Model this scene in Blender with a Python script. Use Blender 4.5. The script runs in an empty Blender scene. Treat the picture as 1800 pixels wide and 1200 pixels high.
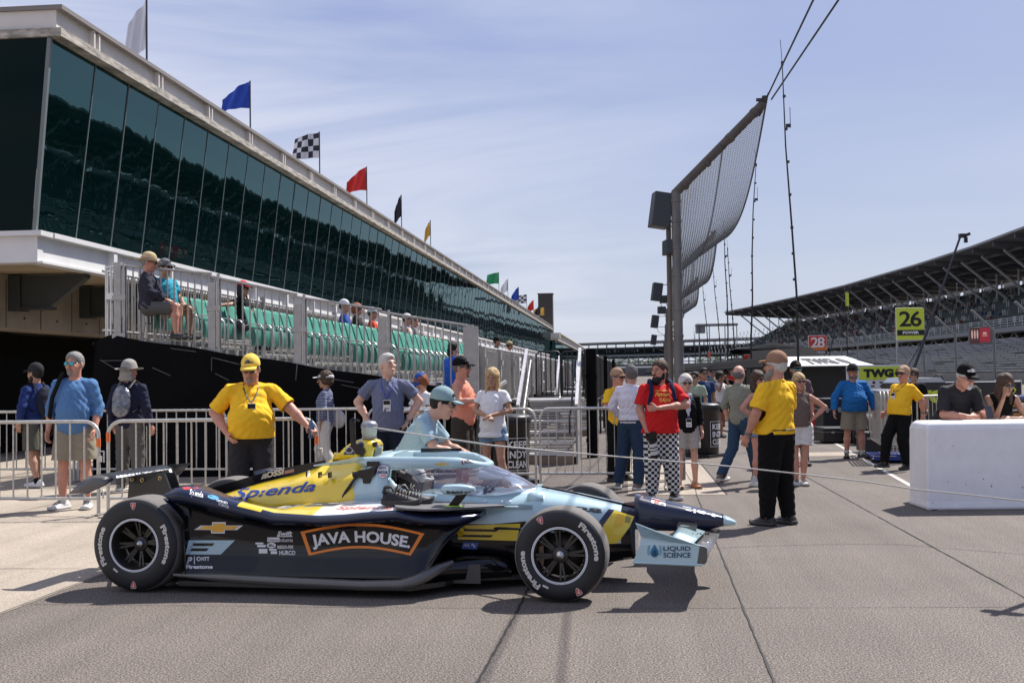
import bpy, math, random
import numpy as np
from mathutils import Vector, Matrix, noise as mnoise
from mathutils.bvhtree import BVHTree
random.seed(7)
SC = bpy.context.scene
COL = SC.collection
rad = math.radians
# ---------------------------------------------------------------- camera
FPX = 2000.0; YAW = rad(5.62); ROLL = rad(.77); PIT = math.atan(57.7/2000); HC = 1.585
CAM = Vector((0, 0, HC))
F0 = Vector((-math.sin(YAW), math.cos(YAW), 0)); R0 = Vector((math.cos(YAW), math.sin(YAW), 0)); UP = Vector((0, 0, 1))
FW = F0*math.cos(PIT) + UP*math.sin(PIT); U_ = UP*math.cos(PIT) - F0*math.sin(PIT)
RT = R0*math.cos(ROLL) - U_*math.sin(ROLL); U_ = U_*math.cos(ROLL) + R0*math.sin(ROLL)
cd = bpy.data.cameras.new('camera'); cam = bpy.data.objects.new('camera', cd); COL.objects.link(cam)
cd.sensor_width = 36; cd.lens = 40; cd.clip_start = .1; cd.clip_end = 5000
m3 = Matrix((RT, U_, -FW)).transposed()
cam.matrix_world = Matrix.Translation(CAM) @ m3.to_4x4()
SC.camera = cam
# ---------------------------------------------------------------- sky and sun
SUNV = Vector((.505, .582, 1.0)).normalized()
EL = math.asin(SUNV.z); AZ = math.atan2(SUNV.x, SUNV.y)
W = bpy.data.worlds.new("World"); SC.world = W; W.use_nodes = True
nt = W.node_tree; nt.nodes.clear()
def N(t, **k):
    n = nt.nodes.new(t)
    for a, b in k.items(): setattr(n, a, b)
    return n
sky = N('ShaderNodeTexSky', sky_type='NISHITA', sun_disc=False, sun_elevation=EL, sun_rotation=AZ, altitude=200, air_density=1.0, dust_density=1.6, ozone_density=2.2)
tc = N('ShaderNodeTexCoord')
sep = N('ShaderNodeSeparateXYZ'); nt.links.new(tc.outputs['Generated'], sep.inputs[0])
zz = N('ShaderNodeMath', operation='ADD'); zz.inputs[1].default_value = .12; nt.links.new(sep.outputs['Z'], zz.inputs[0])
dx = N('ShaderNodeMath', operation='DIVIDE'); nt.links.new(sep.outputs['X'], dx.inputs[0]); nt.links.new(zz.outputs[0], dx.inputs[1])
dy = N('ShaderNodeMath', operation='DIVIDE'); nt.links.new(sep.outputs['Y'], dy.inputs[0]); nt.links.new(zz.outputs[0], dy.inputs[1])
cb = N('ShaderNodeCombineXYZ'); nt.links.new(dx.outputs[0], cb.inputs[0]); nt.links.new(dy.outputs[0], cb.inputs[1])
mp = N('ShaderNodeMapping'); mp.inputs['Rotation'].default_value = (0, 0, rad(28)); mp.inputs['Scale'].default_value = (.62, 1.05, 1); mp.inputs['Location'].default_value = (2.2, .4, 0)
nt.links.new(cb.outputs[0], mp.inputs[0])
nz = N('ShaderNodeTexNoise'); nz.inputs['Scale'].default_value = .85; nz.inputs['Detail'].default_value = 10; nz.inputs['Roughness'].default_value = .55; nz.inputs['Distortion'].default_value = .9
nt.links.new(mp.outputs[0], nz.inputs['Vector'])
# thin veil of cirrus, thicker towards the left (west) part of the sky
mr = N('ShaderNodeMapRange'); mr.inputs['From Min'].default_value = .38; mr.inputs['From Max'].default_value = .70; mr.inputs['To Min'].default_value = 0; mr.inputs['To Max'].default_value = .95
nt.links.new(nz.outputs['Fac'], mr.inputs['Value'])
lf = N('ShaderNodeMapRange'); lf.inputs['From Min'].default_value = .12; lf.inputs['From Max'].default_value = -.55; lf.inputs['To Min'].default_value = .10; lf.inputs['To Max'].default_value = 1.35
nt.links.new(sep.outputs['X'], lf.inputs['Value'])
ml = N('ShaderNodeMath', operation='MULTIPLY'); nt.links.new(mr.outputs[0], ml.inputs[0]); nt.links.new(lf.outputs[0], ml.inputs[1])
hsv = N('ShaderNodeHueSaturation'); hsv.inputs['Hue'].default_value = .518; hsv.inputs['Saturation'].default_value = .72; hsv.inputs['Value'].default_value = 1.0
nt.links.new(sky.outputs[0], hsv.inputs['Color'])
gr = N('ShaderNodeValToRGB'); ge = gr.color_ramp.elements; ge[0].position = 0; ge[0].color = (.725, .785, .92, 1); ge[1].position = .55; ge[1].color = (.32, .415, .80, 1)
ge.new(.10).color = (.60, .685, .90, 1); ge.new(.27).color = (.42, .52, .85, 1)
nt.links.new(sep.outputs['Z'], gr.inputs[0])
gs = N('ShaderNodeVectorMath', operation='SCALE'); gs.inputs['Scale'].default_value = 6.75; nt.links.new(gr.outputs[0], gs.inputs[0])
hz = N('ShaderNodeMixRGB'); hz.inputs[0].default_value = .85; nt.links.new(hsv.outputs[0], hz.inputs[1]); nt.links.new(gs.outputs[0], hz.inputs[2])
mx = N('ShaderNodeMixRGB'); nt.links.new(ml.outputs[0], mx.inputs[0]); nt.links.new(hz.outputs[0], mx.inputs[1]); mx.inputs[2].default_value = (7.5, 7.6, 8.2, 1)
bg = N('ShaderNodeBackground'); bg.inputs['Strength'].default_value = .085
nt.links.new(mx.outputs[0], bg.inputs['Color'])
wo = N('ShaderNodeOutputWorld'); nt.links.new(bg.outputs[0], wo.inputs[0])
sl = bpy.data.lights.new('sun', 'SUN'); sl.energy = 5.0; sl.angle = rad(.53); sl.color = (1, .965, .91)
so = bpy.data.objects.new('sun', sl); COL.objects.link(so)
so.rotation_euler = SUNV.to_track_quat('Z', 'Y').to_euler()
SC.view_settings.view_transform = 'Standard'; SC.view_settings.look = 'None'; SC.view_settings.exposure = 0.56; SC.view_settings.gamma = 1
SC.cycles.max_bounces = 8; SC.cycles.transparent_max_bounces = 24
SC.cycles.use_denoising = True
# ---------------------------------------------------------------- photo pixel -> point
def ray(x, y): return FW + RT*((x-900)/FPX) + U_*((600-y)/FPX)
def G(x, y, z=0.0):
    d = ray(x, y); return CAM + d*((z-HC)/d.z)
def D(x, y, dep):
    d = ray(x, y); return CAM + d*(dep/d.dot(F0))
def PX(x, y, X):
    d = ray(x, y); return CAM + d*(X/d.x)
def PY(x, y, Y):
    d = ray(x, y); return CAM + d*(Y/d.y)
# ---------------------------------------------------------------- materials
MATS = {}
def mat(name, col, rough=.6, metal=0.0, var=.0, vscale=6.0, bump=0.0, bscale=60.0, spec=.5, coat=0.0, emit=None, alpha=None, trans=0.0, stretch=None, dist=.005):
    if name in MATS: return MATS[name]
    m = bpy.data.materials.new(name); m.use_nodes = True; t = m.node_tree; p = t.nodes['Principled BSDF']
    c = (*col, 1) if len(col) == 3 else col
    p.inputs['Base Color'].default_value = c; p.inputs['Roughness'].default_value = rough; p.inputs['Metallic'].default_value = metal
    p.inputs['Specular IOR Level'].default_value = spec; p.inputs['Coat Weight'].default_value = coat; p.inputs['Coat Roughness'].default_value = .04
    m.diffuse_color = c
    if trans: p.inputs['Transmission Weight'].default_value = trans
    if alpha is not None: p.inputs['Alpha'].default_value = alpha
    if emit: p.inputs['Emission Color'].default_value = c; p.inputs['Emission Strength'].default_value = emit
    if var or bump:
        tc = t.nodes.new('ShaderNodeTexCoord'); src = tc.outputs['Object']
        if stretch:
            mpn = t.nodes.new('ShaderNodeMapping'); mpn.inputs['Scale'].default_value = stretch; t.links.new(src, mpn.inputs[0]); src = mpn.outputs[0]
        if var:
            n = t.nodes.new('ShaderNodeTexNoise'); n.inputs['Scale'].default_value = vscale; n.inputs['Detail'].default_value = 6; n.inputs['Roughness'].default_value = .6
            t.links.new(src, n.inputs['Vector'])
            r = t.nodes.new('ShaderNodeMapRange'); r.inputs['From Min'].default_value = .25; r.inputs['From Max'].default_value = .75; r.inputs['To Min'].default_value = 1-var; r.inputs['To Max'].default_value = 1+var
            t.links.new(n.outputs['Fac'], r.inputs['Value'])
            v = t.nodes.new('ShaderNodeVectorMath'); v.operation = 'SCALE'; v.inputs[0].default_value = c[:3]
            t.links.new(r.outputs[0], v.inputs['Scale']); t.links.new(v.outputs[0], p.inputs['Base Color'])
            r2 = t.nodes.new('ShaderNodeMapRange'); r2.inputs['To Min'].default_value = max(0, rough-.1); r2.inputs['To Max'].default_value = min(1, rough+.1)
            t.links.new(n.outputs['Fac'], r2.inputs['Value']); t.links.new(r2.outputs[0], p.inputs['Roughness'])
        if bump:
            n = t.nodes.new('ShaderNodeTexNoise'); n.inputs['Scale'].default_value = bscale; n.inputs['Detail'].default_value = 4
            t.links.new(src, n.inputs['Vector'])
            b = t.nodes.new('ShaderNodeBump'); b.inputs['Strength'].default_value = bump; b.inputs['Distance'].default_value = dist
            t.links.new(n.outputs['Fac'], b.inputs['Height']); t.links.new(b.outputs[0], p.inputs['Normal'])
    MATS[name] = m
    return m
# ---------------------------------------------------------------- objects
def tag(o, label=None, cat=None, group=None, kind=None):
    if label: o['label'] = label
    if cat: o['category'] = cat
    if group: o['group'] = group
    if kind: o['kind'] = kind
    return o
def empty(name, loc=(0, 0, 0), rz=0.0):
    o = bpy.data.objects.new(name, None); COL.objects.link(o); o.location = loc; o.rotation_euler = (0, 0, rz); o.empty_display_size = .1
    return o
def thing(name, label, cat, loc=(0, 0, 0), rz=0.0, group=None):
    return tag(empty(name, loc, rz), label, cat, group)
KIDS = {}
def link(o, parent=None):
    COL.objects.link(o)
    if parent is not None:
        o.parent = parent; KIDS.setdefault(parent.name, []).append(o)
    return o
def dup(o, parent=None):
    c = o.copy(); COL.objects.link(c)
    if parent is not None: c.parent = parent; KIDS.setdefault(parent.name, []).append(c)
    for ch in list(KIDS.get(o.name, [])): dup(ch, c)
    return c
def dup_at(o, loc, rz=None, label=None, group=None):
    c = dup(o); c.location = loc
    if rz is not None: c.rotation_euler = (0, 0, rz)
    if label: c['label'] = label
    if group: c['group'] = group
    return c
class MB:
    def __init__(s): s.v = []; s.f = []; s.m = []; s.s = []
    def add(s, vs, fs, mi=0, smooth=False):
        o = len(s.v); s.v += [tuple(p) for p in vs]
        for f in fs: s.f.append([i+o for i in f]); s.m.append(mi); s.s.append(smooth)
        return s
    def box(s, c, d, mi=0, rz=0.0, rot=None, taper=None):
        x, y, z = d[0]/2, d[1]/2, d[2]/2; tx, ty = taper or (1, 1)
        vs = [Vector((sx*x*(tx if sz > 0 else 1), sy*y*(ty if sz > 0 else 1), sz*z)) for sz in (-1, 1) for sy in (-1, 1) for sx in (-1, 1)]
        M = rot if rot is not None else Matrix.Rotation(rz, 3, 'Z')
        c = Vector(c); vs = [M @ v + c for v in vs]
        return s.add(vs, [(0, 2, 3, 1), (4, 5, 7, 6), (0, 1, 5, 4), (2, 6, 7, 3), (0, 4, 6, 2), (1, 3, 7, 5)], mi)
    def bb(s, a, b, mi=0):
        a = Vector(a); b = Vector(b); return s.box((a+b)/2, [abs(q) for q in (b-a)], mi)
    def tube(s, pts, r, n=8, mi=0, caps=True, smooth=True, flat=1.0):
        pts = [Vector(p) for p in pts]; rs = r if isinstance(r, (list, tuple)) else [r]*len(pts)
        rings = []; up = Vector((0, 0, 1)); prev = None
        for i, p in enumerate(pts):
            a = pts[max(i-1, 0)]; b = pts[min(i+1, len(pts)-1)]
            d = (b-a).normalized() if (b-a).length > 1e-9 else Vector((0, 0, 1))
            if prev is None:
                h = up if abs(d.z) < .9 else Vector((1, 0, 0)); x = d.cross(h).normalized()
            else: x = (prev - d*prev.dot(d)).normalized()
            prev = x; y = d.cross(x)
            rings.append([p + x*math.cos(2*math.pi*k/n)*rs[i] + y*math.sin(2*math.pi*k/n)*rs[i]*flat for k in range(n)])
        vs = [q for rg in rings for q in rg]; fs = []
        for i in range(len(pts)-1):
            for k in range(n):
                k2 = (k+1) % n; fs.append((i*n+k, i*n+k2, (i+1)*n+k2, (i+1)*n+k))
        s.add(vs, fs, mi, smooth)
        if caps:
            s.add(rings[0], [tuple(range(n))[::-1]], mi); s.add(rings[-1], [tuple(range(n))], mi)
        return s
    def bar(s, a, b, w, h=None, mi=0):   # square bar
        a = Vector(a); b = Vector(b); d = b-a; L = d.length; d = d.normalized(); h = h or w
        x = d.cross(Vector((0, 0, 1)) if abs(d.z) < .95 else Vector((0, 1, 0))).normalized(); y = x.cross(d)
        vs = []
        for e in (a, b):
            for sx, sy in ((-1, -1), (1, -1), (1, 1), (-1, 1)): vs.append(e + x*sx*w/2 + y*sy*h/2)
        return s.add(vs, [(0, 3, 2, 1), (4, 5, 6, 7), (0, 1, 5, 4), (1, 2, 6, 5), (2, 3, 7, 6), (3, 0, 4, 7)], mi)
    def lathe(s, prof, c=(0, 0, 0), axis='Z', n=32, mi=0, smooth=True, M=None):
        # prof: (r, h) pairs
        c = Vector(c); rings = []
        for r, h in prof:
            ring = []
            for k in range(n):
                a = 2*math.pi*k/n; x, y = r*math.cos(a), r*math.sin(a)
                p = Vector((x, y, h)) if axis == 'Z' else (Vector((x, h, y)) if axis == 'Y' else Vector((h, x, y)))
                if M is not None: p = M @ p
                ring.append(p + c)
            rings.append(ring)
        vs = [q for rg in rings for q in rg]; fs = []
        for i in range(len(prof)-1):
            for k in range(n):
                k2 = (k+1) % n; q = (i*n+k, i*n+k2, (i+1)*n+k2, (i+1)*n+k)
                fs.append(q if axis != 'Y' else q[::-1])
        return s.add(vs, fs, mi, smooth)
    def ball(s, c, r, mi=0, n=12, M=None):
        r = (r, r, r) if not isinstance(r, (tuple, list)) else r; c = Vector(c); k = n//2; vs = []; fs = []
        for i in range(k+1):
            th = math.pi*i/k
            for j in range(n):
                a = 2*math.pi*j/n; p = Vector((r[0]*math.sin(th)*math.cos(a), r[1]*math.sin(th)*math.sin(a), r[2]*math.cos(th)))
                vs.append((M @ p if M is not None else p) + c)
        for i in range(k):
            for j in range(n): fs.append((i*n+j, (i+1)*n+j, (i+1)*n+(j+1) % n, i*n+(j+1) % n))
        return s.add(vs, fs, mi, True)
    def prism(s, poly, d, mi=0, smooth=False):
        # poly: list of 3D pts, extruded by vector d
        d = Vector(d); a = [Vector(p) for p in poly]; n = len(a); b = [p+d for p in a]
        fs = [tuple(range(n))[::-1], tuple(range(n, 2*n))] + [(i, (i+1) % n, (i+1) % n+n, i+n) for i in range(n)]
        return s.add(a+b, fs, mi, smooth)
    def loft(s, secs, mi=0, smooth=True, caps=True, closed=True, mfun=None):
        n = len(secs[0]); vs = [p for sc in secs for p in sc]; o = len(s.v); s.v += [tuple(p) for p in vs]
        for i in range(len(secs)-1):
            for k in range(n if closed else n-1):
                k2 = (k+1) % n; f = [o+i*n+k, o+i*n+k2, o+(i+1)*n+k2, o+(i+1)*n+k]
                mm = mi
                if mfun: mm = mfun(sum((Vector(s.v[q]) for q in f), Vector())/4)
                s.f.append(f); s.m.append(mm); s.s.append(smooth)
        if caps and closed:
            s.f.append([o+k for k in range(n)][::-1]); s.m.append(mi); s.s.append(False)
            s.f.append([o+(len(secs)-1)*n+k for k in range(n)]); s.m.append(mi); s.s.append(False)
        return s
    def mesh(s, name, mats):
        me = bpy.data.meshes.new(name); me.from_pydata(s.v, [], s.f)
        for m in (mats if isinstance(mats, (list, tuple)) else [mats]): me.materials.append(m)
        me.polygons.foreach_set('material_index', s.m); me.polygons.foreach_set('use_smooth', s.s); me.update()
        return me
    def build(s, name, mats, parent=None, bevel=0.0, loc=None, rz=None, fix=True):
        me = s.mesh(name, mats)
        if fix:
            import bmesh
            bm = bmesh.new(); bm.from_mesh(me); bmesh.ops.recalc_face_normals(bm, faces=bm.faces); bm.to_mesh(me); bm.free()
        o = bpy.data.objects.new(name, me); link(o, parent)
        if bevel:
            b = o.modifiers.new('bevel', 'BEVEL'); b.width = bevel; b.segments = 2; b.limit_method = 'ANGLE'
        if loc is not None: o.location = loc
        if rz is not None: o.rotation_euler = (0, 0, rz)
        return o
    def pieces(s, name, mats, parent=None, cap=100):
        # each loose piece becomes an object of its own; past the cap the rest is one object of stuff
        p = list(range(len(s.v)))
        def fd(i):
            while p[i] != i: p[i] = p[p[i]]; i = p[i]
            return i
        for f in s.f:
            a = fd(f[0])
            for q in f[1:]: p[fd(q)] = a
        g = {}
        for k, f in enumerate(s.f): g.setdefault(fd(f[0]), []).append(k)
        out = []; G_ = list(g.values()); G_ = [[k] for k in G_[:cap]]+([G_[cap:]] if len(G_) > cap else [])
        for n_, grp in enumerate(G_):
            mb = MB(); mp = {}
            for fs in grp:
                for k in fs:
                    for i in s.f[k]:
                        if i not in mp: mp[i] = len(mb.v); mb.v.append(s.v[i])
                    mb.f.append([mp[i] for i in s.f[k]]); mb.m.append(s.m[k]); mb.s.append(s.s[k])
            o = mb.build(name, mats, parent); out.append(o)
            if len(grp) > 1: o['kind'] = 'stuff'
        return out
def lerp(a, b, t): return a+(b-a)*t
def interp(x, xs, ys): return float(np.interp(x, xs, ys))
# text as mesh data: list of verts (u,v) and triangles; centred at origin unless align given
def text_geo(s, size, bold=0.0, xs=1.0, shear=0.0, sub=0, space=1.0, align='CENTER'):
    cu = bpy.data.curves.new('t', 'FONT'); cu.body = s; cu.size = 1; cu.offset = bold; cu.shear = shear; cu.resolution_u = 3
    cu.align_x = align; cu.align_y = 'CENTER'; cu.space_character = space
    ob = bpy.data.objects.new('t', cu); COL.objects.link(ob)
    bpy.context.view_layer.update()
    me = bpy.data.meshes.new_from_object(ob.evaluated_get(bpy.context.evaluated_depsgraph_get()))
    bpy.data.objects.remove(ob); bpy.data.curves.remove(cu)
    import bmesh
    bm = bmesh.new(); bm.from_mesh(me); bmesh.ops.triangulate(bm, faces=bm.faces)
    for _ in range(sub): bmesh.ops.subdivide_edges(bm, edges=bm.edges, cuts=1, use_grid_fill=True)
    bmesh.ops.triangulate(bm, faces=bm.faces)
    vs = [(v.co.x*size*xs, v.co.y*size) for v in bm.verts]; bm.verts.ensure_lookup_table()
    fs = [tuple(v.index for v in f.verts) for f in bm.faces]; bm.free(); bpy.data.meshes.remove(me)
    return vs, fs
def text_fit(s, w, h, **k):
    """text geometry scaled to fill a w x h box centred at 0"""
    vs, fs = text_geo(s, 1, **k)
    a = np.array(vs); lo = a.min(0); hi = a.max(0); c = (lo+hi)/2; sc = np.array([w, h])/(hi-lo)
    return [tuple((np.array(v)-c)*sc) for v in vs], fs
def poly_geo(pts):
    return list(pts), [tuple(range(len(pts)))]
def put(mb, geo, origin, ux, uy, mi=0):
    o = Vector(origin); ux = Vector(ux).normalized(); uy = Vector(uy).normalized()
    mb.add([o+ux*u+uy*v for u, v in geo[0]], geo[1], mi)
# ================================================================= ground
def surf_mat(name, c1, c2, c3, speck, rough=.85, patch=.35, bump=.5, joints=None):
    m = bpy.data.materials.new(name); m.use_nodes = True; t = m.node_tree; p = t.nodes['Principled BSDF']; L = t.links.new
    tc = t.nodes.new('ShaderNodeTexCoord'); o = tc.outputs['Object']
    def noise(sc, det, ro=.6, st=None):
        n = t.nodes.new('ShaderNodeTexNoise'); n.inputs['Scale'].default_value = sc; n.inputs['Detail'].default_value = det; n.inputs['Roughness'].default_value = ro
        if st:
            q = t.nodes.new('ShaderNodeMapping'); q.inputs['Scale'].default_value = st; L(o, q.inputs[0]); L(q.outputs[0], n.inputs['Vector'])
        else: L(o, n.inputs['Vector'])
        return n
    a = noise(speck, 3, .75); vo = t.nodes.new('ShaderNodeTexVoronoi'); vo.inputs['Scale'].default_value = speck*.9; L(o, vo.inputs['Vector'])
    cr = t.nodes.new('ShaderNodeValToRGB'); e = cr.color_ramp.elements; e[0].position = .36; e[0].color = (*c1, 1); e[1].position = .66; e[1].color = (*c3, 1)
    n2 = e.new(.5); n2.color = (*c2, 1); L(a.outputs['Fac'], cr.inputs[0])
    b = noise(.55, 5, .6); r = t.nodes.new('ShaderNodeMapRange'); r.inputs['From Min'].default_value = .3; r.inputs['From Max'].default_value = .7; r.inputs['To Min'].default_value = 1-patch; r.inputs['To Max'].default_value = 1+patch*.6; L(b.outputs['Fac'], r.inputs['Value'])
    d = noise(1.0, 4, .6, (3.2, .12, 1)); r3 = t.nodes.new('ShaderNodeMapRange'); r3.inputs['From Min'].default_value = .3; r3.inputs['From Max'].default_value = .72; r3.inputs['To Min'].default_value = .86; r3.inputs['To Max'].default_value = 1.08; L(d.outputs['Fac'], r3.inputs['Value'])
    vr = t.nodes.new('ShaderNodeMapRange'); vr.inputs['From Min'].default_value = 0; vr.inputs['From Max'].default_value = .9; vr.inputs['To Min'].default_value = 1.12; vr.inputs['To Max'].default_value = .8; L(vo.outputs['Distance'], vr.inputs['Value'])
    m1 = t.nodes.new('ShaderNodeMath'); m1.operation = 'MULTIPLY'; L(r.outputs[0], m1.inputs[0]); L(r3.outputs[0], m1.inputs[1])
    m2 = t.nodes.new('ShaderNodeMath'); m2.operation = 'MULTIPLY'; L(m1.outputs[0], m2.inputs[0]); L(vr.outputs[0], m2.inputs[1])
    v = t.nodes.new('ShaderNodeVectorMath'); v.operation = 'SCALE'; L(cr.outputs[0], v.inputs[0]); L(m2.outputs[0], v.inputs['Scale']); L(v.outputs[0], p.inputs['Base Color'])
    p.inputs['Roughness'].default_value = rough; p.inputs['Specular IOR Level'].default_value = .25
    bp = t.nodes.new('ShaderNodeBump'); bp.inputs['Strength'].default_value = bump; bp.inputs['Distance'].default_value = .006; L(a.outputs['Fac'], bp.inputs['Height']); L(bp.outputs[0], p.inputs['Normal'])
    return m
M_asph = surf_mat('asphalt', (.034, .027, .022), (.138, .114, .097), (.38, .33, .29), 85, patch=.15, bump=.2)
M_conc = surf_mat('apron_concrete', (.30, .245, .19), (.385, .325, .26), (.47, .405, .335), 60, patch=.12, bump=.25)
M_joint = mat('joint_tar', (.012, .011, .011), .7)
M_white_paint = mat('road_paint', (.42, .40, .37), .8, var=.35, vscale=14)
def sheet(name, poly, z, m, kind='structure'):
    o = MB().add([(x, y, z) for x, y in poly], [tuple(range(len(poly)))]).build(name, m, fix=False)
    tag(o, kind=kind); return o
sheet('ground', [(-900, -300), (900, -300), (900, 1500), (-900, 1500)], 0, M_asph)
sheet('pavement', [(-60, -20), (-4.25, -20), (-4.25, 62), (-60, 62)], .004, M_conc)
sheet('path', [(.02, 14.9), (1.27, 14.9), (1.27, 46), (.02, 46)], .004, M_conc)
def crack(name, pts, w, amp, z=.006, seed=1, m=None, step=.12):
    rnd = random.Random(seed); out = []; ws = []
    for a, b in zip(pts[:-1], pts[1:]):
        a = Vector(a); b = Vector(b); n = max(2, int((b-a).length/step)); d = (b-a).normalized(); q = Vector((-d.y, d.x))
        for i in range(n): out.append(a.lerp(b, i/n)+q*rnd.uniform(-amp, amp)); ws.append(w*rnd.uniform(.55, 1.3))
    vs = []; fs = []
    for i, (p, ww) in enumerate(zip(out, ws)):
        d = (out[min(i+1, len(out)-1)]-out[max(i-1, 0)]).normalized(); q = Vector((-d.y, d.x))*ww/2
        vs += [(p.x-q.x, p.y-q.y, z), (p.x+q.x, p.y+q.y, z)]
        if i: fs.append((2*i-2, 2*i, 2*i+1, 2*i-1))
    o = MB().add(vs, fs).build(name, m or M_joint, fix=False); tag(o, kind='structure')
crack('joint', [(.62, 0), (.9, 14.9), (.93, 15.6), (1.0, 40)], .013, .0025, seed=2)
crack('crack', [(-.86, 0), (-.78, 5.9), (-.74, 7.5), (-.7, 16)], .017, .007, seed=3, step=.09)
crack('joint', [(2.72, 2), (2.72, 8.2), (2.67, 17), (2.6, 50)], .014, .003, seed=4)
crack('joint', [(-4.2, 7.75), (-.7, 7.72), (4, 7.95), (9, 8.2)], .008, .003, seed=5, m=mat('joint_fill', (.09, .08, .072), .8))
crack('joint', [(1.29, 14.9), (1.29, 46)], .02, .003, seed=6)
crack('joint', [(-4.27, -5), (-4.27, 17.5)], .012, .003, seed=7, m=mat('joint_fill', (.09, .08, .072), .8))
for i, yy in enumerate((9.2, 12.2, 15.1, 18.0)): crack('joint', [(-30, yy-.5), (-4.3, yy)], .012, .002, z=.009, seed=20+i, m=mat('apron_joint', (.15, .12, .1), .8))
for i, xx in enumerate((-7.3, -10.3, -13.3)): crack('joint', [(xx, -2), (xx, 30)], .012, .002, z=.009, seed=30+i, m=mat('apron_joint', (.15, .12, .1), .8))
for i, yy in enumerate((17.5, 21, 25)): crack('joint', [(.03, yy), (1.26, yy)], .01, .002, z=.009, seed=40+i, m=mat('apron_joint', (.15, .12, .1), .8))
sheet('lane_line', [(3.62, 13.4), (3.70, 13.4), (4.60, 26.0), (4.52, 26.0)], .005, M_white_paint)
sheet('lane_line', [(4.50, 26.0), (4.62, 26.0), (8.9, 90), (8.6, 90)], .005, M_white_paint)
sheet('pit_strip', [(2.9, 21.4), (8, 22.0), (8, 22.9), (2.9, 22.4)], .004, M_conc)
# ================================================================= pit side suite building
M_whsteel = mat('painted_steel', (.62, .59, .55), .55, var=.10, vscale=1.3, bump=.15, bscale=18)
M_grime = mat('grimy_ledge', (.34, .31, .27), .8, var=.85, vscale=4.5, stretch=(1, .5, 3))
M_cope = mat('roof_coping', (.20, .18, .17), .6)
M_bconc = mat('board_concrete', (.36, .30, .23), .85, var=.22, vscale=1.6, bump=.4, bscale=12)
M_dkbox = mat('dark_steel', (.035, .038, .035), .6)
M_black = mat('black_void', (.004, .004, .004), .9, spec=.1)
M_mull = mat('mullion', (.14, .17, .17), .4)
def glass_mat():
    m = bpy.data.materials.new('green_glass'); m.use_nodes = True; t = m.node_tree; L = t.links.new; p = t.nodes['Principled BSDF']
    p.inputs['Base Color'].default_value = (.001, .012, .012, 1); p.inputs['Roughness'].default_value = .015; p.inputs['Specular IOR Level'].default_value = .6; p.inputs['IOR'].default_value = 1.45
    g = t.nodes.new('ShaderNodeBsdfGlossy'); g.inputs['Color'].default_value = (.042, .128, .132, 1); g.inputs['Roughness'].default_value = .012
    mxs = t.nodes.new('ShaderNodeMixShader'); mxs.inputs[0].default_value = .55
    tc = t.nodes.new('ShaderNodeTexCoord'); n = t.nodes.new('ShaderNodeTexNoise'); n.inputs['Scale'].default_value = .75; n.inputs['Detail'].default_value = 3; L(tc.outputs['Object'], n.inputs['Vector'])
    b = t.nodes.new('ShaderNodeBump'); b.inputs['Strength'].default_value = .5; b.inputs['Distance'].default_value = .03; L(n.outputs['Fac'], b.inputs['Height'])
    b.inputs['Strength'].default_value = .16; n.inputs['Scale'].default_value = .6; L(b.outputs[0], g.inputs['Normal']); L(b.outputs[0], p.inputs['Normal'])
    L(p.outputs[0], mxs.inputs[1]); L(g.outputs[0], mxs.inputs[2]); L(mxs.outputs[0], t.nodes['Material Output'].inputs[0])
    return m
M_glass = glass_mat()
XB, XT, ZB, ZT = -10.5, -10.08, 4.27, 7.66; Y0 = 19.4; Y1 = 158.0; YT0 = 19.15; PW = 1.49
bld = thing('suite_building', 'long white framed suite building with a sloping band of dark green glass, behind the bleachers', 'building', (XB, Y0, 0))
def rel(mb):  # shift world coords to the building's local frame
    mb.v = [(x-XB, y-Y0, z) for x, y, z in mb.v]; return mb
rnd = random.Random(3)
npan = int((Y1-Y0)/PW)
def pane(mb, i):
    ya, yb = Y0+i*PW+.012, Y0+(i+1)*PW-.012; j = [rnd.uniform(-.006, .006) for _ in range(4)]
    ta = YT0+.012 if i == 0 else ya
    vs = [(XB+.03+j[0], ya, ZB), (XB+.03+j[1], yb, ZB), (XT+.03+j[2], yb, ZT), (XT+.03+j[3], ta, ZT)]
    vs = [(x, y, z) for x, y, z in vs]
    mb.add(vs+[(x-.04, y, z) for x, y, z in vs], [(0, 1, 2, 3), (7, 6, 5, 4), (0, 4, 5, 1), (1, 5, 6, 2), (2, 6, 7, 3), (3, 7, 4, 0)])
for i in range(npan):
    if i < 88: mb = MB(); pane(mb, i); rel(mb).build('window_pane', M_glass, bld)
    else:
        if i == 88: far = MB()
        pane(far, i)
o = rel(far).build('window_panes', M_glass, bld); o['kind'] = 'stuff'
mb = MB()
mb.add([(-45, Y0-.03, ZB), (XB-.02, Y0-.03, ZB), (XT-.02, YT0-.03, ZT), (-45, YT0-.03, ZT)], [(0, 1, 2, 3)])
rel(mb).build('end_glass', mat('end_glass', (.0, .008, .008), .05, spec=.08), bld)
mb = MB()
for i in range(npan+1):
    y = Y0+i*PW
    if i == 0: mb.bar((XB+.03, Y0-.01, ZB), (XT+.03, YT0-.01, ZT), .07)
    else: mb.bar((XB+.034, y, ZB), (XT+.034, y, ZT), .022)
rel(mb).build('mullion', M_mull, bld)
mb = MB()   # upper fascia
mb.bb((-45, Y0-.25, 7.82), (XT+.14, Y0+.3, 8.16)); mb.bb((XT-.3, Y0+.3, 7.82), (XT+.14, Y1, 8.16))
for k in range(int((Y1-Y0)/2.98)+1):
    y = Y0+1.0+k*2.98
    mb.bb((XT+.14, y, 7.80), (XT+.24, y+.05, 8.17)); mb.bb((XT+.14, y+.2, 7.80), (XT+.24, y+.25, 8.17))
rel(mb).build('roof_fascia', M_whsteel, bld)
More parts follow.
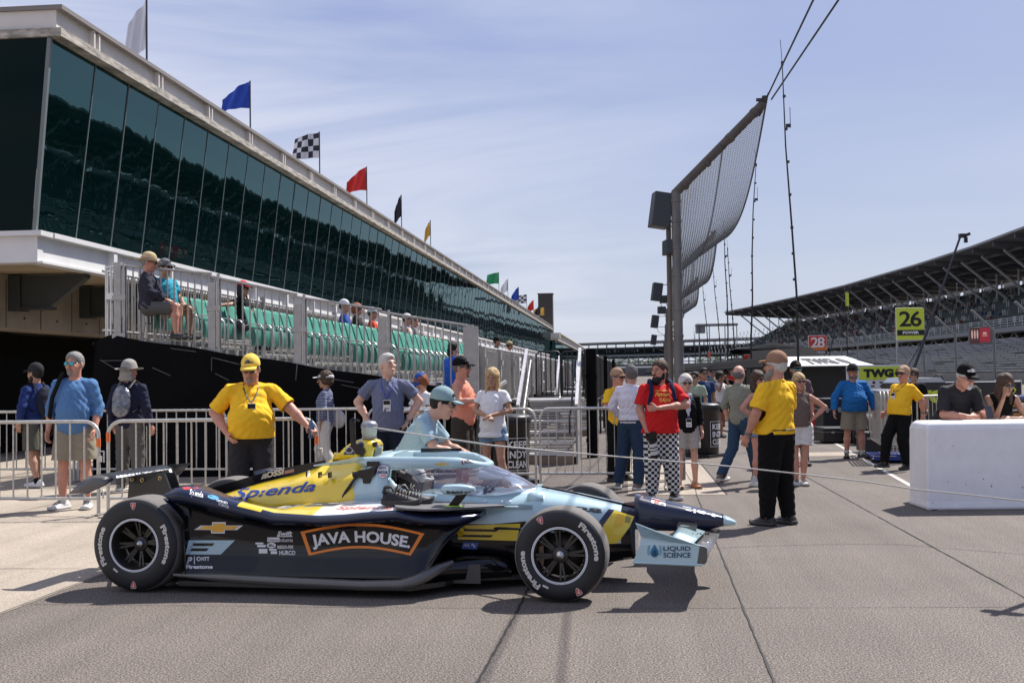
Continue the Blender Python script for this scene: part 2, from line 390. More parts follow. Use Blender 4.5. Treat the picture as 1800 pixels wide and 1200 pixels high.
mb = MB(); mb.bb((-45, Y0-.33, ZT+.01), (XT+.27, Y0+.3, 7.82)); mb.bb((XT-.3, Y0+.3, ZT+.01), (XT+.27, Y1, 7.82)); rel(mb).build('ledge', M_grime, bld)
mb = MB(); mb.bb((-45, Y0-.30, 8.16), (XT+.27, Y0+12, 8.24)); mb.bb((XT-8, Y0+12, 8.161), (XT+.27, Y1, 8.239)); rel(mb).build('roof', M_cope, bld)
mb = MB(); mb.bb((-45, Y0-.06, 3.70), (XB+.10, Y0+.3, ZB-.10)); mb.bb((XB-.2, Y0+.3, 3.70), (XB+.10, Y1, ZB-.10))
for k in range(int((Y1-Y0)/2.98)):
    y = Y0+2.75+k*2.98; mb.bb((XB+.10, y, 3.72), (XB+.22, y+.16, ZB-.10))
mb.bb((-45, Y0-.16, ZB-.10), (XB+.22, Y0+.3, ZB-.01)); mb.bb((XB-.2, Y0+.3, ZB-.10), (XB+.24, Y1, ZB-.01)); mb.bb((XB+.1, Y0-.06, 3.68), (XB+.2, Y1, 3.72))
rel(mb).build('lower_fascia', mat('painted_steel_low', (.66, .65, .64), .5, var=.08, vscale=1.5, bump=.15, bscale=18), bld)
mb = MB(); mb.bb((-45, Y0+.02, 3.72), (XB-.02, Y1, 3.86)); rel(mb).build('soffit', mat('soffit_tan', (.42, .33, .22), .8, var=.3, vscale=1.0, stretch=(.3, 3, 1)), bld)
mb = MB(); mb.bb((-13.0, 20.0, 2.63), (-12.2, Y1, 3.715)); mb.bb((-45, 20.2, 2.63), (-13.0, 20.9, 3.71))
for yy in np.arange(20.8, 60, 1.35):
    for zz_ in (2.86, 3.40): mb.ball((-12.19, yy, zz_), .022, 1, n=6)
    mb.bb((-12.196, yy+.66, 2.65), (-12.19, yy+.67, 3.6), 1)
rel(mb).build('concrete_wall', [M_bconc, M_black], bld)
for k in range(12):
    y = 21.6+k*2.98; mb = MB()
    mb.prism([(-12.2, y, 3.69), (-12.2, y, 3.05), (-11.35, y, 3.05), (-10.62, y, 3.62), (-10.62, y, 3.69)], (0, .22, 0))
    mb.bb((-12.21, y-.06, 2.98), (-11.95, y+.3, 3.69)); mb.bb((-11.95, y-.05, 3.0), (-11.35, y+.27, 3.05))
    rel(mb).build('bracket', M_dkbox, bld)
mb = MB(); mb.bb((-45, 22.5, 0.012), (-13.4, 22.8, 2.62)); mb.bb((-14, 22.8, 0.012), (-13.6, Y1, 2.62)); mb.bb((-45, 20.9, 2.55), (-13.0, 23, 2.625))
rel(mb).build('dark_bay', M_black, bld)  # near-black walls and ceiling paint in the shade of the open bay
mb = MB(); mb.bb((-45, 42, 8.24), (-16, 150, 11.5)); rel(mb).build('rear_block', M_whsteel, bld)
# roof edge railing at the near corner
mb = MB()
for k in range(26): mb.tube([(-13.1-k*.42, 20.4, 8.24), (-13.1-k*.42, 20.4, 9.15)], .018, 5)
for z in (9.15, 8.7): mb.tube([(-13.1, 20.4, z), (-24, 20.4, z)], .022, 5)
rel(mb).build('roof_railing', mat('steel_grey', (.32, .31, .30), .45, .6), bld)
# second, lower length of the building further away
b2 = thing('suite_building', 'lower far length of the glass suite building, beyond the dark tower', 'building', (-10, 160, 0))
def rel2(mb): mb.v = [(x+10, y-160, z) for x, y, z in mb.v]; return mb
mb = MB(); mb.bb((-30, 160, 6.3), (-9.2, 300, 7.2)); mb.bb((-30, 158.8, 6.5), (-8.9, 160, 7.3)); mb.bb((-30, 160, 7.2), (-8.8, 300, 7.35)); rel2(mb).build('fascia', M_whsteel, b2)
mb = MB(); mb.bb((-30, 160.5, 0), (-9.6, 300, 6.3)); rel2(mb).build('glass_wall', M_glass, b2)
# dark tower
tw = thing('tower', 'dark slab tower rising over the far end of the suite roof', 'tower', (-11.3, 166, 0))
MB().box((0, 0, 6.6), (2.1, 2.1, 13.2)).build('tower_shaft', mat('tower_dark', (.035, .028, .025), .6), tw)
mb = MB()
for k in range(5): mb.box((-.84+k*.42, -1.08, 6.6), (.06, .06, 13.0))
mb.box((0, 0, 13.25), (2.3, 2.3, .12)); mb.build('tower_rib', mat('tower_rib', (.06, .05, .045), .5), tw)
# ================================================================= flags
def flag_mesh(w, h, kind, seed):
    r = random.Random(seed); nx, nz_ = 22, 14; vs = []; fs = []; ms = []
    ph = r.uniform(0, 6)
    for i in range(nx+1):
        for j in range(nz_+1):
            u = i/nx; v = j/nz_
            # hoist at x=0; fly end droops and the top edge falls away
            dropf = {'tri': .62, 'wave': .22, 'hang': .75}[kind]
            x = -u*w*(1-.08*v); zt = h*(v-1)*(1-.45*u if kind == 'tri' else 1-.15*u) - dropf*h*u**1.4
            x *= (1-.38*(kind == 'hang')); y = .10*w*math.sin(u*7+ph+v*1.6)*(.25+u) + .03*math.sin(u*16+v*5)
            vs.append((x, y, zt+.02*math.sin(u*9+ph)*u))
    for i in range(nx):
        for j in range(nz_):
            a = i*(nz_+1)+j; fs.append((a, a+1, a+nz_+2, a+nz_+1)); ms.append(1 if ((i*5//nx)+(j*4//nz_)) % 2 else 0)
    return vs, fs, ms
def cloth_mat(name, c): return mat(name, c, .8, bump=.2, bscale=40)
FC = {'white': (.75, .75, .76), 'blue': (.02, .07, .42), 'red': (.62, .03, .025), 'black': (.03, .03, .04), 'yellow': (.72, .42, .07), 'green': (.03, .30, .12), 'checkered': (.7, .7, .72)}
flags = [(258, 116, 262, 4, 'white', 'hang'), (440, 226, 444, 146, 'blue', 'tri'), (562, 305, 568, 237, 'checkered', 'wave'), (645, 361, 652, 299, 'red', 'tri'), (706, 402, 710, 346, 'black', 'hang'), (757, 434, 759, 389, 'yellow', 'hang'),
         (877, 508, 879, 480, 'green', 'wave'), (893, 521, 895, 492, 'white', 'hang'), (912, 533, 914, 506, 'blue', 'hang'), (926, 545, 928, 519, 'checkered', 'wave'), (938, 551, 938, 527, 'red', 'hang'), (950, 560, 950, 536, 'black', 'hang'), (957, 563, 958, 541, 'yellow', 'wave')]
where = ['nearest the corner of the suite roof', 'second along the suite roof', 'between the near blue and red flags', 'on the suite roof before the small black one', 'between the near red and yellow flags', 'sixth along the suite roof', 'on the far part of the suite roof', 'small, far away beside the green flag', 'small, far away on the suite roof', 'tiny, far away on the suite roof', 'tiny, far away on the suite roof', 'tiny, near the dark tower', 'tiny, right beside the dark tower']
for k, (xb, yb, xt, yt, c, kind) in enumerate(flags):
    xb0 = xb+(1 if k < 6 else 0); base = PX(xb, yb, -10.3); base.z = 8.24; top = PX(xt, yt, -10.3); h = top.z-8.24+(.0)
    top = Vector((-10.3, base.y, 8.24+h)); s = h/2.0
    wd = [.95, .95, 1.0, .85, .55, .55, .8, .8, .9, 1.1, .9, .9, 1.0][k]*h*(.55 if k < 6 else .7); hh = [.85, .60, .66, .68, .72, .62, .5, .55, .6, .5, .6, .6, .5][k]*h*(.75 if k < 6 else 1)
    f = thing('flag', f'{c} racing flag on a thin pole, {where[k]}', 'flag', base, 0, 'flags along the suite roof')
    MB().tube([(0, 0, 0), (0, 0, h)], .022, 6).build('pole', mat('pole_dark', (.05, .05, .055), .4, .5), f)
    vs, fs, ms = flag_mesh(wd, hh, kind, k); mb = MB(); mb.v = [(x-.02, y, z+h-.03) for x, y, z in vs]; mb.f = fs; mb.m = ms if c == 'checkered' else [0]*len(fs); mb.s = [True]*len(fs)
    mb.build('cloth', [cloth_mat('flag_'+c, FC[c]), cloth_mat('flag_black', FC['black'])], f, fix=False)
# ================================================================= bleachers
M_alu = mat('aluminium', (.36, .345, .33), .42, .5, var=.18, vscale=9)
M_alu2 = mat('aluminium_bright', (.66, .64, .62), .38, .5, var=.12, vscale=9)
M_galv = mat('galvanised', (.40, .39, .38), .45, .6, var=.15, vscale=12)
M_fabric = mat('black_mesh_fabric', (.0035, .0035, .004), .85, bump=.4, bscale=2.5, dist=.03, spec=.12)
def zd(x): return 2.28 - .178*(x+8.26)     # deck level falls towards the track
bl = thing('bleachers', 'aluminium bleachers with green seats over a black fabric skirt', 'bleachers', (-5.3, 17.9, 0))
def relb(mb): mb.v = [(x+5.3, y-17.9, z) for x, y, z in mb.v]; return mb
rows = [(-7.75, 0), (-6.9, 1), (-6.05, 2), (-5.2, 3), (-4.35, 4), (-3.55, 5)]
mb = MB()
for x, k in rows:
    z = zd(x-.3)-.03; mb.bb((x-.55, 18.0, z-.06), (x+.36, 46, z)); mb.bb((x+.3, 18.0, z-.2), (x+.36, 46, z-.06))
mb.bb((-3.2, 18.0, 1.10), (-2.35, 60, 1.16))
relb(mb).build('deck', M_alu, bl)
mb = MB()
for x in (-8.2, -7.3, -6.4, -5.5, -4.6, -3.7, -2.9):
    mb.tube([(x, 18.3, 0), (x, 18.3, zd(x)-.1)], .03, 6); mb.tube([(x, 20.3, 0), (x, 20.3, zd(x)-.1)], .03, 6)
mb.bar((-8.2, 18.3, 2.0), (-2.9, 18.3, 1.0), .05); mb.bar((-8.2, 18.3, 1.6), (-5.5, 18.3, .1), .04); mb.bar((-5.5, 18.3, 1.4), (-2.9, 18.3, .1), .04)
relb(mb).build('under_frame', M_galv, bl)
mb = MB()   # fabric skirt, gently creased
nx = 60; top = [(-8.62+i*6.27/nx) for i in range(nx+1)]; vs = []; fs = []
for i, x in enumerate(top):
    zt = (2.36 if x > -8.35 else 2.36-(-8.35-x)*.5) - .165*max(0, x+8.35) - .05 + .012*math.sin(x*4.3)
    for j in range(9): vs.append((x, 17.78+.03*math.sin(x*5+j)+.02*math.sin(j*2.1+x*2), zt*(1-j/8)+.004))
for i in range(nx):
    for j in range(8): a = i*9+j; fs.append((a, a+1, a+10, a+9))
mb.add(vs, fs, smooth=True); mb.add([(-8.62, 17.78, 0), (-8.62, 17.78, 2.2), (-8.9, 40, 2.2), (-8.9, 40, 0)], [(0, 1, 2, 3)])
mb.add([(-2.34, 17.8, 0), (-2.34, 17.8, 1.12), (-2.34, 60, 1.12), (-2.34, 60, 0)], [(0, 1, 2, 3)])
relb(mb).build('fabric_skirt', M_fabric, bl, fix=False)
mb = MB()
for (xa, ya, xb, yb) in ((176, 632, 206, 650), (180, 634, 230, 633), (268, 646, 300, 660), (372, 628, 372, 652), (372, 628, 420, 640), (378, 656, 402, 668), (522, 640, 520, 668), (600, 676, 640, 684), (560, 662, 622, 672), (300, 612, 345, 618)):
    mb.bar(PY(xa, ya, 17.70), PY(xb, yb, 17.70), .012)
relb(mb).pieces('cable_tie_line', mat('scratch_grey', (.07, .07, .07), .6), bl)  # thin bars standing for frame braces visible through the mesh
# sloping end fence: four panels of pickets between broad posts
posts = [-8.26, -6.67, -5.25, -3.87, -2.47]
ztop = lambda x: float(np.interp(x, [-8.26, -6.67, -5.25, -3.87, -2.38], [3.50, 3.30, 2.93, 2.66, 2.36]))
for k, x in enumerate(posts):
    mb = MB(); z0 = zd(x)-.12
    mb.bb((x-.02, 17.82, z0), (x+.10, 17.92, ztop(x)-(.16 if 0 < k < 4 else .0))); mb.bb((x+.12, 17.84, z0-.25), (x+.16, 17.88, ztop(x)-.02)); mb.bb((x-.04, 17.80, ztop(x)-.62), (x+.18, 17.82, ztop(x)-.54)); mb.bb((x-.04, 17.80, z0+.1), (x+.18, 17.82, z0+.18))
    relb(mb).build('post', M_alu, bl)
for k in range(4):
    a, b = posts[k]+.17, posts[k+1]-.03; mb = MB(); n = int((b-a)/.112)
    for i in range(n+1):
        x = a+(b-a)*i/n; mb.tube([(x, 17.88, zd(x)-.02), (x, 17.88, ztop(x)-.03)], .0125, 6, caps=False)
    mb.tube([(a-.15, 17.88, ztop(a)-.02), (b+.05, 17.88, ztop(b)-.02)], .023, 6); mb.tube([(a-.1, 17.88, zd(a)-.0), (b, 17.88, zd(b)-.0)], .02, 6)
    relb(mb).build('fence_panel', M_alu, bl)
mb = MB()   # bent pipe gate posts at the left end
for dx_ in (-.28, -.2, -.1): mb.tube([(-8.3+dx_+.14, 17.9, 2.1), (-8.3+dx_+.14, 17.9, 3.42)], .022, 6)
mb.tube([(-8.46, 17.9, 3.42), (-8.2, 17.9, 3.46)], .018, 6); mb.bb((-8.44, 17.86, 2.9), (-8.3, 17.94, 3.0)); relb(mb).build('gate_hinge', M_alu2, bl)
mb = MB()   # rear rail along the building
for i in range(230):
    y = 18.2+i*.13; mb.tube([(-8.55, y, 2.3), (-8.55, y, 3.38)], .012, 5, caps=False)
mb.tube([(-8.55, 18, 3.38), (-8.55, 49, 3.38)], .022, 6); mb.tube([(-8.55, 18, 2.4), (-8.55, 49, 2.4)], .02, 6)
for i in range(9): mb.bb((-8.6, 19.5+i*3.4, 2.2), (-8.5, 19.62+i*3.4, 3.5))
relb(mb).build('rear_rail', M_alu, bl)
# front parapet of ribbed panels
for k in range(14):
    y0 = 18.0+k*2.35; mb = MB(); mb.bb((-2.33, y0, 1.08), (-2.27, y0+2.28, 2.0))
    for i in range(15): mb.bb((-2.27, y0+.1+i*.15, 1.10), (-2.25, y0+.14+i*.15, 1.98))
    mb.tube([(-2.29, y0+.02, 2.03), (-2.29, y0+2.26, 2.03)], .035, 8)
    mb.bb((-2.29, y0-.04, 1.0), (-2.2, y0+.04, 2.03)); mb.bb((-2.2, y0-.05, 1.75), (-2.17, y0+.07, 1.85)); mb.bb((-2.2, y0-.05, 1.2), (-2.17, y0+.07, 1.3))
    relb(mb).build('parapet_panel', M_alu, bl)
mb = MB(); mb.bb((-2.52, 17.74, .95), (-2.28, 17.79, 2.34)); relb(mb).build('end_post', M_alu, bl)
for yy, xs_ in ((24.3, 'A'), (31.4, '')):
    mb = MB(); mb.bb((-2.245, yy, 1.35), (-2.235, yy+.42, 1.95)); relb(mb).build('aisle_sign', mat('sign_white', (.75, .74, .72), .5), bl)
    mb = MB(); mb.bb((-2.233, yy+.05, 1.4), (-2.228, yy+.37, 1.66)); put(mb, text_fit('23', .24, .16, bold=.02), (-2.227, yy+.21, 1.8), (0, 1, 0), (0, 0, 1)); relb(mb).build('sign_print', M_black, bl)
# folding seats facing the track (+X)
M_seat = mat('green_plastic', (.05, .225, .165), .5, var=.12, vscale=5); M_seat2 = mat('green_plastic_pan', (.03, .15, .112), .5, var=.12, vscale=5)
M_seatf = mat('seat_frame_alu', (.48, .46, .44), .35, .5)
def make_seat():
    t = thing('stadium_seat', 'green folding stadium seat with curved aluminium arms', 'seat', (0, 0, 0), 0, 'green folding seats in the bleacher rows')
    mb = MB(); secs = []
    for i in range(9):
        v = i/8; z = .50+.36*v; w = .195*(1-.25*max(0, v-.75)*4*.9)
        secs.append([(-.12-.10*v+.018, -w, z), (-.12-.10*v-.012+.05*0, -w*.6, z), (-.12-.10*v-.03, 0, z), (-.12-.10*v-.012, w*.6, z), (-.12-.10*v+.018, w, z), (-.12-.10*v+.035, w*.97, z), (-.12-.10*v-.012, 0, z), (-.12-.10*v+.035, -w*.97, z)])
    mb.loft(secs); mb.build('backrest', M_seat, t)
    mb = MB(); secs = []
    for i in range(6):
        v = i/5; z = .21+.27*v; w = .16
        secs.append([(-.07+.02*v, -w, z), (-.07+.02*v, w, z), (-.02+.03*math.sin(v*3.1), w, z), (-.02+.03*math.sin(v*3.1), -w, z)])
    mb.loft(secs, smooth=False); mb.build('seat_pan', M_seat2, t)
    mb = MB()
    for s in (-.235, .235):
        mb.tube([(-.2, s, 0), (-.16, s, .3), (-.18, s, .52), (-.05, s, .565), (.10, s, .55), (.17, s, .47), (.18, s, .3), (.16, s, .0)], .013, 6)
    mb.bar((-.16, -.235, .30), (-.16, .235, .30), .03); mb.bar((.16, -.235, .06), (.16, .235, .06), .03); mb.bar((-.19, -.235, .04), (-.19, .235, .04), .03)
    mb.build('seat_frame', M_seatf, t)
    return t
seat0 = make_seat(); first = True
nrow = {0: 24, 1: 26, 2: 26, 3: 26, 4: 28, 5: 30}
rn = ['highest row by the building', 'second row from the building', 'third row from the building', 'fourth row from the building', 'second row from the front', 'front row']
for x, k in rows:
    for i in range(nrow[k]):
        y = 18.42+i*.5
        if k == 0 and i < 2: y = y   # occupied seats stay
        if i % 12 == 11 and k > 1: continue
        zz_ = zd(x-.3)-.03; lab = f'green folding seat with aluminium arms, {rn[k]}'
        if first: seat0.location = (x, y, zz_); seat0['label'] = lab; first = False
        else: dup_at(seat0, (x, y, zz_), 0, lab)
# ================================================================= stairs up to the parapet walk
M_blackp = mat('black_paint', (.012, .012, .013), .45)
def stair():
    t = thing('stairs', 'aluminium stairs with ribbed side panels climbing to the bleacher walk, nearest flight', 'stairs', (-1.36, 20.0, 0))
    mb = MB(); n = 6
    for i in range(n):
        z = 1.1*(i+1)/n; y = i*.31; mb.bb((-.45, y, z-.03), (.45, y+.33, z), 2)
        for q in range(3): mb.bb((-.44, y+.025, z-.07-q*.048), (.44, y+.04, z-.04-q*.048))
    mb.bb((-.45, -.02, .0), (.45, .0, .14), 1)
    mb.build('treads', [M_alu, mat('kick_board', (.30, .22, .15), .7), mat('tread_bright', (.72, .70, .68), .4, .2)], t)  # tread tops paler than the risers: sunlight on them painted into the colour
    for s in (-1, 1):
        mb = MB(); x = s*.50
        mb.prism([(x, -.06, .0), (x, -.06, 1.02), (x, 1.85, 2.02), (x, 1.95, 2.02), (x, 1.95, .0)], (s*.03, 0, 0)); 
        for i in range(10): mb.bb((x-s*.012, .05+i*.18, .25+i*.09), (x, .07+i*.18, 1.0+i*.09))
        mb.build('side_panel', mat('aluminium_dull', (.33, .32, .31), .5, .45, var=.2, vscale=6), t)
        MB().bar((x+s*.015, -.08, 1.03), (x+s*.015, 1.95, 2.06), .055, .05).build('cap_rail', M_alu2, t)
        MB().tube([(x-s*.10, -.25, .55), (x-s*.10, -.22, .85), (x-s*.08, .1, 1.0), (x-s*.08, 1.7, 1.85), (x-s*.1, 1.8, 1.8), (x-s*.1, 1.8, 1.65)], .018, 8).build('handrail', M_galv if s < 0 else M_blackp, t)
    mb = MB(); mb.bb((-.95, 1.87, 1.04), (.55, 3.4, 1.10)); mb.bb((-.45, 1.86, .96), (.45, 1.88, 1.04)); mb.build('landing', M_alu, t)
    for x0, x1 in ((-.44, .06), (.09, .62)):
        mb = MB(); z0, z1 = 1.14, 2.04
        mb.tube([(x0, 3.3, z0), (x0, 3.3, z1-.06), (x0+.06, 3.3, z1), (x1-.06, 3.3, z1), (x1, 3.3, z1-.06), (x1, 3.3, z0), (x0, 3.3, z0)], .02, 6)
        for i in range(1, 5): xx = x0+(x1-x0)*i/5; mb.tube([(xx, 3.3, z0), (xx, 3.3, z1)], .013, 5)
        mb.build('railing', M_blackp, t)
    mb = MB()
    for i in range(12): mb.tube([(.60, 1.95+i*.13, 1.1), (.60, 1.95+i*.13, 2.03)], .013, 5)
    mb.tube([(.60, 1.9, 2.03), (.60, 3.4, 2.03)], .02, 6); mb.build('railing', M_blackp, t)
    return t
st = stair()
for k, lab in ((1, 'aluminium stairs climbing to the bleacher walk, second flight behind the black post'), (2, 'aluminium stairs climbing to the bleacher walk, small third flight'), (3, 'aluminium stairs climbing to the bleacher walk, farthest flight')):
    dup_at(st, (-1.36+.12*k, 20.0+9.1*k, 0), 0, lab)
for k in range(3):
    rw = .11 if k == 0 else .05; o = MB().tube([(0, 0, 0), (0, 0, 2.05)], rw, 10).tube([(0, 0, .3), (0, 0, .36)], rw*1.12, 10).tube([(0, 0, 1.5), (0, 0, 1.56)], rw*1.12, 10).build('wrapped_post', M_fabric, loc=(-.62+.12*k, 21.5+9.1*k, 0))
    tag(o, ['thick black wrapped post at the right of the nearest stairs', 'black wrapped post beside the second stairs', 'black wrapped post beside the far stairs'][k], 'post')
# fence run behind the stairs
mb = MB()
for i in range(140):
    y = 24.0+i*.16; mb.tube([(-.72+.012*(y-24), y, 0.9), (-.72+.012*(y-24), y, 2.0)], .014, 5, caps=False)
mb.tube([(-.72, 24, 2.0), (-.45, 46.5, 2.0)], .022, 6); mb.tube([(-.72, 24, .95), (-.45, 46.5, .95)], .022, 6)
for i in range(8): mb.tube([(-.72+.036*i, 24+i*3, 0), (-.72+.036*i, 24+i*3, 2.0)], .03, 6)
tag(mb.build('railing', M_blackp), 'long black picket railing running away beyond the wrapped post', 'railing')
# ================================================================= crowd barricades
M_bar = mat('barricade_galvanised', (.52, .50, .46), .38, .45, var=.2, vscale=20)
M_tape = mat('orange_tape', (.75, .16, .03), .5)
def make_barricade(L=2.35, tape=False):
    t = thing('crowd_barricade', 'galvanised crowd barricade', 'barricade', (0, 0, 0), 0, 'galvanised crowd barricades')
    mb = MB(); h = 1.1; r = .16
    arc = lambda cx, s: [(cx+s*(-r+r*math.sin(a)), 0, h-r+r*math.cos(a)) for a in [i*math.pi/12 for i in range(7)]]
    mb.tube([(0, 0, .02), (0, 0, h-r)]+[(r-r*math.cos(a), 0, h-r+r*math.sin(a)) for a in [i*math.pi/12 for i in range(1, 7)]]+[(L-r+r*math.sin(a), 0, h-r+r*math.cos(a)) for a in [i*math.pi/12 for i in range(0, 7)]]+[(L, 0, .02)], .021, 8)
    mb.tube([(0, 0, .2), (L, 0, .2)], .018, 8); mb.build('frame', M_bar, t)
    mb = MB(); n = 15
    for i in range(1, n): x = L*i/n; mb.tube([(x, 0, .2), (x, 0, h-.01-(.05 if i in (1, n-1) else 0))], .0095, 6, caps=False)
    mb.build('pickets', M_bar, t)
    for x in (0, L):
        MB().bar((x, -.3, .02), (x, .3, .02), .035, .012).build('foot', M_bar, t)
    mb = MB(); mb.tube([(L, 0, .75), (L+.06, 0, .75), (L+.06, 0, .62)], .009, 6); mb.tube([(L, 0, .3), (L+.05, 0, .3), (L+.05, 0, .2)], .009, 6); mb.box((L+.01, 0, .66), (.04, .04, .07)); mb.pieces('hook', M_bar, t)
    return t
bar0 = make_barricade()
def barricade(a, b, label, first=False):
    a = Vector(a); b = Vector(b); rz = math.atan2(b.y-a.y, b.x-a.x)
    if first: bar0.location = a; bar0.rotation_euler = (0, 0, rz); bar0['label'] = label; o = bar0
    else: o = dup_at(bar0, a, rz, label)
    o.scale = ((b-a).length/2.35, 1, 1); return o
gb = lambda x, dep: (lambda p: Vector((p.x, p.y, 0)))(D(x, 740, dep))
b1 = barricade(gb(-195, 13.7), gb(173, 13.35), 'crowd barricade in the front row at far left, blue sweater man behind it', True)
b2_ = barricade(gb(190, 13.35), gb(556, 13.35), 'front row crowd barricade behind the rear wheel, orange tape at both ends')
b3 = [(-120, 18.2, 130, 17.8), (138, 17.8, 398, 17.4), (405, 17.4, 640, 17.1), (647, 17.1, 905-30, 16.6)]
bl_ = ['crowd barricade in the rear row, leftmost', 'crowd barricade in the rear row behind the backpack man', 'crowd barricade in the rear row behind the yellow shirt man', 'crowd barricade in the rear row behind the grey shirt man']
for (xa, da, xb_, db), l in zip(b3, bl_): barricade(gb(xa, da), gb(xb_, db), l)
barricade(gb(700, 16.0), gb(941, 15.9), 'crowd barricade with rounded end in front of the trash bin and stairs')
barricade(gb(949, 15.9), gb(1168, 15.7), 'crowd barricade right of the gap, behind the white shirt man')
barricade(gb(-60, 26.5), gb(48, 26.5), 'distant crowd barricade in the shade under the building')
for o, xs_ in ((b1, (2.35,)), (b2_, (0, 2.35))):
    for x in xs_:
        MB().tube([(x, 0, .80 if x else .86), (x, 0, .90 if x else .97)], .0225, 10).build('reflective_tape', M_tape, o)
# ================================================================= opposite grandstand (beyond the track)
def camxy(xc, t, z=0.0): v = R0*xc + F0*t; return Vector((v.x, v.y, z))
GP = [(-40, 52), (0, 56), (60, 64), (120, 71), (168, 75.6), (191.5, 78.2), (224, 80.2), (278, 81.4), (319, 79.8), (360, 77), (396, 74)]
def gpath(t): return float(np.interp(t, [g[0] for g in GP], [g[1] for g in GP]))
def gpt(t, off, z):
    a = gpath(t-2); b = gpath(t+2); n = Vector((1, -(b-a)/4)).normalized()
    return camxy(gpath(t)+n.x*off, t+n.y*off, z)
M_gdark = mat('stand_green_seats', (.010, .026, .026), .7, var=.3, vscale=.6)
M_groof = mat('stand_roof', (.17, .17, .18), .6, var=.15, vscale=.2)
M_gsteel = mat('stand_steel', (.16, .165, .17), .6)
M_gwhite = mat('stand_white_steel', (.52, .53, .54), .6)
M_bench = mat('bench_alu', (.30, .31, .33), .5, .3, var=.2, vscale=.8)
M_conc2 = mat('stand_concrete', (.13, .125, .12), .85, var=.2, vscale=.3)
gs_ = thing('grandstand', 'huge roofed double deck grandstand curving across the track on the right', 'grandstand', camxy(75, 170))
O_ = gs_.location.copy()
def relg(mb, o=None):
    o = o or O_; mb.v = [(x-o.x, y-o.y, z) for x, y, z in mb.v]; return mb
TS = list(np.arange(-30, 397, 10.65))
def strip(prof, ts=TS, f=gpt):
    """loft a cross-section (offset, z) along the stand"""
    mb = MB(); mb.loft([[f(t, o, z) for o, z in prof] for t in ts], smooth=False, caps=True); return mb
relg(strip([(0, 22.0), (0, 22.35), (30, 20.6), (30, 20.3)])).build('roof', M_groof, gs_)
mb = MB()
for t in TS:   # roof girders under the sheeting
    mb.bar(gpt(t, .5, 21.6), gpt(t, 29, 19.7), .35, .8)
for off, z in ((6, 21.2), (12, 20.8), (18, 20.5), (24, 20.1)):
    for a, b in zip(TS[:-1], TS[1:]): mb.bar(gpt(a, off, z), gpt(b, off, z), .3, .45)
relg(mb).build('roof_girder', mat('roof_girder', (.10, .10, .11), .7), gs_)
# upper deck: stepped seats
prof = []; n = 16
for i in range(n):
    o = 3+i*1.25; z = 8.2+i*.62; prof += [(o, z), (o, z+.62)]
prof += [(23.2, 17.5), (23.2, 7.4), (3, 7.4)]
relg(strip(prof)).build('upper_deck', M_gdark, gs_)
mb = MB(); tt = np.arange(-30, 396, 3.55)     # front rail of the upper deck
for t in tt: mb.bar(gpt(t, 2.4, 8.0), gpt(t, 2.4, 9.5), .07)
for z in (8.35, 8.75, 9.15, 9.5):
    for a, b in zip(TS[:-1], TS[1:]): mb.bar(gpt(a, 2.4, z), gpt(b, 2.4, z), .07)
relg(mb).build('front_rail', M_gwhite, gs_)
relg(strip([(2.3, 7.3), (2.3, 8.1), (3.2, 8.1), (3.2, 7.3)])).build('deck_edge', M_gsteel, gs_)
M_truss = mat('truss_cream', (.26, .25, .20), .7)
mb = MB()
for z in (5.6, 7.3):
    for a, b in zip(TS[:-1], TS[1:]): mb.bar(gpt(a, 3.4, z), gpt(b, 3.4, z), .28)
k = 0
for t in np.arange(-30, 392, 3.55):
    mb.bar(gpt(t, 3.4, 5.6 if k % 2 else 7.3), gpt(t+3.55, 3.4, 7.3 if k % 2 else 5.6), .16); k += 1
relg(mb).build('truss', M_truss, gs_)
mb = MB()
for t in TS:
    mb.bar(gpt(t, 4, 0), gpt(t, 4, 7.3), .5); mb.bar(gpt(t, 14, 0), gpt(t, 14, 12), .5); mb.bar(gpt(t, 22.5, 0), gpt(t, 22.5, 17), .5)
    mb.bar(gpt(t, 4, 5.5), gpt(t, 22, 7.2), .35)
relg(mb).build('columns', M_gsteel, gs_)['kind'] = 'stuff'
mb = MB()
for t in TS:   # raking white struts carrying the roof front, and upright posts
    mb.bar(gpt(t-3.2, 4.5, 21.3), gpt(t, 15.0, 13.5), .34); mb.bar(gpt(t, 16, 13.5), gpt(t, 16, 20.8), .24)
    mb.bar(gpt(t+3.2, 22, 19), gpt(t, 15.0, 13.5), .2); mb.bar(gpt(t+5.3, 23.5, 14), gpt(t+5.3, 23.5, 20.0), .3)
relg(mb).build('roof_strut', M_gwhite, gs_)['kind'] = 'stuff'
mb = MB()  # bright back panels with gaps under the roof
for t in TS[:-1]:
    a_ = [gpt(t+1.0, 21, 17.3), gpt(t+8.8, 21, 17.3), gpt(t+8.8, 21, 18.9), gpt(t+1.0, 21, 18.9)]; mb.add(a_, [(0, 1, 2, 3)])
bpm = mat('back_panel', (.68, .70, .74), .6); tr = bpm.node_tree.nodes.new('ShaderNodeBsdfTranslucent'); tr.inputs[0].default_value = (.8, .82, .86, 1); ms_ = bpm.node_tree.nodes.new('ShaderNodeMixShader'); ms_.inputs[0].default_value = .75
bpm.node_tree.links.new(bpm.node_tree.nodes['Principled BSDF'].outputs[0], ms_.inputs[1]); bpm.node_tree.links.new(tr.outputs[0], ms_.inputs[2]); bpm.node_tree.links.new(ms_.outputs[0], bpm.node_tree.nodes['Material Output'].inputs[0])
relg(mb).pieces('back_panel', bpm, gs_)
prof = []
for i in range(18):
    o = -20.5+i*1.3; z = .7+i*.29; prof += [(o, z), (o, z+.32)]
prof += [(4, 5.9), (4, .2), (-20.5, .2)]
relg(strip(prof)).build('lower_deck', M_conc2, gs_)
rb = random.Random(5)
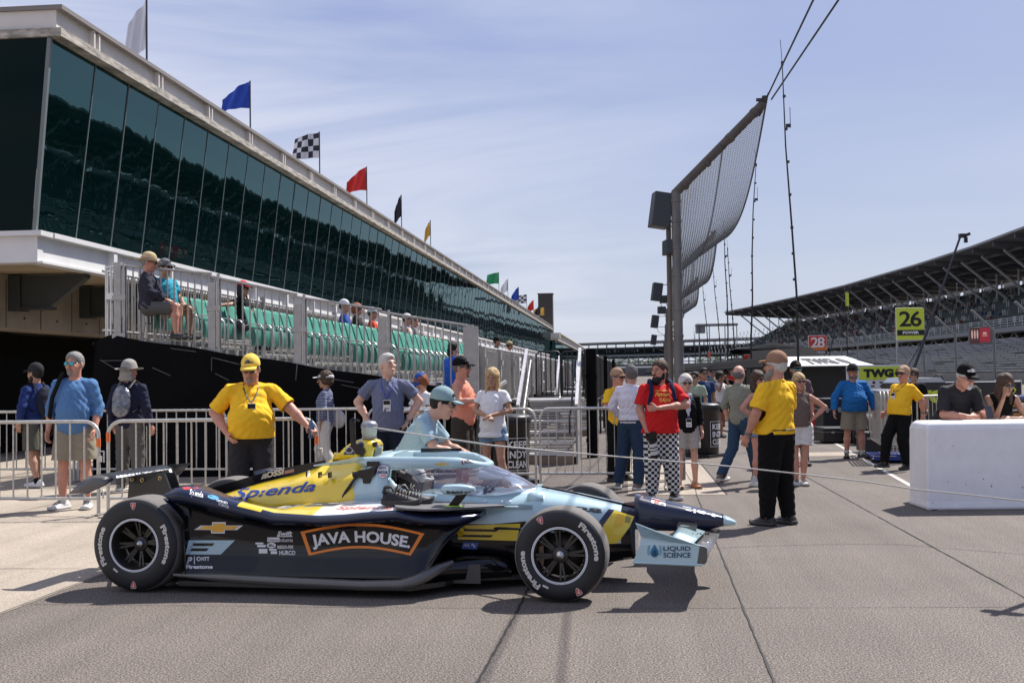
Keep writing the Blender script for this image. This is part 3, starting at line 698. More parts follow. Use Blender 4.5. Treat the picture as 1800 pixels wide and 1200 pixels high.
mb = MB(); mt = MB(); tb = np.arange(-20, 392, 5.33)
for i in range(18):
    o = -20+i*1.3; z = .7+(i+1)*.29+.32
    for a in tb:
        if rb.random() < .93: mb.bar(gpt(a+.2, o, z), gpt(a+5.0, o, z), .5, .12)
relg(mb).build('benches', M_bench, gs_)['kind'] = 'stuff'
mb = MB()
for i in range(11, 60):  # pairs of white aisle rails on the upper deck
    t = 40+i*7.2
    for j in range(0, 14, 3):
        for q in (0, 1.0):
            mb.bar(gpt(t+q+j*.4, 4+j*1.25, 8.8+j*.62), gpt(t+q+j*.4, 4+j*1.25, 9.9+j*.62), .13)
relg(mb).pieces('aisle_rail', M_gwhite, gs_, 60)
relg(strip([(-21.2, 0), (-21.2, 1.0), (-20.8, 1.0), (-20.8, 0)])).build('track_wall', mat('track_wall', (.16, .16, .16), .8, var=.2, vscale=.4), gs_)
# backdrop of the concourse behind the columns
relg(strip([(24, 0), (24, 5.4), (24.4, 5.4), (24.4, 0)])).build('concourse_wall', mat('concourse_wall', (.62, .63, .64), .8, var=.4, vscale=.25), gs_)
# spectators: a far crowd that nobody could count
def crowd(fn, n, seed):
    r = random.Random(seed); mb = MB()
    for i in range(n):
        p = fn(r); h = r.uniform(.75, .95); mi = r.choice([0, 0, 1, 2, 3, 4, 4, 0])
        mb.box((p.x, p.y, p.z+h*.4), (.55, .4, h*.8), mi, taper=(.7, .8)); mb.ball((p.x, p.y, p.z+h), .15, 5, n=5)
    return mb
CM = [mat('crowd_white', (.30, .30, .31), .8), mat('crowd_red', (.16, .03, .03), .8), mat('crowd_navy', (.03, .05, .12), .8), mat('crowd_black', (.02, .02, .02), .8), mat('crowd_grey', (.2, .2, .22), .8), mat('skin_far', (.38, .22, .15), .7)]
def up(r):
    t = r.choice([r.uniform(170, 330), r.uniform(250, 395)]); i = r.randint(0, 15); return gpt(t, 3.5+i*1.25, 8.8+i*.62)
o = crowd(up, 520, 4).build('crowd', CM, fix=False); tag(o, 'scattered far spectators sitting in the upper deck of the grandstand', 'crowd', kind='stuff')
# video screen hung under the front of the deck
p = D(1723, 590, 172); p = gpt(173, -.6, 5.6)
sc_ = thing('video_screen', 'video screen with dark red picture hanging below the grandstand deck', 'screen', camxy(0, 0))
sc_.location = D(1723, 590, 165)
MB().box((0, 0, 0), (3.2, .4, 2.5)).build('screen_case', M_gsteel, sc_, rz=YAW-.3)
mb = MB(); mb.box((-.75, -.21, 0), (1.3, .02, 2.3), 0); mb.box((.62, -.21, .1), (1.4, .02, 2.1), 1)
for i in range(3): mb.ball((-1.1+i*.36, -.23, .2), (.12, .02, .7), 2, n=8)
mb.box((.6, -.225, .35), (.5, .01, .3), 2); mb.box((.6, -.225, .0), (.7, .01, .1), 2)
mb.build('screen_picture', [mat('led_dark', (.05, .02, .02), .5, emit=.5), mat('led_red', (.16, .012, .02), .5, emit=.8), mat('led_pink', (.4, .25, .22), .5, emit=.6)], sc_, rz=YAW-.3)
# track side catch fence posts with kinked arms
k = 0
for t in np.arange(60, 260, 13.5):
    xc = gpath(t)-22; mb = MB(); mb.tube([(0, 0, 0), (0, 0, 5.3), (-2.2, 0, 7.4)], .13, 6)
    o = mb.build('catch_fence_post', M_gsteel, loc=camxy(xc, t), rz=YAW); k += 1
    tag(o, 'distant steel fence post with an arm kinked left, in front of the lower grandstand benches', 'fence post', 'posts of the catch fence across the track')
# ================================================================= far stand closing the view
A_, B_ = camxy(-20, 560), camxy(110, 455)
fs_ = thing('grandstand', 'low roofed grandstand far away closing the view at the end of the pit lane', 'grandstand', camxy(40, 500))
OF = fs_.location.copy(); dF = (B_-A_).normalized(); nF = Vector((-dF.y, dF.x, 0))
def fpt(s, off, z): q = A_+dF*s+nF*off; return Vector((q.x, q.y, z))
LF = (B_-A_).length; sf = [0, LF*.5, LF]
def fstrip(prof, s0=0, s1=1, z=0): 
    mb = MB(); mb.loft([[fpt(LF*s, o, zz) for o, zz in prof] for s in (s0, s1)], smooth=False); return relg(mb, OF)
fstrip([(0, 14.6), (0, 15.4), (16, 15.4), (16, 14.6)]).build('roof', M_groof, fs_)
fstrip([(1, 9.0), (16, 13.4), (16, 8), (1, 8)]).build('seating', M_gdark, fs_)
fstrip([(.5, 8.8), (.5, 9.6), (.8, 9.6), (.8, 8.8)]).build('front_rail', M_gsteel, fs_)
mb = MB()
for i in range(34):
    s = LF*i/33; mb.bar(fpt(s, 1, 0), fpt(s, 1, 9), .5); mb.bar(fpt(s, 6, 9), fpt(s, 6, 14.8), .22); mb.bar(fpt(s, 14, 9), fpt(s, 14, 14.8), .3)
    if i < 33: mb.bar(fpt(s, 1.5, 6.4 if i % 2 else 8.4), fpt(LF*(i+1)/33, 1.5, 8.4 if i % 2 else 6.4), .3)
mb.bar(fpt(0, 1.5, 6.2), fpt(LF, 1.5, 6.2), .4); relg(mb, OF).build('frame', M_gsteel, fs_)
fstrip([(18, 9), (18, 12.6), (18.5, 12.6), (18.5, 9)]).build('back_panel', mat('back_panel'  , (.68, .70, .74), .6), fs_)
fstrip([(20, 0), (20, 5.2), (20.5, 5.2), (20.5, 0)]).build('back_wall', mat('concourse_wall', (.6, .6, .6)), fs_)
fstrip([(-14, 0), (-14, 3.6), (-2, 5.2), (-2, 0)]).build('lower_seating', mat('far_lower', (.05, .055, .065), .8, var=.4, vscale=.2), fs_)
o = crowd(lambda r: fpt(LF*r.random(), 1.5+14*r.random(), 10), 130, 9); o.v = [(x, y, z+1.0) for x, y, z in o.v]
tag(o.build('crowd', CM, fix=False), 'tiny spectators in the far closing grandstand', 'crowd', kind='stuff')
# raised control tower roof and small roofs
rt = thing('spotter_roof', 'raised flat roof on posts above the far grandstand, just right of the tall fence post', 'roof', camxy(80, 445))
MB().box((0, 0, 19.8), (16, 9, .7)).box((-6.2, 0, 18.1), (3.4, 7, 2.8)).build('roof', M_groof, rt)
mb = MB()
for x in (-7, -3, 3, 7.5): mb.bar((x, -4, 0), (x, -4, 19.5), .35)
mb.pieces('post', M_gsteel, rt)
# trees glimpsed under the far stand
def tree(x, y, h, r_, seed, label):
    r = random.Random(seed); t = thing('tree', label, 'tree', (x, y, 0))
    mb = MB(); mb.tube([(0, 0, 0), (.1, 0, h*.35), (0, .1, h*.7)], [.35, .28, .1], 7)
    for i in range(6):
        a = i*1.1; mb.tube([(0, 0, h*.35+i*.2), (math.cos(a)*r_*.6, math.sin(a)*r_*.6, h*.62+i*.3)], [.14, .05], 5)
    mb.build('trunk', mat('bark', (.10, .075, .055), .9), t)
    mb = MB(); cl = [(r.gauss(0, .42)*r_, r.gauss(0, .42)*r_, h*.68+r.gauss(0, .17)*h, r.uniform(.25, .45)*r_) for _ in range(16)]
    for i in range(1500):
        cx, cy, cz, cr = r.choice(cl); d = Vector((r.gauss(0, 1), r.gauss(0, 1), r.gauss(0, 1))).normalized()*cr*r.uniform(.6, 1.05); p = Vector((cx, cy, cz))+d
        u = Vector((r.gauss(0, 1), r.gauss(0, 1), r.gauss(0, 1))).normalized(); w = u.orthogonal().normalized(); s = r.uniform(.15, .34)
        mb.add([p-u*s, p+w*s*.6, p+u*s, p-w*s*.6], [(0, 1, 2, 3)], i % 2)
    mb.build('crown', [mat('leaf', (.085, .12, .035), .8), mat('leaf_light', (.13, .17, .05), .8)], t, fix=False)
for i, (px_, d_, h, r_) in enumerate([(1085, 585, 9, 6), (1105, 590, 8, 6), (1128, 590, 8.5, 7), (1150, 590, 8, 6), (1262, 560, 9, 6), (1235, 560, 8, 6), (1440, 520, 11, 8), (1470, 515, 12, 8), (1500, 510, 11, 8), (1525, 500, 9, 6)]):
    q = D(px_, 650, d_); tree(q.x, q.y, h, r_, 50+i, f'leafy green tree seen through the far grandstand frame, {"number "+["one","two","three","four","five","six","seven","eight","nine","ten"][i]+" counted from the left"}')
# ================================================================= catch fence with poles, mesh and speakers
M_pole = mat('pole_galv_dark', (.15, .145, .14), .55, .3, var=.35, vscale=7, stretch=(1, 1, .3), bump=.2)
M_pole2 = mat('pole_wood_grey', (.13, .115, .10), .8, var=.4, vscale=8, stretch=(1, 1, .15))
PD = [17.0, 33.0, 49.0, 65.0, 81.0, 97.0]
def ppos(d): X = .80+.033*(d-17); return Vector((X, d-.05, 0))
for k, d in enumerate(PD):
    p = thing('catch_fence_pole', ['nearest tall catch fence pole with angled arm, beside the white haired woman', 'second steel catch fence pole behind the nearest', 'third steel catch fence pole in the row', 'fourth steel catch fence pole in the row', 'fifth steel catch fence pole in the row', 'farthest steel catch fence pole in the row'][k], 'pole', ppos(d), 0, 'poles of the catch fence')
    mb = MB(); mb.tube([(0, 0, 0), (0, 0, 4.25)], .072, 14)
    for z in (.3, .9, 1.6, 2.1, 2.5, 3.0, 3.4, 3.8, 4.1): mb.tube([(0, 0, z), (0, 0, z+.035)], .082, 14)
    mb.build('post', M_pole, p)
    mb = MB(); mb.tube([(-.02, 0, 4.22), (1.30, 0, 5.52)], .066, 14)
    for s in (.1, .35, .62, .9): q = Vector((1.30*s, 0, 4.22+1.30*s)); e = Vector((.7071, 0, .7071))*.03; mb.tube([q-e, q+e], .076, 14)
    mb.build('arm', mat('arm_brown', (.10, .085, .075), .7, .2, var=.3, vscale=7), p)
    mb = MB(); mb.box((1.32, 0, 5.58), (.07, .08, .10)); mb.box((1.24, -.03, 5.57), (.09, .05, .04)); mb.tube([(1.34, 0, 5.58), (1.38, 0, 5.68)], .012, 6); mb.tube([(1.29, 0, 5.44), (1.23, 0, 5.34)], .022, 6); mb.tube([(.66, -.05, 4.92), (.72, -.05, 4.86)], .02, 6)
    mb.pieces('tip_fitting', M_dkbox, p)
    if k == 0:
        MB().tube([(-.11, .12, 0), (-.11, .12, 4.0)], .04, 10).build('timber_back_post', M_pole2, p)
M_spk = mat('speaker_dark', (.035, .04, .045), .5)
for k, (x, y, dep, w, h, tilt, lab) in enumerate([(1161, 370, 16.9, .27, .52, 8, 'large tilted loudspeaker at the top of the nearest fence pole'), (1179, 435, 16.9, .20, .22, 0, 'small dark loudspeaker box under the large one on the nearest pole'), (1154.5, 513, 33, .26, .52, 8, 'tilted loudspeaker on the second pole, in mid air left of the fence'), (1151, 565, 47, .26, .52, 8, 'small tilted loudspeaker on the third pole'), (1149, 597, 62, .26, .55, 8, 'tiny tilted loudspeaker on the fourth pole'), (1167, 526, 33, .2, .22, 0, 'tiny box loudspeaker beside the second pole'), (1163, 545, 47, .3, .3, 0, 'tiny box loudspeaker beside the third pole')]):
    s = thing('loudspeaker', lab, 'loudspeaker', D(x, y, dep), YAW+.1)
    R = Matrix.Rotation(rad(tilt), 3, 'Y'); mb = MB(); mb.box((0, 0, 0), (w, .3, h), rot=R, taper=(1, .9)); mb.build('cabinet', M_spk, s, bevel=.012)
    mb = MB(); mb.box((w/2+.004, 0, 0), (.01, .26, h*.9), rot=R); mb.build('grille', M_blackp, s)
    mb = MB(); e = ppos(dep).x-s.location.x; mb.tube([(w*.4, .1, h*.42), (e, .15, h*.42)], .012, 5); mb.tube([(w*.4, .1, -h*.42), (e, .15, -h*.42)], .012, 5); mb.tube([(w*.3, .1, -h*.2), (w*.6, .1, -h*.8), (e, .15, -h*1.2)], .01, 5); mb.pieces('bracket', M_dkbox, s)
# chain-link mesh hung from the arms, a real woven grid of thin wires
def tipp(d): q = ppos(d); return q+Vector((1.36, 0, 5.62))
def tie(d): q = ppos(d); return q+Vector((.05, 0, 4.22))
def meshpt(k, u, v):
    # u along the line between poles, v from the pole top out to the cable
    a, b = PD[k], PD[k+1]; base = tie(a).lerp(tie(b), u); out = tipp(a).lerp(tipp(b), u)
    sag = math.sin(math.pi*u); dr = (k+u)*(.34 if k+u < 1 else .34/(k+u))
    out = out + Vector((.12*sag, 0, -.55*sag*(1 if k == 0 else .7)-dr*1.0))
    return base.lerp(out, v) + Vector((0, 0, -.10*sag*math.sin(math.pi*v)))
for k in range(3):
    a, b = PD[k], PD[k+1]; mb = MB(); dd = .062 if k == 0 else .11
    nu = int((b-a)/dd); nv = int(1.86/dd)*1; wr = .0034 if k == 0 else .0062
    def ribbon(p, q):
        d = (q-p); x = d.cross(Vector((0, 1, 0))); x = x.normalized()*wr; y = Vector((0, wr, 0)); o = len(mb.v)
        mb.v += [tuple(p-x), tuple(p+x), tuple(q+x), tuple(q-x), tuple(p-y), tuple(p+y), tuple(q+y), tuple(q-y)]
        mb.f += [[o, o+1, o+2, o+3], [o+4, o+5, o+6, o+7]]; mb.m += [0, 0]; mb.s += [False, False]
    pts = [[meshpt(k, i/nu, min(1, j/nv)) for j in range(nv+1)] for i in range(nu+1)]
    for i in range(nu):
        for j in range(nv):
            if (i+j) % 2 == 0: ribbon(pts[i][j], pts[i+1][j+1]) 
            else: ribbon(pts[i][j+1], pts[i+1][j])
    o = mb.build('fence_mesh', mat('chain_wire', (.22, .22, .23), .5, .5), fix=False)
    tag(o, ['sagging chain link mesh hanging from the nearest fence pole arm', 'chain link mesh between the second and third fence poles', 'chain link mesh between the third and fourth fence poles'][k], 'fence mesh')
    c = MB(); c.tube([meshpt(k, i/24, 1) for i in range(25)], .014 if k == 0 else .02, 5); c.tube([meshpt(k, i/24, .5) for i in range(25)], .009, 5); c.tube([meshpt(k, i/24, 0) for i in range(25)], .008, 5)
    c.build('cable', M_blackp, o)
for q, lab in (((.0, 0), 'black cable running overhead from the fence arm tip, left one'), ((.06, -.14), 'black cable running overhead from the fence arm tip, right one')):
    t0 = tipp(17); mb = MB(); mb.tube([t0+Vector((q[0], 0, q[1]*.3)), t0+Vector((-.02+q[0]*5, -8, .12+q[1]*1.6)), t0+Vector((-.15+q[0]*9, -14, .45+q[1]*2.2))], .013, 6)
    tag(mb.build('overhead_cable', M_blackp), lab, 'cable')
# ================================================================= antenna masts
masts = [(1403, 628, 1392, 400, 1375, 112, 23.5, .022), (1320, 600, 1322, 450, 1329, 290, 35, .024), (1279, 647, 1278, 520, 1273, 407, 50, .03), (1291, 647, 1288, 560, 1279, 437, 57, .03), (1267, 647, 1262, 560, 1253, 468, 68, .03), (1245, 647, 1242, 570, 1235, 500, 82, .035), (1232, 650, 1230, 600, 1229, 573, 110, .04), (1222, 650, 1222, 610, 1220, 583, 120, .04), (1489, 660, 1489, 600, 1488, 508, 40, .018)]
for k, (xa, ya, xm, ym, xt, yt, d, r) in enumerate(masts):
    base = D(xa, ya, d); base.z = 0; b = D(xa, ya, d); m_ = D(xm, ym, d); t_ = D(xt, yt, d)
    a = tag(empty('antenna_mast', base), ['very tall slim antenna mast right of the fence arm', 'tall slim antenna mast with two small aerials, left of the tallest one', 'slim mast in front of the grandstand end', 'slim mast leaning left beside the grandstand end', 'slim mast in the cluster beside the fence mesh', 'slim mast nearest to the fence mesh', 'short far mast beside the fence pole', 'shortest far mast beside the fence pole', 'thin black flag mast with a green pennant'][k], 'mast', 'antenna masts in the pit lane')
    L_ = lambda p: p-base
    wob = Vector((.03, 0, 0)); pts = [Vector((0, 0, 0)), L_(b), L_(b.lerp(m_, .5))+wob, L_(m_), L_(m_.lerp(t_, .5))-wob, L_(t_)]
    MB().tube(pts, [r*1.2, r*1.2, r, r*.9, r*.7, r*.45], 8).build('mast', M_blackp, a)
    if k == 8:
        MB().bb((.0, -.005, L_(t_).z-1.0+.4), (.12, .005, L_(t_).z-.1)).build('pennant', mat('lime', (.50, .62, .06), .6), a)
    else:
        mb = MB(); tt_ = L_(t_); mb.tube([tt_, tt_+Vector((-.03, 0, .5))], .006, 4)
        q = L_(m_).lerp(tt_, .62); mb.box(q+Vector((.05, 0, 0)), (.1, .04, .07)); mb.tube([q+Vector((.09, 0, -.05)), q+Vector((.09, 0, .38))], .007, 4); mb.box(tt_, (.05, .05, .09)); mb.pieces('aerial', M_blackp, a)
        mb = MB()
        for i in range(1, 10): q = Vector((0, 0, 0)).lerp(tt_, i/10) if False else (L_(b).lerp(L_(m_), i/5) if i < 5 else L_(m_).lerp(tt_, (i-5)/5)); mb.box(q, (r*2.6, r*2.6, .05))
        mb.pieces('clamp', M_dkbox, a)
# camera booms
for (x0, y0, x1, y1, d, lab) in ((1588, 700, 1688, 416, 26, 'long black camera boom leaning right with a camera head against the sky'), (1452, 650, 1486, 508, 40, 'thin black camera boom leaning right in front of the grandstand')):
    a = D(x0, y0, d); b = D(x1, y1, d); base = Vector((a.x, a.y, 0)); t = thing('camera_boom', lab, 'camera boom', base)
    mb = MB(); mb.tube([a-base-Vector((.1, 0, .3)), (a-base).lerp(b-base, .45)], .035 if d < 30 else .02, 8); mb.tube([(a-base).lerp(b-base, .42), b-base], .025 if d < 30 else .016, 8); mb.tube([(0, 0, 0), a-base-Vector((.1, 0, .3))], .04, 8); mb.build('boom_arm', mat('boom_navy', (.02, .022, .04), .4), t)
    mb = MB(); mb.tube([a-base+Vector((-.35, 0, -.1)), (a-base).lerp(b-base, .12)+Vector((-.2, 0, 0)), (a-base).lerp(b-base, .4)], .01, 5); mb.build('stay_cable', M_blackp, t)
    mb = MB(); q = b-base; mb.box(q+Vector((.05, 0, .02)), (.16, .12, .09)); mb.box(q+Vector((.12, 0, -.08)), (.07, .07, .12)); mb.tube([q+Vector((.1, -.06, .02)), q+Vector((.2, -.06, .06))], .035, 8); mb.pieces('camera_head', M_blackp, t)
# ================================================================= the race car
CO = Vector((-3.5657, 9.1476, 0)); CRZ = rad(-5.19); WB = 3.199
car = thing('race_car', 'open wheel race car in yellow, pale blue and navy with a clear cockpit screen', 'race car', CO, CRZ)
CM4 = Matrix.Translation(CO) @ Matrix.Rotation(CRZ, 4, 'Z'); CI = CM4.inverted()
P_blue = mat('paint_pale_blue', (.42, .575, .615), .32, coat=1.0, var=.03, vscale=3)
P_yel = mat('paint_yellow', (.80, .56, .012), .3, coat=1.0, var=.03, vscale=3)
P_navy = mat('paint_navy', (.009, .014, .040), .28, coat=.55, spec=.4)
P_blk = mat('paint_black', (.004, .004, .006), .18, coat=.5, spec=.2)
P_wht = mat('paint_white', (.74, .74, .76), .35, coat=.8)
P_org = mat('decal_orange', (.80, .23, .03), .4)
P_red = mat('decal_red', (.70, .05, .03), .4)
P_dw = mat('decal_white', (.72, .72, .72), .45)
P_dblue = mat('decal_blue', (.02, .06, .32), .4)
P_lblu = mat('decal_pale_blue', (.40, .56, .60), .4)
P_gold = mat('decal_gold', (.70, .40, .07), .35, .5)
def carbon_mat():
    m = bpy.data.materials.new('carbon_weave'); m.use_nodes = True; t = m.node_tree; L = t.links.new; p = t.nodes['Principled BSDF']
    tc = t.nodes.new('ShaderNodeTexCoord'); c = t.nodes.new('ShaderNodeTexChecker'); c.inputs['Scale'].default_value = 260
    mpn = t.nodes.new('ShaderNodeMapping'); mpn.inputs['Rotation'].default_value = (0, .6, .78); L(tc.outputs['Object'], mpn.inputs[0]); L(mpn.outputs[0], c.inputs['Vector'])
    c.inputs['Color1'].default_value = (.05, .047, .045, 1); c.inputs['Color2'].default_value = (.12, .112, .105, 1); L(c.outputs[0], p.inputs['Base Color'])
    p.inputs['Roughness'].default_value = .32; p.inputs['Coat Weight'].default_value = .6; return m
P_carb = carbon_mat(); P_cdark = mat('carbon_dark', (.014, .014, .015), .4, coat=.4)
P_gry = mat('pod_top_grey', (.13, .125, .125), .55, var=.12, vscale=9)
bvhs = []
def cpart(mb, name, mats, hit=False, parent=None, bevel=0, fix=True):
    o = mb.build(name, mats, parent or car, bevel=bevel, fix=fix)
    if hit: bvhs.append(BVHTree.FromPolygons([Vector(v) for v in mb.v], mb.f))
    return o
def cpieces(mb, name, mats):
    return mb.pieces(name, mats, car)
def mir(mb):
    m = MB(); m.v = [(x, -y, z) for x, y, z in mb.v]; m.f = [f[::-1] for f in mb.f]; m.m = list(mb.m); m.s = list(mb.s); return m
CL = CI @ CAM
def hitpx(x, y):
    d = (CI.to_3x3() @ ray(x, y)).normalized(); best = None
    for b in bvhs:
        h = b.ray_cast(CL, d)
        if h[0] is not None and (best is None or h[3] < best[1]): best = (h[0], h[3], h[1])
    return best, d
def pdecal(geo, quad, name, m, parent=None, off=.0035, mi=None, mb=None):
    """lay a flat design on the bodywork; quad = photo corners TL, TR, BR, BL"""
    own = mb is None; mb = mb or MB()
    us = [u for u, v in geo[0]]; vs_ = [v for u, v in geo[0]]; u0, u1 = min(us), max(us); v0, v1 = min(vs_), max(vs_)
    out = []; q = [Vector((a, b)) for a, b in quad]; last = None
    for u, v in geo[0]:
        s = (u-u0)/((u1-u0) or 1); t = (v1-v)/((v1-v0) or 1)
        p = (q[0]*(1-s)+q[1]*s)*(1-t)+(q[3]*(1-s)+q[2]*s)*t
        h, d = hitpx(p.x, p.y)
        if h is None: out.append(last or Vector((0, 0, .3))); continue
        last = h[0]-d*off; out.append(last)
    mb.add(out, geo[1], mi or 0)
    if own: return mb.build(name, m, parent or car, fix=False)
def rect_geo(nx=6, ny=3):
    vs = [(i/nx, j/ny) for j in range(ny+1) for i in range(nx+1)]; fs = [(j*(nx+1)+i, j*(nx+1)+i+1, (j+1)*(nx+1)+i+1, (j+1)*(nx+1)+i) for j in range(ny) for i in range(nx)]
    return vs, fs
def T(s, bold=.0, shear=0, sub=1, **k): return text_geo(s, 1, bold=bold, shear=shear, sub=sub, **k)
# ---- floor
mb = MB()
plan = [(.1, -.60), (.34, -.93), (2.12, -.93), (2.32, -.72), (2.40, -.5), (3.0, -.34), (3.0, .34), (2.40, .5), (2.32, .72), (2.12, .93), (.34, .93), (.1, .60)]
mb.prism([(x, y, .055) for x, y in plan], (0, 0, .035)); cpart(mb, 'floor', P_cdark, True)
for s in (-1, 1):
    mb = MB(); pts = [(.30, s*.93, .135), (.7, s*.935, .122), (1.16, s*.935, .104), (1.77, s*.935, .088), (2.05, s*.93, .096), (2.14, s*.91, .118), (2.22, s*.87, .155), (2.30, s*.80, .195), (2.37, s*.70, .225)]
    mb.tube(pts, [.012, .032, .036, .038, .042, .045, .043, .035, .018], 12); cpart(mb, 'floor_edge', P_carb, s < 0)
mb = MB(); mb.bb((2.27, -.62, .06), (2.56, -.60, .20)); mb.bb((2.27, .60, .06), (2.56, .62, .20)); cpieces(mb, 'floor_fence', mat('fence_plate', (.06, .057, .055), .5))
# ---- sidepods
ZSX = [.24, .33, .40, .54, .80, 1.05, 1.40, 1.60, 1.75, 2.0, 2.06, 2.2, 2.35, 2.55]
ZSZ = [.742, .772, .762, .72, .652, .59, .572, .583, .60, .618, .605, .58, .57, .565]
XI = [.24, .40, .8, 1.1, 1.5, 2.0, 2.55]
def zs(x): return interp(x, ZSX, ZSZ)
def podsec(x, s=-1):
    z = zs(x); zb = interp(x, [.24, .33, .385, .40, 2.18, 2.3, 2.42, 2.55], [.70, .60, .52, .10, .10, .33, .47, .53])
    zb = min(zb, z-.03)
    yo = interp(x, [.24, .35, .5, .9, 1.3, 2.0, 2.15, 2.3, 2.45, 2.55], [.955, .94, .90, .86, .86, .86, .84, .78, .68, .55])
    th = min(interp(x, [.3, .8, 1.2], [.11, .10, .078]), (z-zb)*.8)
    yin = interp(x, [.24, .4, .8, 1.1, 2.0, 2.55], [.66, .62, .55, .30, .32, .34]); zin = z+interp(x, [.24, .5, .8, 1.0, 1.15, 1.5, 2.0, 2.55], [.02, -.01, -.05, -.02, .03, .07, .015, .0])
    w = yo-.07
    def zl(f): return zb+(z-th-zb)*f
    pts = [(yin, zb), (w-.05, zb), (yo+.02, zb+.0), (yo-.01, zl(.10)), (w+.055, max(zl(.12), min(zl(.24), .19))), (w+.004, max(zl(.2), min(zl(.36), .245))), (w-.004, zl(.62)), (w, zl(.82)), (w+.012, zl(.95)), (yo-.012, z-th*.92), (yo+.012, z-th*.70), (yo+.016, z-th*.45), (yo+.004, z-th*.18), (yo-.035, z-.002), (yo-.09, z+.006), (lerp(yo, yin, .4), lerp(z, zin, .5)+.006), (lerp(yo, yin, .7), lerp(z, zin, .8)), (yin, zin)]
    return [(x, s*y, zz) for y, zz in pts]
def podcol(c):
    x, y, z = c; z0 = zs(x)
    if z > z0-.010 and abs(y) < interp(x, [.24, .8, 1.2, 2.1], [.93, .86, .82, .83]):
        if x < .78: return 0
        if x > 2.04: return 0
        if x < 1.34: return 1
        return 2
    if z > z0-interp(x, [.3, .8, 1.2], [.11, .10, .077]): return 0
    return 3
for s in (-1, 1):
    mb = MB(); sx = sorted(set([round(v, 3) for v in list(np.arange(.24, 2.56, .03))+[.385, .40]])); mb.loft([podsec(x, s) for x in sx], mfun=podcol)
    cpart(mb, 'sidepod', [P_navy, P_yel, P_wht, P_blk], s < 0)
    # grey plate over the pod mouth
    mb = MB(); pl = [(1.99, .84), (2.08, .865), (2.22, .85), (2.36, .76), (2.48, .62), (2.70, .40), (2.70, .36), (1.95, .33), (1.90, .6)]
    mb.prism([(x, s*y, interp(x, [1.9, 2.1, 2.7], [.632, .618, .592])) for x, y in pl], (0, 0, .014)); pp = cpart(mb, 'pod_top_plate', [P_gry], s < 0)
    mb = MB(); mb.prism([(2.05, s*.45, .60), (2.35, s*.42, .60), (2.36, s*.5, .35), (2.18, s*.55, .35)], (0, s*-.02, 0)); cpart(mb, 'pod_mouth', P_blk)
    mb = MB(); mb.loft([[(2.70, s*.36, .585), (2.70, s*.39, .59), (2.70, s*.38, .60)], [(2.80, s*.35, .59), (2.80, s*.352, .592), (2.80, s*.351, .594)]]); cpart(mb, 'plate_tip', P_blue)
    # lower deflector ramp in front of the pod
    mb = MB(); secs = []
    for x, zt, yo in [(1.95, .14, .80), (2.1, .18, .78), (2.25, .225, .72), (2.4, .24, .64), (2.6, .235, .56), (2.72, .20, .50), (2.76, .16, .46)]:
        secs.append([(x, s*.3, .09), (x, s*yo, .09), (x, s*(yo+.01), zt-.04), (x, s*(yo-.03), zt-.005), (x, s*(yo-.10), zt), (x, s*.3, zt+.01)])
    mb.loft(secs); cpart(mb, 'deflector', P_blk, s < 0)
# ---- tub
def sup(w, zb, zt, x, n=26, e=3.2, yo=0, ex=None):
    out = []; zc = (zb+zt)/2; h = (zt-zb)/2
    for k in range(n):
        a = 2*math.pi*k/n; c, s_ = math.cos(a), math.sin(a)
        e2 = (ex or e) if s_ > 0 else e
        out.append((x, yo+w*math.copysign(abs(c)**(2/e2), c), zc+h*math.copysign(abs(s_)**(2/e2), s_)))
    return out
TX = [1.0, 1.4, 1.8, 2.2, 2.6, 2.9, 3.2, 3.45, 3.66]; TW = [.30, .38, .40, .40, .37, .34, .30, .255, .21]; TT = [.50, .66, .675, .675, .665, .70, .655, .605, .562]; TB = [.10, .10, .10, .10, .10, .11, .125, .14, .175]
def tubcol(c):
    x, y, z = c
    if x > 3.56: return 3
    if z > interp(x, [2.3, 2.8, 3.2, 3.4], [.452, .452, .40, .33]): return 0
    return 3
mb = MB(); xs = list(np.arange(1.0, 3.665, .035))+[3.66]
mb.loft([sup(interp(x, TX, TW), interp(x, TX, TB), interp(x, TX, TT), x, 56, 3.4) for x in xs], mfun=tubcol); cpart(mb, 'tub', [P_blue, P_yel, P_navy, P_blk], True)
mb = MB()   # raised edge seam from the bulkhead: thin black top fairing
mb.tube([(2.93, -.05, .712), (3.2, -.1, .668), (3.66, -.08, .565)], .008, 5); cpart(mb, 'damper_hatch_seam', P_blk)
# cowl behind the cockpit (pale blue) with cockpit opening
mb = MB(); secs = []
for x, w, zt in [(1.40, .335, .90), (1.46, .36, .94), (1.52, .375, .95), (1.60, .385, .958), (1.70, .39, .962), (1.80, .385, .962)]:
    sc_ = [(x, -w-.04, .60), (x, -w-.02, .72), (x, -w-.01, zt-.12), (x, -w+.01, zt-.03), (x, -w+.05, zt), (x, -w*.4, zt+.02), (x, w*.4, zt+.02), (x, w-.05, zt), (x, w-.01, zt-.03), (x, w+.01, zt-.12), (x, w+.02, .72), (x, w+.04, .60)]
    secs.append([(px2+max(0, zz2-.60)*.62*max(0, (1.72-x)/.34), py2, zz2) for px2, py2, zz2 in sc_])
mb.loft(secs); cpart(mb, 'cowl', P_blue, True)
mb = MB()   # cockpit rim sides, sloping up to the screen base
for s in (-1, 1):
    secs = []
    for x, zt in [(1.78, .83), (1.84, .76), (1.92, .71), (2.02, .69), (2.3, .672), (2.6, .664), (2.78, .68), (2.9, .715)]:
        w = interp(x, TX, TW); w2 = w*interp(x, [2.5, 2.9], [1, .55]) if x > 2.5 else w
        secs.append([(x, s*(w+.005), .58), (x, s*(w2-.01), zt-.03), (x, s*(w2-.03), zt), (x, s*(w2-.07), zt), (x, s*(w2-.08), .55)])
    mb.loft(secs)
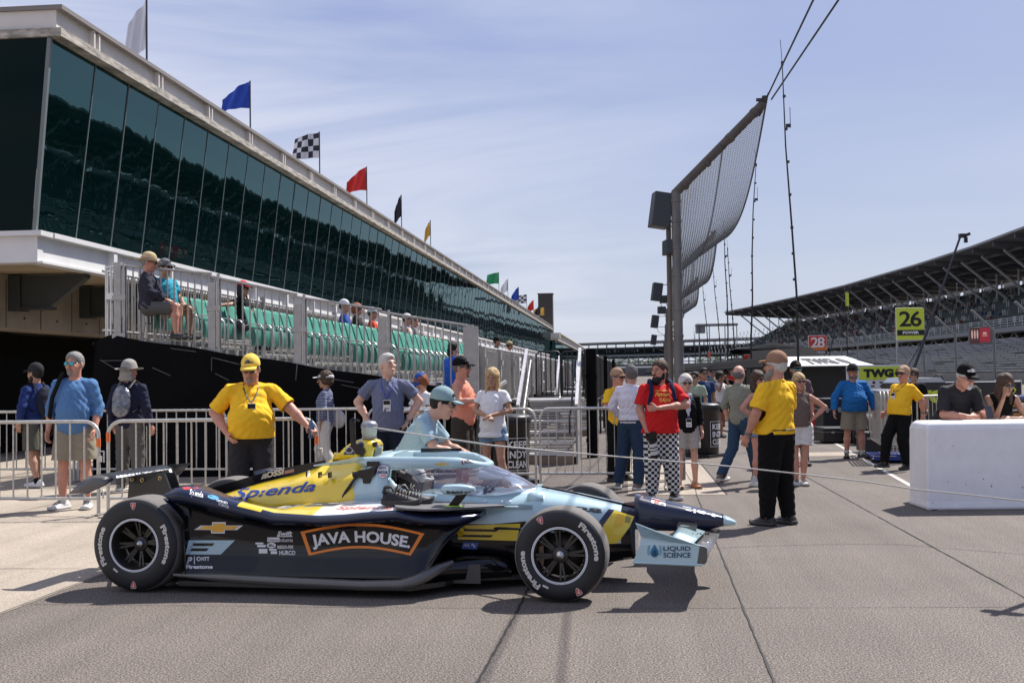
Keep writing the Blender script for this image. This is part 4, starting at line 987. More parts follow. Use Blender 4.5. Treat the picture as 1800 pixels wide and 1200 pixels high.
cpart(mb, 'cockpit_rim', P_blue, True)
mb = MB(); mb.loft([[(2.86, y*.3, .695-.02*abs(y)) for y in (-1, -.5, 0, .5, 1)]+[(2.86, .3, .6), (2.86, -.3, .6)], [(2.98, y*.28, .700-.03*abs(y)) for y in (-1, -.5, 0, .5, 1)]+[(2.98, .28, .6), (2.98, -.28, .6)]]); cpart(mb, 'screen_base', P_blue, True)
mb = MB(); mb.bb((1.82, -.30, .42), (2.8, .30, .44)); mb.bb((1.80, -.31, .44), (1.84, .31, .86)); cpart(mb, 'cockpit_well', P_blk)
mb = MB(); mb.loft([[(1.84, -.26, .60), (1.84, -.26, .84), (1.84, .26, .84), (1.84, .26, .60)], [(1.98, -.20, .56), (2.0, -.22, .74), (2.0, .22, .74), (1.98, .20, .56)]]); mb.tube([(1.98, -.24, .74), (1.92, -.27, .8), (1.85, -.28, .83)], .03, 8); mb.tube([(2.0, .1, .58), (2.06, -.12, .64), (2.12, -.26, .66)], .022, 8); cpart(mb, 'headrest_and_belts', mat('cockpit_pad', (.05, .035, .03), .7, var=.4, vscale=15))
mb = MB(); mb.tube([(2.50, -.14, .60), (2.50, -.14, .69), (2.5, 0, .71), (2.5, .14, .69), (2.5, .14, .60), (2.5, 0, .585), (2.5, -.14, .60)], .016, 8); mb.box((2.52, 0, .64), (.03, .16, .08)); cpart(mb, 'steering_wheel', P_blk)
# aeroscreen frame
for nm, s in (('a', -1), ('b', 1)):
    mb = MB(); secs = []
    for x, y, zt, zb in [(1.44, .30, .935, .93), (1.52, .35, .958, .925), (1.62, .375, .965, .875), (1.75, .38, .967, .872), (2.0, .375, .965, .872), (2.2, .35, .962, .874), (2.34, .30, .955, .876), (2.45, .215, .925, .870), (2.52, .11, .905, .865), (2.54, .0, .90, .862)]:
        dxx = interp(x, [2.2, 2.34, 2.45, 2.54], [0, .02, .035, .05]); ti = .05
        secs.append([(x, s*y, zb), (x+.0, s*(y+.005), (zb+zt)/2), (x-dxx*.2, s*(y-.006), zt-.006), (x-dxx, s*(y-ti*.7), zt), (x-dxx*1.2, s*(y-ti-.01), zt-.02), (x-dxx, s*(y-ti), zb)])
    mb.loft(secs); cpart(mb, 'screen_frame', P_blue, s < 0)
mb = MB(); mb.bb((1.86, .325, .935), (2.20, .345, .985)); cpart(mb, 'visor_strip', P_blk, True)
# transparent screen
m = bpy.data.materials.new('clear_screen'); m.use_nodes = True; t = m.node_tree; L = t.links.new
tb_ = t.nodes.new('ShaderNodeBsdfTransparent'); tb_.inputs[0].default_value = (.70, .68, .74, 1); g = t.nodes.new('ShaderNodeBsdfGlossy'); g.inputs['Roughness'].default_value = .03; g.inputs['Color'].default_value = (.9, .88, .97, 1)
df = t.nodes.new('ShaderNodeBsdfDiffuse'); df.inputs[0].default_value = (.55, .52, .60, 1)
fr = t.nodes.new('ShaderNodeFresnel'); fr.inputs[0].default_value = 1.5; m1 = t.nodes.new('ShaderNodeMixShader'); m2 = t.nodes.new('ShaderNodeMixShader'); m2.inputs[0].default_value = .10
L(fr.outputs[0], m1.inputs[0]); L(tb_.outputs[0], m1.inputs[1]); L(g.outputs[0], m1.inputs[2]); L(m1.outputs[0], m2.inputs[1]); L(df.outputs[0], m2.inputs[2]); L(m2.outputs[0], t.nodes['Material Output'].inputs[0])
P_scr = m
base = [(1.97, .365, .692), (2.2, .36, .68), (2.4, .345, .672), (2.6, .32, .672), (2.74, .26, .69), (2.84, .16, .706), (2.88, .0, .712)]
topc = [(1.97, .372, .873), (2.12, .362, .874), (2.24, .335, .876), (2.35, .29, .876), (2.45, .21, .872), (2.52, .11, .868), (2.545, .0, .866)]
b_ = [(x, -y, z) for x, y, z in base]+[p for p in base[::-1][1:]]; t_ = [(x, -y, z) for x, y, z in topc]+[p for p in topc[::-1][1:]]
mb = MB(); secs = []
for i in range(7):
    f = i/6; secs.append([Vector(a).lerp(Vector(b), f)+Vector((math.sin(f*math.pi)*.02, math.copysign(math.sin(f*math.pi)*.012, a[1]) if abs(a[1]) > .01 else 0, 0)) for a, b in zip(b_, t_)])
mb.loft(secs, caps=False, closed=False); cpart(mb, 'clear_screen', P_scr)
# ---- engine cover, airbox and fin
FX = [.12, .30, .45, .6, .8, 1.0, 1.15, 1.22, 1.30, 1.36, 1.43, 1.49, 1.55, 1.60, 1.62]; FZ = [.672, .72, .763, .803, .848, .886, .913, .928, .965, 1.01, 1.05, 1.078, 1.085, 1.065, 1.04]
def covz(x): return interp(x, FX, FZ)-interp(x, [.12, .9, 1.1, 1.22], [.075, .07, .045, .0])
mb = MB(); secs = []
for x in list(np.arange(.10, 1.40, .04))+[1.42, 1.46, 1.50, 1.51, 1.62]:
    z = covz(x) if x < 1.505 else .935; wb = interp(x, [.1, .5, .9, 1.2, 1.5], [.13, .25, .36, .42, .42]); zb = interp(x, [.1, .5, 1.0, 1.5], [.40, .45, .55, .58])
    wt = interp(x, [.1, 1.1, 1.3, 1.5], [.035, .05, .10, .125]); zm = lerp(zb, z, .55) if x < 1.15 else interp(x, [1.15, 1.5], [.72, .78]); wm = interp(x, [.1, .6, 1.0, 1.3, 1.5], [.15, .26, .33, .34, .345])
    zsh = zm+.07
    row = [(wb, zb), (lerp(wb, wm, .5)+.015, lerp(zb, zm, .5)), (wm, zm), (wm-.02, zm+.03), (wm-.07, zsh), (lerp(wm-.07, wt, .5), lerp(zsh, z, .4)), (lerp(wm, wt, .8), lerp(zsh, z, .72)), (wt, z-.03), (wt*.6, z-.006)]
    if x > 1.2:
        row = [(wb, zb), (lerp(wb, wm, .5)+.015, lerp(zb, zm, .5)), (wm, zm), (wm-.02, zm+.03), (wm-.09, zsh), (lerp(wm-.09, wt, .65), lerp(zsh, z, .22)), (wt+.03, lerp(zsh, z, .5)), (wt, z-.05), (wt*.7, z-.008)]
    secs.append([(x, -y, zz) for y, zz in row]+[(x, 0, z)]+[(x, y, zz) for y, zz in row[::-1]])
mb.loft(secs); cpart(mb, 'engine_cover', P_yel, True)
mb = MB(); secs = []
for x, zt, w in [(1.28, .95, .11), (1.34, 1.02, .125), (1.40, 1.065, .135), (1.46, 1.085, .14), (1.52, 1.09, .145), (1.56, 1.085, .145), (1.59, 1.075, .14), (1.605, 1.055, .132)]:
    secs.append([(x-max(0, 1.05-zz_)*.22, y*w, zz_) for y, zz_ in [(-1.04, .93), (-1.03, .98), (-1.0, zt-.055), (-.85, zt-.02), (-.5, zt-.003), (0, zt), (.5, zt-.003), (.85, zt-.02), (1.0, zt-.055), (1.03, .98), (1.04, .93)]])
mb.loft(secs, closed=True); cpart(mb, 'roll_hoop', P_yel, True)
mb = MB(); mb.add([(1.608, -.085, 1.03), (1.608, .085, 1.03), (1.585, .10, .93), (1.585, -.10, .93)], [(0, 1, 2, 3)]); mb.box((1.605, -.11, 1.045), (.03, .035, .04)); cpart(mb, 'airbox_mouth', P_blk)
mb = MB()
fin = [(x, interp(x, FX, FZ)) for x in np.arange(.12, 1.16, .06)]
mb.prism([(x, -.016, z) for x, z in fin]+[(x, -.016, z-.16) for x, z in fin[::-1]], (0, .032, 0)); cpart(mb, 'spine_fin', P_blk, True)
mb = MB(); mb.tube([(1.40, -.395, .60), (1.455, -.385, .70), (1.52, -.378, .79), (1.57, -.375, .84)], .013, 6); cpart(mb, 'cover_seam', P_blk, True)
mb = MB(); mb.prism([(1.19, -.375, .892), (1.60, -.385, .955), (1.60, -.36, .93), (1.40, -.33, .90)], (0, 0, .012)); mb.prism([(1.19, .375, .892), (1.60, .385, .955), (1.60, .36, .93), (1.40, .33, .90)], (0, 0, .012)); bvhs.append(BVHTree.FromPolygons([Vector(v) for v in mb.v], mb.f)); cpieces(mb, 'screen_winglet', P_blue)
mb = MB()
for x, z in ((1.22, .80), (1.30, .80), (1.12, .81)):
    h = BVHTree.FromPolygons
    mb.bb((x, -.36, z), (x+.012, -.30, z+.045))
cpieces(mb, 'cover_latch', P_blk)
# camera mount, puck
mb = MB(); mb.prism([(1.415, -.18, 1.235), (1.46, -.18, 1.235), (1.462, -.18, 1.06), (1.53, -.18, 1.025), (1.545, -.18, .99), (1.53, -.18, .965), (1.475, -.18, .97), (1.425, -.18, 1.03)], (0, .03, 0)); mb.tube([(1.515, -.17, .92), (1.515, -.17, .97)], .014, 6); mb.tube([(1.42, -.16, 1.235), (1.44, -.16, 1.25), (1.49, -.16, 1.235)], .010, 6); cpart(mb, 'camera_bracket', P_blk, False, bevel=.006)
mb = MB(); mb.lathe([(.03, 1.085), (.055, 1.09), (.058, 1.13), (.062, 1.135), (.06, 1.165), (.066, 1.172), (.066, 1.20), (.05, 1.222), (.0, 1.23)], (1.535, -.04, 0), n=20); cpart(mb, 'antenna_puck', [mat('puck_cream', (.52, .55, .48), .4)], True)
mb = MB(); mb.lathe([(.0665, 1.178), (.067, 1.2), (.052, 1.222), (0, 1.232)], (1.535, -.04, 0), n=20); mb.lathe([(.0615, 1.09), (.0615, 1.10)], (1.535, -.04, 0), n=20); cpart(mb, 'puck_cap', mat('puck_grey', (.35, .35, .36), .35, .6))
mb = MB(); mb.bb((1.635, -.43, .895), (1.735, -.39, .935)); mb.prism([(1.60, -.42, .87), (1.72, -.42, .895), (1.70, -.42, .83), (1.67, -.42, .80), (1.655, -.42, .765), (1.60, -.42, .765), (1.60, -.42, .80), (1.57, -.42, .81), (1.555, -.42, .84), (1.565, -.42, .865)], (0, .05, 0)); mb.tube([(1.52, -.40, .83), (1.58, -.40, .84)], .024, 10); cpart(mb, 'side_camera', P_blk, False, bevel=.008)
# ---- mirrors
for s in (-1, 1):
    mb = MB(); y = s*.60; secs = []
    for x, w, h in [(2.18, .075, .022), (2.20, .08, .036), (2.30, .075, .038), (2.38, .05, .028), (2.42, .02, .014)]: secs.append([(x+.105, y+w*c, .745+h*q) for c, q in ((-1, -.7), (-.7, -1), (.7, -1), (1, -.7), (1, .7), (.7, 1), (-.7, 1), (-1, .7))])
    mb.loft(secs); o = cpart(mb, 'mirror', P_blue, s < 0)
    mb = MB(); mb.prism([(2.305, y-.0, .605), (2.38, y, .605), (2.47, y, .715), (2.39, y, .715)], (0, s*-.018, 0)); cpart(mb, 'stalk', P_blk, s < 0, parent=o)
    mb = MB(); mb.prism([(2.28, y-.04, .615), (2.35, y-.05, .615), (2.41, y, .615), (2.35, y+.04, .615), (2.30, y+.02, .615)], (0, 0, .010)); cpart(mb, 'foot_clamp', mat('fluoro_tape', (.50, .78, .03), .5), parent=o)
# ---- nose and front wing (the assembly sits a little high, off the tub)
NX = [3.655, 3.8, 4.0, 4.2, 4.31]; NT = [.662, .622, .58, .532, .502]; NBt = [.392, .385, .382, .398, .42]; NW = [.185, .175, .150, .115, .088]
mb = MB(); mb.loft([sup(interp(x, NX, NW), interp(x, NX, NBt), interp(x, NX, NT), x, 28, 3.6) for x in list(np.arange(3.655, 4.3, .04))+[4.31]]); cpart(mb, 'nose_cone', P_navy, True)
mb = MB(); mb.loft([sup(w, zb, zt, x, 28, 2.8) for x, w, zb, zt in [(4.305, .0885, .419, .503), (4.35, .07, .42, .488), (4.385, .05, .425, .47), (4.402, .028, .435, .458), (4.41, .006, .443, .45)]]); cpart(mb, 'nose_tip', P_blue, True)
def wsec(x0, x1, z0, z1, y, th=.022):
    c = []
    for k in range(7): f = k/6; c.append((lerp(x0, x1, f), y, lerp(z0, z1, f)+th*math.sin(math.pi*f**.7)*.6))
    for k in range(7): f = 1-k/6; c.append((lerp(x0, x1, f)+.0005, y, lerp(z0, z1, f)-.004-th*.25*math.sin(math.pi*f)))
    return c
mb = MB(); mb.loft([wsec(x0, x1, z0, z1, y) for y, x0, x1, z0, z1 in [(-.88, 3.86, 4.20, .40, .30), (-.6, 3.88, 4.22, .40, .325), (-.3, 3.95, 4.27, .41, .37), (0, 4.0, 4.29, .41, .385), (.3, 3.95, 4.27, .41, .37), (.6, 3.88, 4.22, .40, .325), (.88, 3.86, 4.20, .40, .30)]]); cpart(mb, 'front_wing', P_carb, True)
for s in (-1, 1):
    mb = MB(); mb.loft([wsec(x0, x1, z0, z1, y, .012) for y, x0, x1, z0, z1 in [(s*.85, 3.96, 4.08, .44, .38), (s*.32, 4.0, 4.18, .465, .42)]]); cpart(mb, 'wing_flap', P_blue, s < 0)
    # endplate: shaped plate, slightly dished
    poly = [(3.721, .548), (3.735, .51), (3.757, .46), (3.748, .40), (3.725, .34), (3.70, .288), (3.85, .283), (4.15, .274), (4.185, .276), (4.203, .30), (4.205, .385), (4.19, .398), (4.155, .404), (4.0, .452), (3.85, .50)]
    def eprow(x, z): return s*(.905-.02*(z-.28)/.27*(1 if z > .45 else .5))
    mb = MB(); mb.prism([(x, eprow(x, z), z) for x, z in poly], (0, s*-.012, 0)); mb.tube([(3.70, s*.905, .283), (4.17, s*.905, .272)], .010, 6)
    o = cpart(mb, 'endplate', P_blue, s < 0)
    mb = MB(); mb.prism([(x, s*.9085, z) for x, z in [(4.135, .279), (4.17, .277), (4.19, .28), (4.204, .30), (4.206, .385), (4.19, .397), (4.155, .403)]], (0, s*-.02, 0)); cpart(mb, 'endplate_nose', P_carb, s < 0, parent=o, bevel=.004)
    mb = MB(); mb.prism([(x, s*(.910-.012*(z > .5)), z) for x, z in [(3.725, .545), (3.85, .497), (4.0, .45), (4.15, .403), (3.95, .427), (3.757, .462)]], (0, s*-.004, 0)); cpart(mb, 'endplate_shade', mat('paint_slate_blue', (.17, .26, .29), .35, coat=.8), parent=o)  # darker upper triangle of the two-tone endplate paint
mb = MB()
for i in range(3): mb.prism([(3.98+i*.0, -.2-.1*i, .395), (4.12, -.2-.1*i, .395), (4.12, -.2-.1*i, .46), (3.98, -.2-.1*i, .47)], (0, .008, 0))
cpieces(mb, 'wing_pylon', P_carb)
# ---- suspension
M_arm = mat('suspension_arm', (.03, .03, .032), .4, .3)
for s in (-1, 1):
    hub = (WB, s*.70, .36)
    for a, b in [((2.62, s*.36, .43), (WB-.02, s*.72, .47)), ((3.35, s*.26, .42), (WB+.02, s*.72, .47)), ((2.86, s*.34, .245), (WB-.02, s*.72, .22)), ((3.45, s*.24, .235), (WB+.02, s*.72, .22)), ((3.05, s*.31, .52), (WB, s*.70, .24)), ((3.42, s*.25, .33), (WB+.12, s*.72, .34))]:
        cpart(MB().tube([a, b], .016, 8, flat=.6), 'wishbone', M_arm)
    for a, b in [((.45, s*.2, .38), (0, s*.66, .48)), ((-.35, s*.16, .38), (0, s*.66, .48)), ((.5, s*.2, .2), (0, s*.66, .22)), ((-.3, s*.16, .2), (0, s*.66, .22)), ((-.05, s*.12, .33), (-.0, s*.66, .35))]:
        cpart(MB().tube([a, b], .018, 8, flat=.6), 'wishbone', M_arm)
# ---- gearbox, rear body, rear wing
mb = MB(); mb.loft([sup(w, zb, zt, x, 20, 3) for x, w, zb, zt in [(-.62, .10, .16, .42), (-.4, .13, .14, .5), (0, .16, .12, .54), (.4, .22, .10, .56), (.8, .3, .1, .6)]]); cpart(mb, 'gearbox', P_cdark)
mb = MB()
for s in (-1, 1): mb.prism([(-.55, s*.10, .50), (-.12, s*.10, .50), (-.22, s*.10, .80), (-.52, s*.10, .80)], (0, .012, 0)); mb.tube([(-.4, s*.3, .08), (-.4, s*.3, .2)], .01, 4)
mb.prism([(-.13, -.115, .48), (-.07, -.115, .48), (-.20, -.115, .81), (-.27, -.115, .81)], (0, .02, 0)); cpieces(mb, 'wing_support', P_cdark)
mb = MB()
for x, z in ((-.49, .76), (-.40, .755), (-.24, .77)): mb.lathe([(.010, -.118), (.018, -.118), (.018, -.112), (.010, -.112)], (x, 0, z), axis='Y', n=12)
cpieces(mb, 'ring_bolt', mat('brass', (.55, .42, .18), .35, .8))
def rws(y, x0, x1, z0, z1): return wsec(x0, x1, z0, z1, y, .02)
mb = MB(); mb.loft([rws(y, -.645+.06*(y > .3), -.44, .822-.0*y, .80) for y in (-.50, -.25, 0, .25, .52)]); cpart(mb, 'rear_wing', P_cdark, True)
mb = MB(); mb.loft([[(-.646+dx_, y, z) for dx_, y, z in [(0, -.50, .822), (.10, -.50, .832), (.21, -.50, .804), (.21, -.50, .79), (.1, -.50, .812), (0, -.50, .815)]], [(-.70, -.515, .785), (-.6, -.515, .80), (-.5, -.515, .76), (-.5, -.51, .75), (-.6, -.51, .785), (-.7, -.51, .775)], [(-.80, -.53, .69), (-.72, -.53, .70), (-.655, -.53, .69), (-.655, -.52, .68), (-.72, -.52, .685), (-.80, -.52, .68)]]); cpart(mb, 'wing_tip', P_carb, True)
mb = MB(); mb.prism([(-.50, .53, .83), (-.30, .53, .845), (-.40, .53, .74), (-.60, .53, .72)], (0, .012, 0)); cpart(mb, 'wing_endplate', P_cdark)
mb = MB(); mb.prism([(-.62, -.35, .06), (.1, -.55, .06), (.1, .55, .06), (-.62, .35, .06)], (0, 0, .02))
for s in (-.3, -.1, .1, .3): mb.prism([(-.62, s, .07), (0, s, .07), (0, s, .12), (-.62, s, .26)], (0, .008, 0))
cpart(mb, 'diffuser', P_cdark)
# ---- wheels
M_tyre = mat('tyre_sidewall', (.012, .012, .014), .55, bump=.1, bscale=30); M_tread = mat('tyre_tread', (.15, .137, .125), .9, var=.2, vscale=20, bump=.5, bscale=160)
M_rim = mat('wheel_magnesium', (.045, .040, .036), .35, .4); M_bronze = mat('brake_duct', (.16, .11, .075), .5, .4); M_disc = mat('brake_disc', (.05, .045, .042), .4, .6); M_hub = mat('hub_nut', (.55, .54, .52), .25, .9)
def arcT(mb, s, r, ang, h, mi, bold=.03, y=-.0015, sp=1.0, w=None, steer=None):
    vs, fs = text_geo(s, 1, bold=bold, sub=0, space=sp); a = np.array(vs); x0, x1 = a[:, 0].min(), a[:, 0].max(); zc = (a[:, 1].min()+a[:, 1].max())/2; sc = h/(a[:, 1].max()-a[:, 1].min()); W_ = w or (x1-x0)*sc*1.0
    out = []
    for u, v in vs:
        th = ang-((u-(x0+x1)/2)/(x1-x0))*(W_/r); rr = r+(v-zc)*sc; out.append((rr*math.cos(th), y, rr*math.sin(th)))
    mb.add(out, fs, mi)
def shield(mb, r, ang, w, h, y=-.0015):
    def loc(u, v): e = (math.cos(ang), math.sin(ang)); return ((r+v)*e[0]+u*e[1], (r+v)*e[1]-u*e[0])
    sh = [(-.5, .42), (-.25, .5), (.25, .5), (.5, .42), (.42, 0), (.22, -.32), (0, -.5), (-.22, -.32), (-.42, 0)]
    for k, (sc, mi) in enumerate(((1, 0), (.86, 1))): mb.add([(loc(u*w*sc, v*h*sc)[0], y-.0006*k, loc(u*w*sc, v*h*sc)[1]) for u, v in sh], [tuple(range(9))], mi)
    f = [(-.16, -.25), (-.04, -.25), (-.02, -.03), (.16, -.0), (.14, .08), (-.01, .08), (0, .16), (.26, .16), (.24, .26), (-.22, .28), (-.2, .18), (-.12, .16)]
    mb.add([(loc(u*w, v*h)[0], y-.0014, loc(u*w, v*h)[1]) for u, v in f], [tuple(range(12))], 0)
def wheel(x, yo, s, R, Wd, rear, steer=0, texts=(25, 205), logos=(118, 298)):
    """s=-1: outer face towards the viewer"""
    e = empty('wheel', (x, yo, R)); link_ = COL; e.parent = car; KIDS.setdefault(car.name, []).append(e); e.rotation_euler = (0, 0, steer)
    prof = [(.185, .02), (.20, .006), (.215, .0), (.25, -.002), (R-.05, .0), (R-.028, .010), (R-.014, .028)]
    back = [(R-.012, Wd-.03), (R-.028, Wd-.010), (R-.05, Wd), (.25, Wd+.002), (.215, Wd), (.20, Wd-.006), (.185, Wd-.02)]
    mb = MB(); mb.lathe(prof, axis='Y', n=72, mi=0); mb.lathe([(R-.014, .028), (R-.004, .05), (R, .09), (R, Wd-.09), (R-.004, Wd-.05), (R-.012, Wd-.03)], axis='Y', n=72, mi=1); mb.lathe(back, axis='Y', n=72, mi=0)
    flip = lambda m_: (mir(m_) if s > 0 else m_)
    flip(mb).build('tyre', [M_tyre, M_tread], e)
    dp = .115 if rear else .06
    mb = MB(); mb.lathe([(.186, .02), (.200, .010), (.198, .004), (.183, .006), (.178, .02), (.170, .05), (.168, Wd-.04), (.185, Wd-.02)], axis='Y', n=64)
    flip(mb).build('rim', M_rim, e)
    mb = MB(); mb.lathe([(.1985, .0025), (.1925, .0015)], axis='Y', n=96); mb.lathe([(.1900, .0015), (.1835, .0025)], axis='Y', n=96)
    # the white ring is broken where the maker stamped the wheel
    flip(mb).build('rim_stripe', mat('rim_white', (.75, .77, .80), .4), e)
    mb = MB()
    for k in range(8):
        a = k*2*math.pi/8+.1; d = Vector((math.cos(a), 0, math.sin(a))); q = Vector((-d.z, 0, d.x))
        for sg in (-1, 1): mb.bar(d*.045+Vector((0, dp, 0))+q*.004*sg, d*.172+Vector((0, dp-.02, 0))+q*.016*sg, .013, .018)
    mb.lathe([(.0, dp-.02), (.05, dp-.02), (.062, dp-.004), (.062, dp+.03)], axis='Y', n=32)
    flip(mb).build('spokes', M_rim, e)
    mb = MB(); mb.lathe([(.03, dp+.05), (.155, dp+.05), (.155, dp+.07), (.03, dp+.07)], axis='Y', n=40)
    for k in range(12): a = k*.5236; mb.ball((.115*math.cos(a), dp+.046, .115*math.sin(a)), .007, n=6)
    flip(mb).build('brake_disc', M_disc, e)
    if not rear:
        mb = MB(); mb.prism([(-.155, dp+.02, .05), (-.125, dp+.02, .06), (-.12, dp+.02, -.04), (-.13, dp+.02, -.09), (-.155, dp+.02, -.05)], (0, .05, 0)); flip(mb).build('caliper', M_bronze, e)
    mb = MB(); mb.lathe([(.0, dp-.055), (.012, dp-.053), (.018, dp-.045), (.028, dp-.04), (.034, dp-.03), (.036, dp+.0)], axis='Y', n=24); flip(mb).build('hub_nut', M_hub, e)
    mb = MB(); mb.lathe([(.036, dp-.012), (.044, dp-.022), (.050, dp-.012), (.052, dp)], axis='Y', n=28); flip(mb).build('hub_ring', P_cdark, e)
    mb = MB(); mats = [mat('tyre_lettering', (.62, .59, .54), .6), mat('tyre_red', (.55, .04, .025), .5)]
    yy = -.0035
    for a in texts: arcT(mb, 'Firestone', .262 if R < .34 else .276, rad(a), .042, 0, bold=.045, y=yy, w=.292 if R < .34 else .30)
    for a in logos: shield(mb, .272 if R < .34 else .29, rad(a), .046, .056, y=yy)
    a = rad(245 if not rear else 232); dd = Vector((math.cos(a), 0, math.sin(a))); q = Vector((-dd.z, 0, dd.x)); c = dd*.235+Vector((0, yy, 0)); mb.add([c-q*.022-dd*.007, c+q*.022-dd*.007, c+q*.022+dd*.007, c-q*.022+dd*.007], [(0, 1, 2, 3)], 0)
    mb.build('tyre_lettering', mats, e, fix=False) if s < 0 else None
    if s > 0:   # lettering on the inner wall that faces the viewer
        m2 = MB(); m2.v = [(x_, y_-(Wd), z_) for x_, y_, z_ in mb.v]; m2.f = mb.f; m2.m = mb.m; m2.s = mb.s; m2.build('tyre_lettering', mats, e, fix=False)
        flip(MB().lathe([(.05, Wd-.03), (.155, Wd-.03)], axis='Y', n=32)).build('brake_drum', P_cdark, e)
    return e
wheel(0, -.97, -1, .352, .345, True, 0, (2, 182), (90, 270))
wheel(WB, -.97, -1, .328, .275, False, 0, (25, 205), (118, 298))
wheel(0, .97, 1, .352, .345, True, 0, (60, 240), (150, 330))
wheel(WB, .97, 1, .328, .275, False, rad(-9), (20, 200), (112, 292))
# ---- liveries and lettering, laid on the panels
R_ = rect_geo
# JAVA HOUSE badge: orange banner outline with curved edges and white arched letters
def banner(th):
    pass
outer = []; n = 16
def ban(u, v):    # u,v in 0..1 -> photo px; edges arch upward
    x0 = lerp(528, 543, v); x1 = lerp(746, 722, v); x = lerp(x0, x1, u)
    top = 934+ (937-934)*u - 16*math.sin(math.pi*u); bot = 976 + 0*u - 13*math.sin(math.pi*u); return (x, lerp(top, bot, v))
def pgeo(fn, nu, nv, name, m, off=.0035, parent=None, u0=0, u1=1, v0=0, v1=1):
    mb = MB(); vs = []; last = Vector()
    for j in range(nv+1):
        for i in range(nu+1):
            p = fn(lerp(u0, u1, i/nu), lerp(v0, v1, j/nv)); h, d = hitpx(*p)
            if h: last = h[0]-d*off
            vs.append(last)
    mb.add(vs, [(j*(nu+1)+i, j*(nu+1)+i+1, (j+1)*(nu+1)+i+1, (j+1)*(nu+1)+i) for j in range(nv) for i in range(nu)])
    return mb.build(name, m, parent or car, fix=False)
pgeo(ban, 30, 8, 'badge_border', P_org, off=.003)
pgeo(lambda u, v: ban(.03+.94*u, .10+.80*v), 30, 8, 'badge_panel', P_blk, off=.005)
def warp(s, fn, name, m, off=.0035, bold=0.0, sub=1, shear=0, space=1.0, parent=None):
    geo = text_geo(s, 1, bold=bold, sub=sub, shear=shear, space=space); a = np.array(geo[0]); lo = a.min(0); hi = a.max(0); mb = MB(); vs = []; last = Vector()
    for u, v in geo[0]:
        p = fn((u-lo[0])/(hi[0]-lo[0]), (hi[1]-v)/(hi[1]-lo[1])); h, d = hitpx(*p)
        if h: last = h[0]-d*off
        vs.append(last)
    mb.add(vs, geo[1]); return mb.build(name, m, parent or car, fix=False)
warp('JAVA HOUSE.', lambda u, v: (lerp(lerp(545, 551, v), lerp(724, 719, v), u), lerp(939, 962, v)+1+3*u-9*math.sin(math.pi*u)+lerp(0, 3, v)), 'badge_lettering', P_dw, off=.0075, bold=.034, sub=1)
Q = lambda x0, y0, x1, y1, dy=0, sk=0: [(x0+sk, y0), (x1+sk, y0+dy), (x1, y1+dy), (x0, y1)]
def label(s, x0, y0, x1, y1, m=P_dw, dy=0, sk=0, **k): return pdecal(text_geo(s, 1, sub=k.pop('sub', 0), **k), Q(x0, y0, x1, y1, dy, sk), 'lettering', m, off=.0045)
label('Swift', 487, 933, 514, 941, bold=.03, shear=.3); pdecal(R_(3, 1), Q(487, 941.5, 514, 943), 'underline', P_dw)
pdecal(R_(4, 2), Q(470, 944, 491, 952), 'sponsor_box', P_dw); label('Overton', 471.5, 945.5, 490, 951, P_blk); label('Industries', 491.5, 945, 515, 952)
pdecal(R_(4, 2), Q(449, 953, 463, 956), 'sponsor_box', P_dw); pdecal(R_(4, 2), Q(452, 957, 467, 961), 'sponsor_box', P_dw)
ell = lambda n=20: ([(math.cos(2*math.pi*k/n), math.sin(2*math.pi*k/n)) for k in range(n)], [tuple(range(n))])
pdecal(ell(), Q(469, 953, 485, 963), 'sponsor_oval', P_dw); o = label('BELL', 472, 955.5, 483, 960.5, P_blk, bold=.03)
label('REGO-FIX', 488, 958, 516, 964, bold=.03); pdecal(R_(3, 2), Q(455, 964, 470, 972), 'sponsor_box', P_dw); pdecal(R_(3, 2), Q(473, 964, 486, 967), 'sponsor_box', P_dw); pdecal(R_(3, 2), Q(476, 968, 487, 973), 'sponsor_box', P_dw); label('HURCO', 491, 967, 519, 975, bold=.03)
# bow-tie emblem on the rear flank
bow = [(-.5, -.02), (-.43, .22), (-.15, .22), (-.15, .5), (.15, .5), (.15, .22), (.5, .22), (.42, -.22), (.15, -.22), (.15, -.5), (-.15, -.5), (-.15, -.22), (-.5, -.22)]
bow = [(-.5, -.18), (-.36, .2), (-.13, .2), (-.13, .5), (.15, .5), (.15, .2), (.5, .2), (.38, -.2), (.13, -.2), (.13, -.5), (-.15, -.5), (-.15, -.2)]
def bowt(x0, y0, x1, y1, parent=None, rim=True):
    if rim: pdecal(poly_geo(bow), Q(x0, y0, x1, y1), 'emblem_edge', P_dw, off=.004)
    w, h = (x1-x0)*.05, (y1-y0)*.12; pdecal(poly_geo(bow), Q(x0+w*1.6, y0+h, x1-w*1.6, y1-h), 'emblem', P_gold, off=.0065)
bowt(341, 917, 427, 937)
pdecal(R_(8, 4), [(332, 949), (413, 949), (388, 974), (326, 974)], 'side_stripes', P_lblu)
for y in (954, 963): pdecal(R_(8, 1), [(334 if y < 960 else 331, y), (377 if y < 960 else 367, y), (373 if y < 960 else 363, y+5), (332 if y < 960 else 329, y+5)], 'stripe_gap', P_blk, off=.006)
label('P', 328, 978, 338, 991, bold=.05, shear=.3); label('|', 341, 977, 342.5, 991); pdecal(ell(), Q(345, 977.5, 353, 985.5), 'sponsor_disc', P_dw); pdecal(ell(), Q(346.6, 979, 351.4, 984), 'sponsor_disc', P_blk, off=.006); label('NTT', 354, 978, 368, 985, bold=.04); label('Firestone', 327, 992, 374, 999, bold=.04)
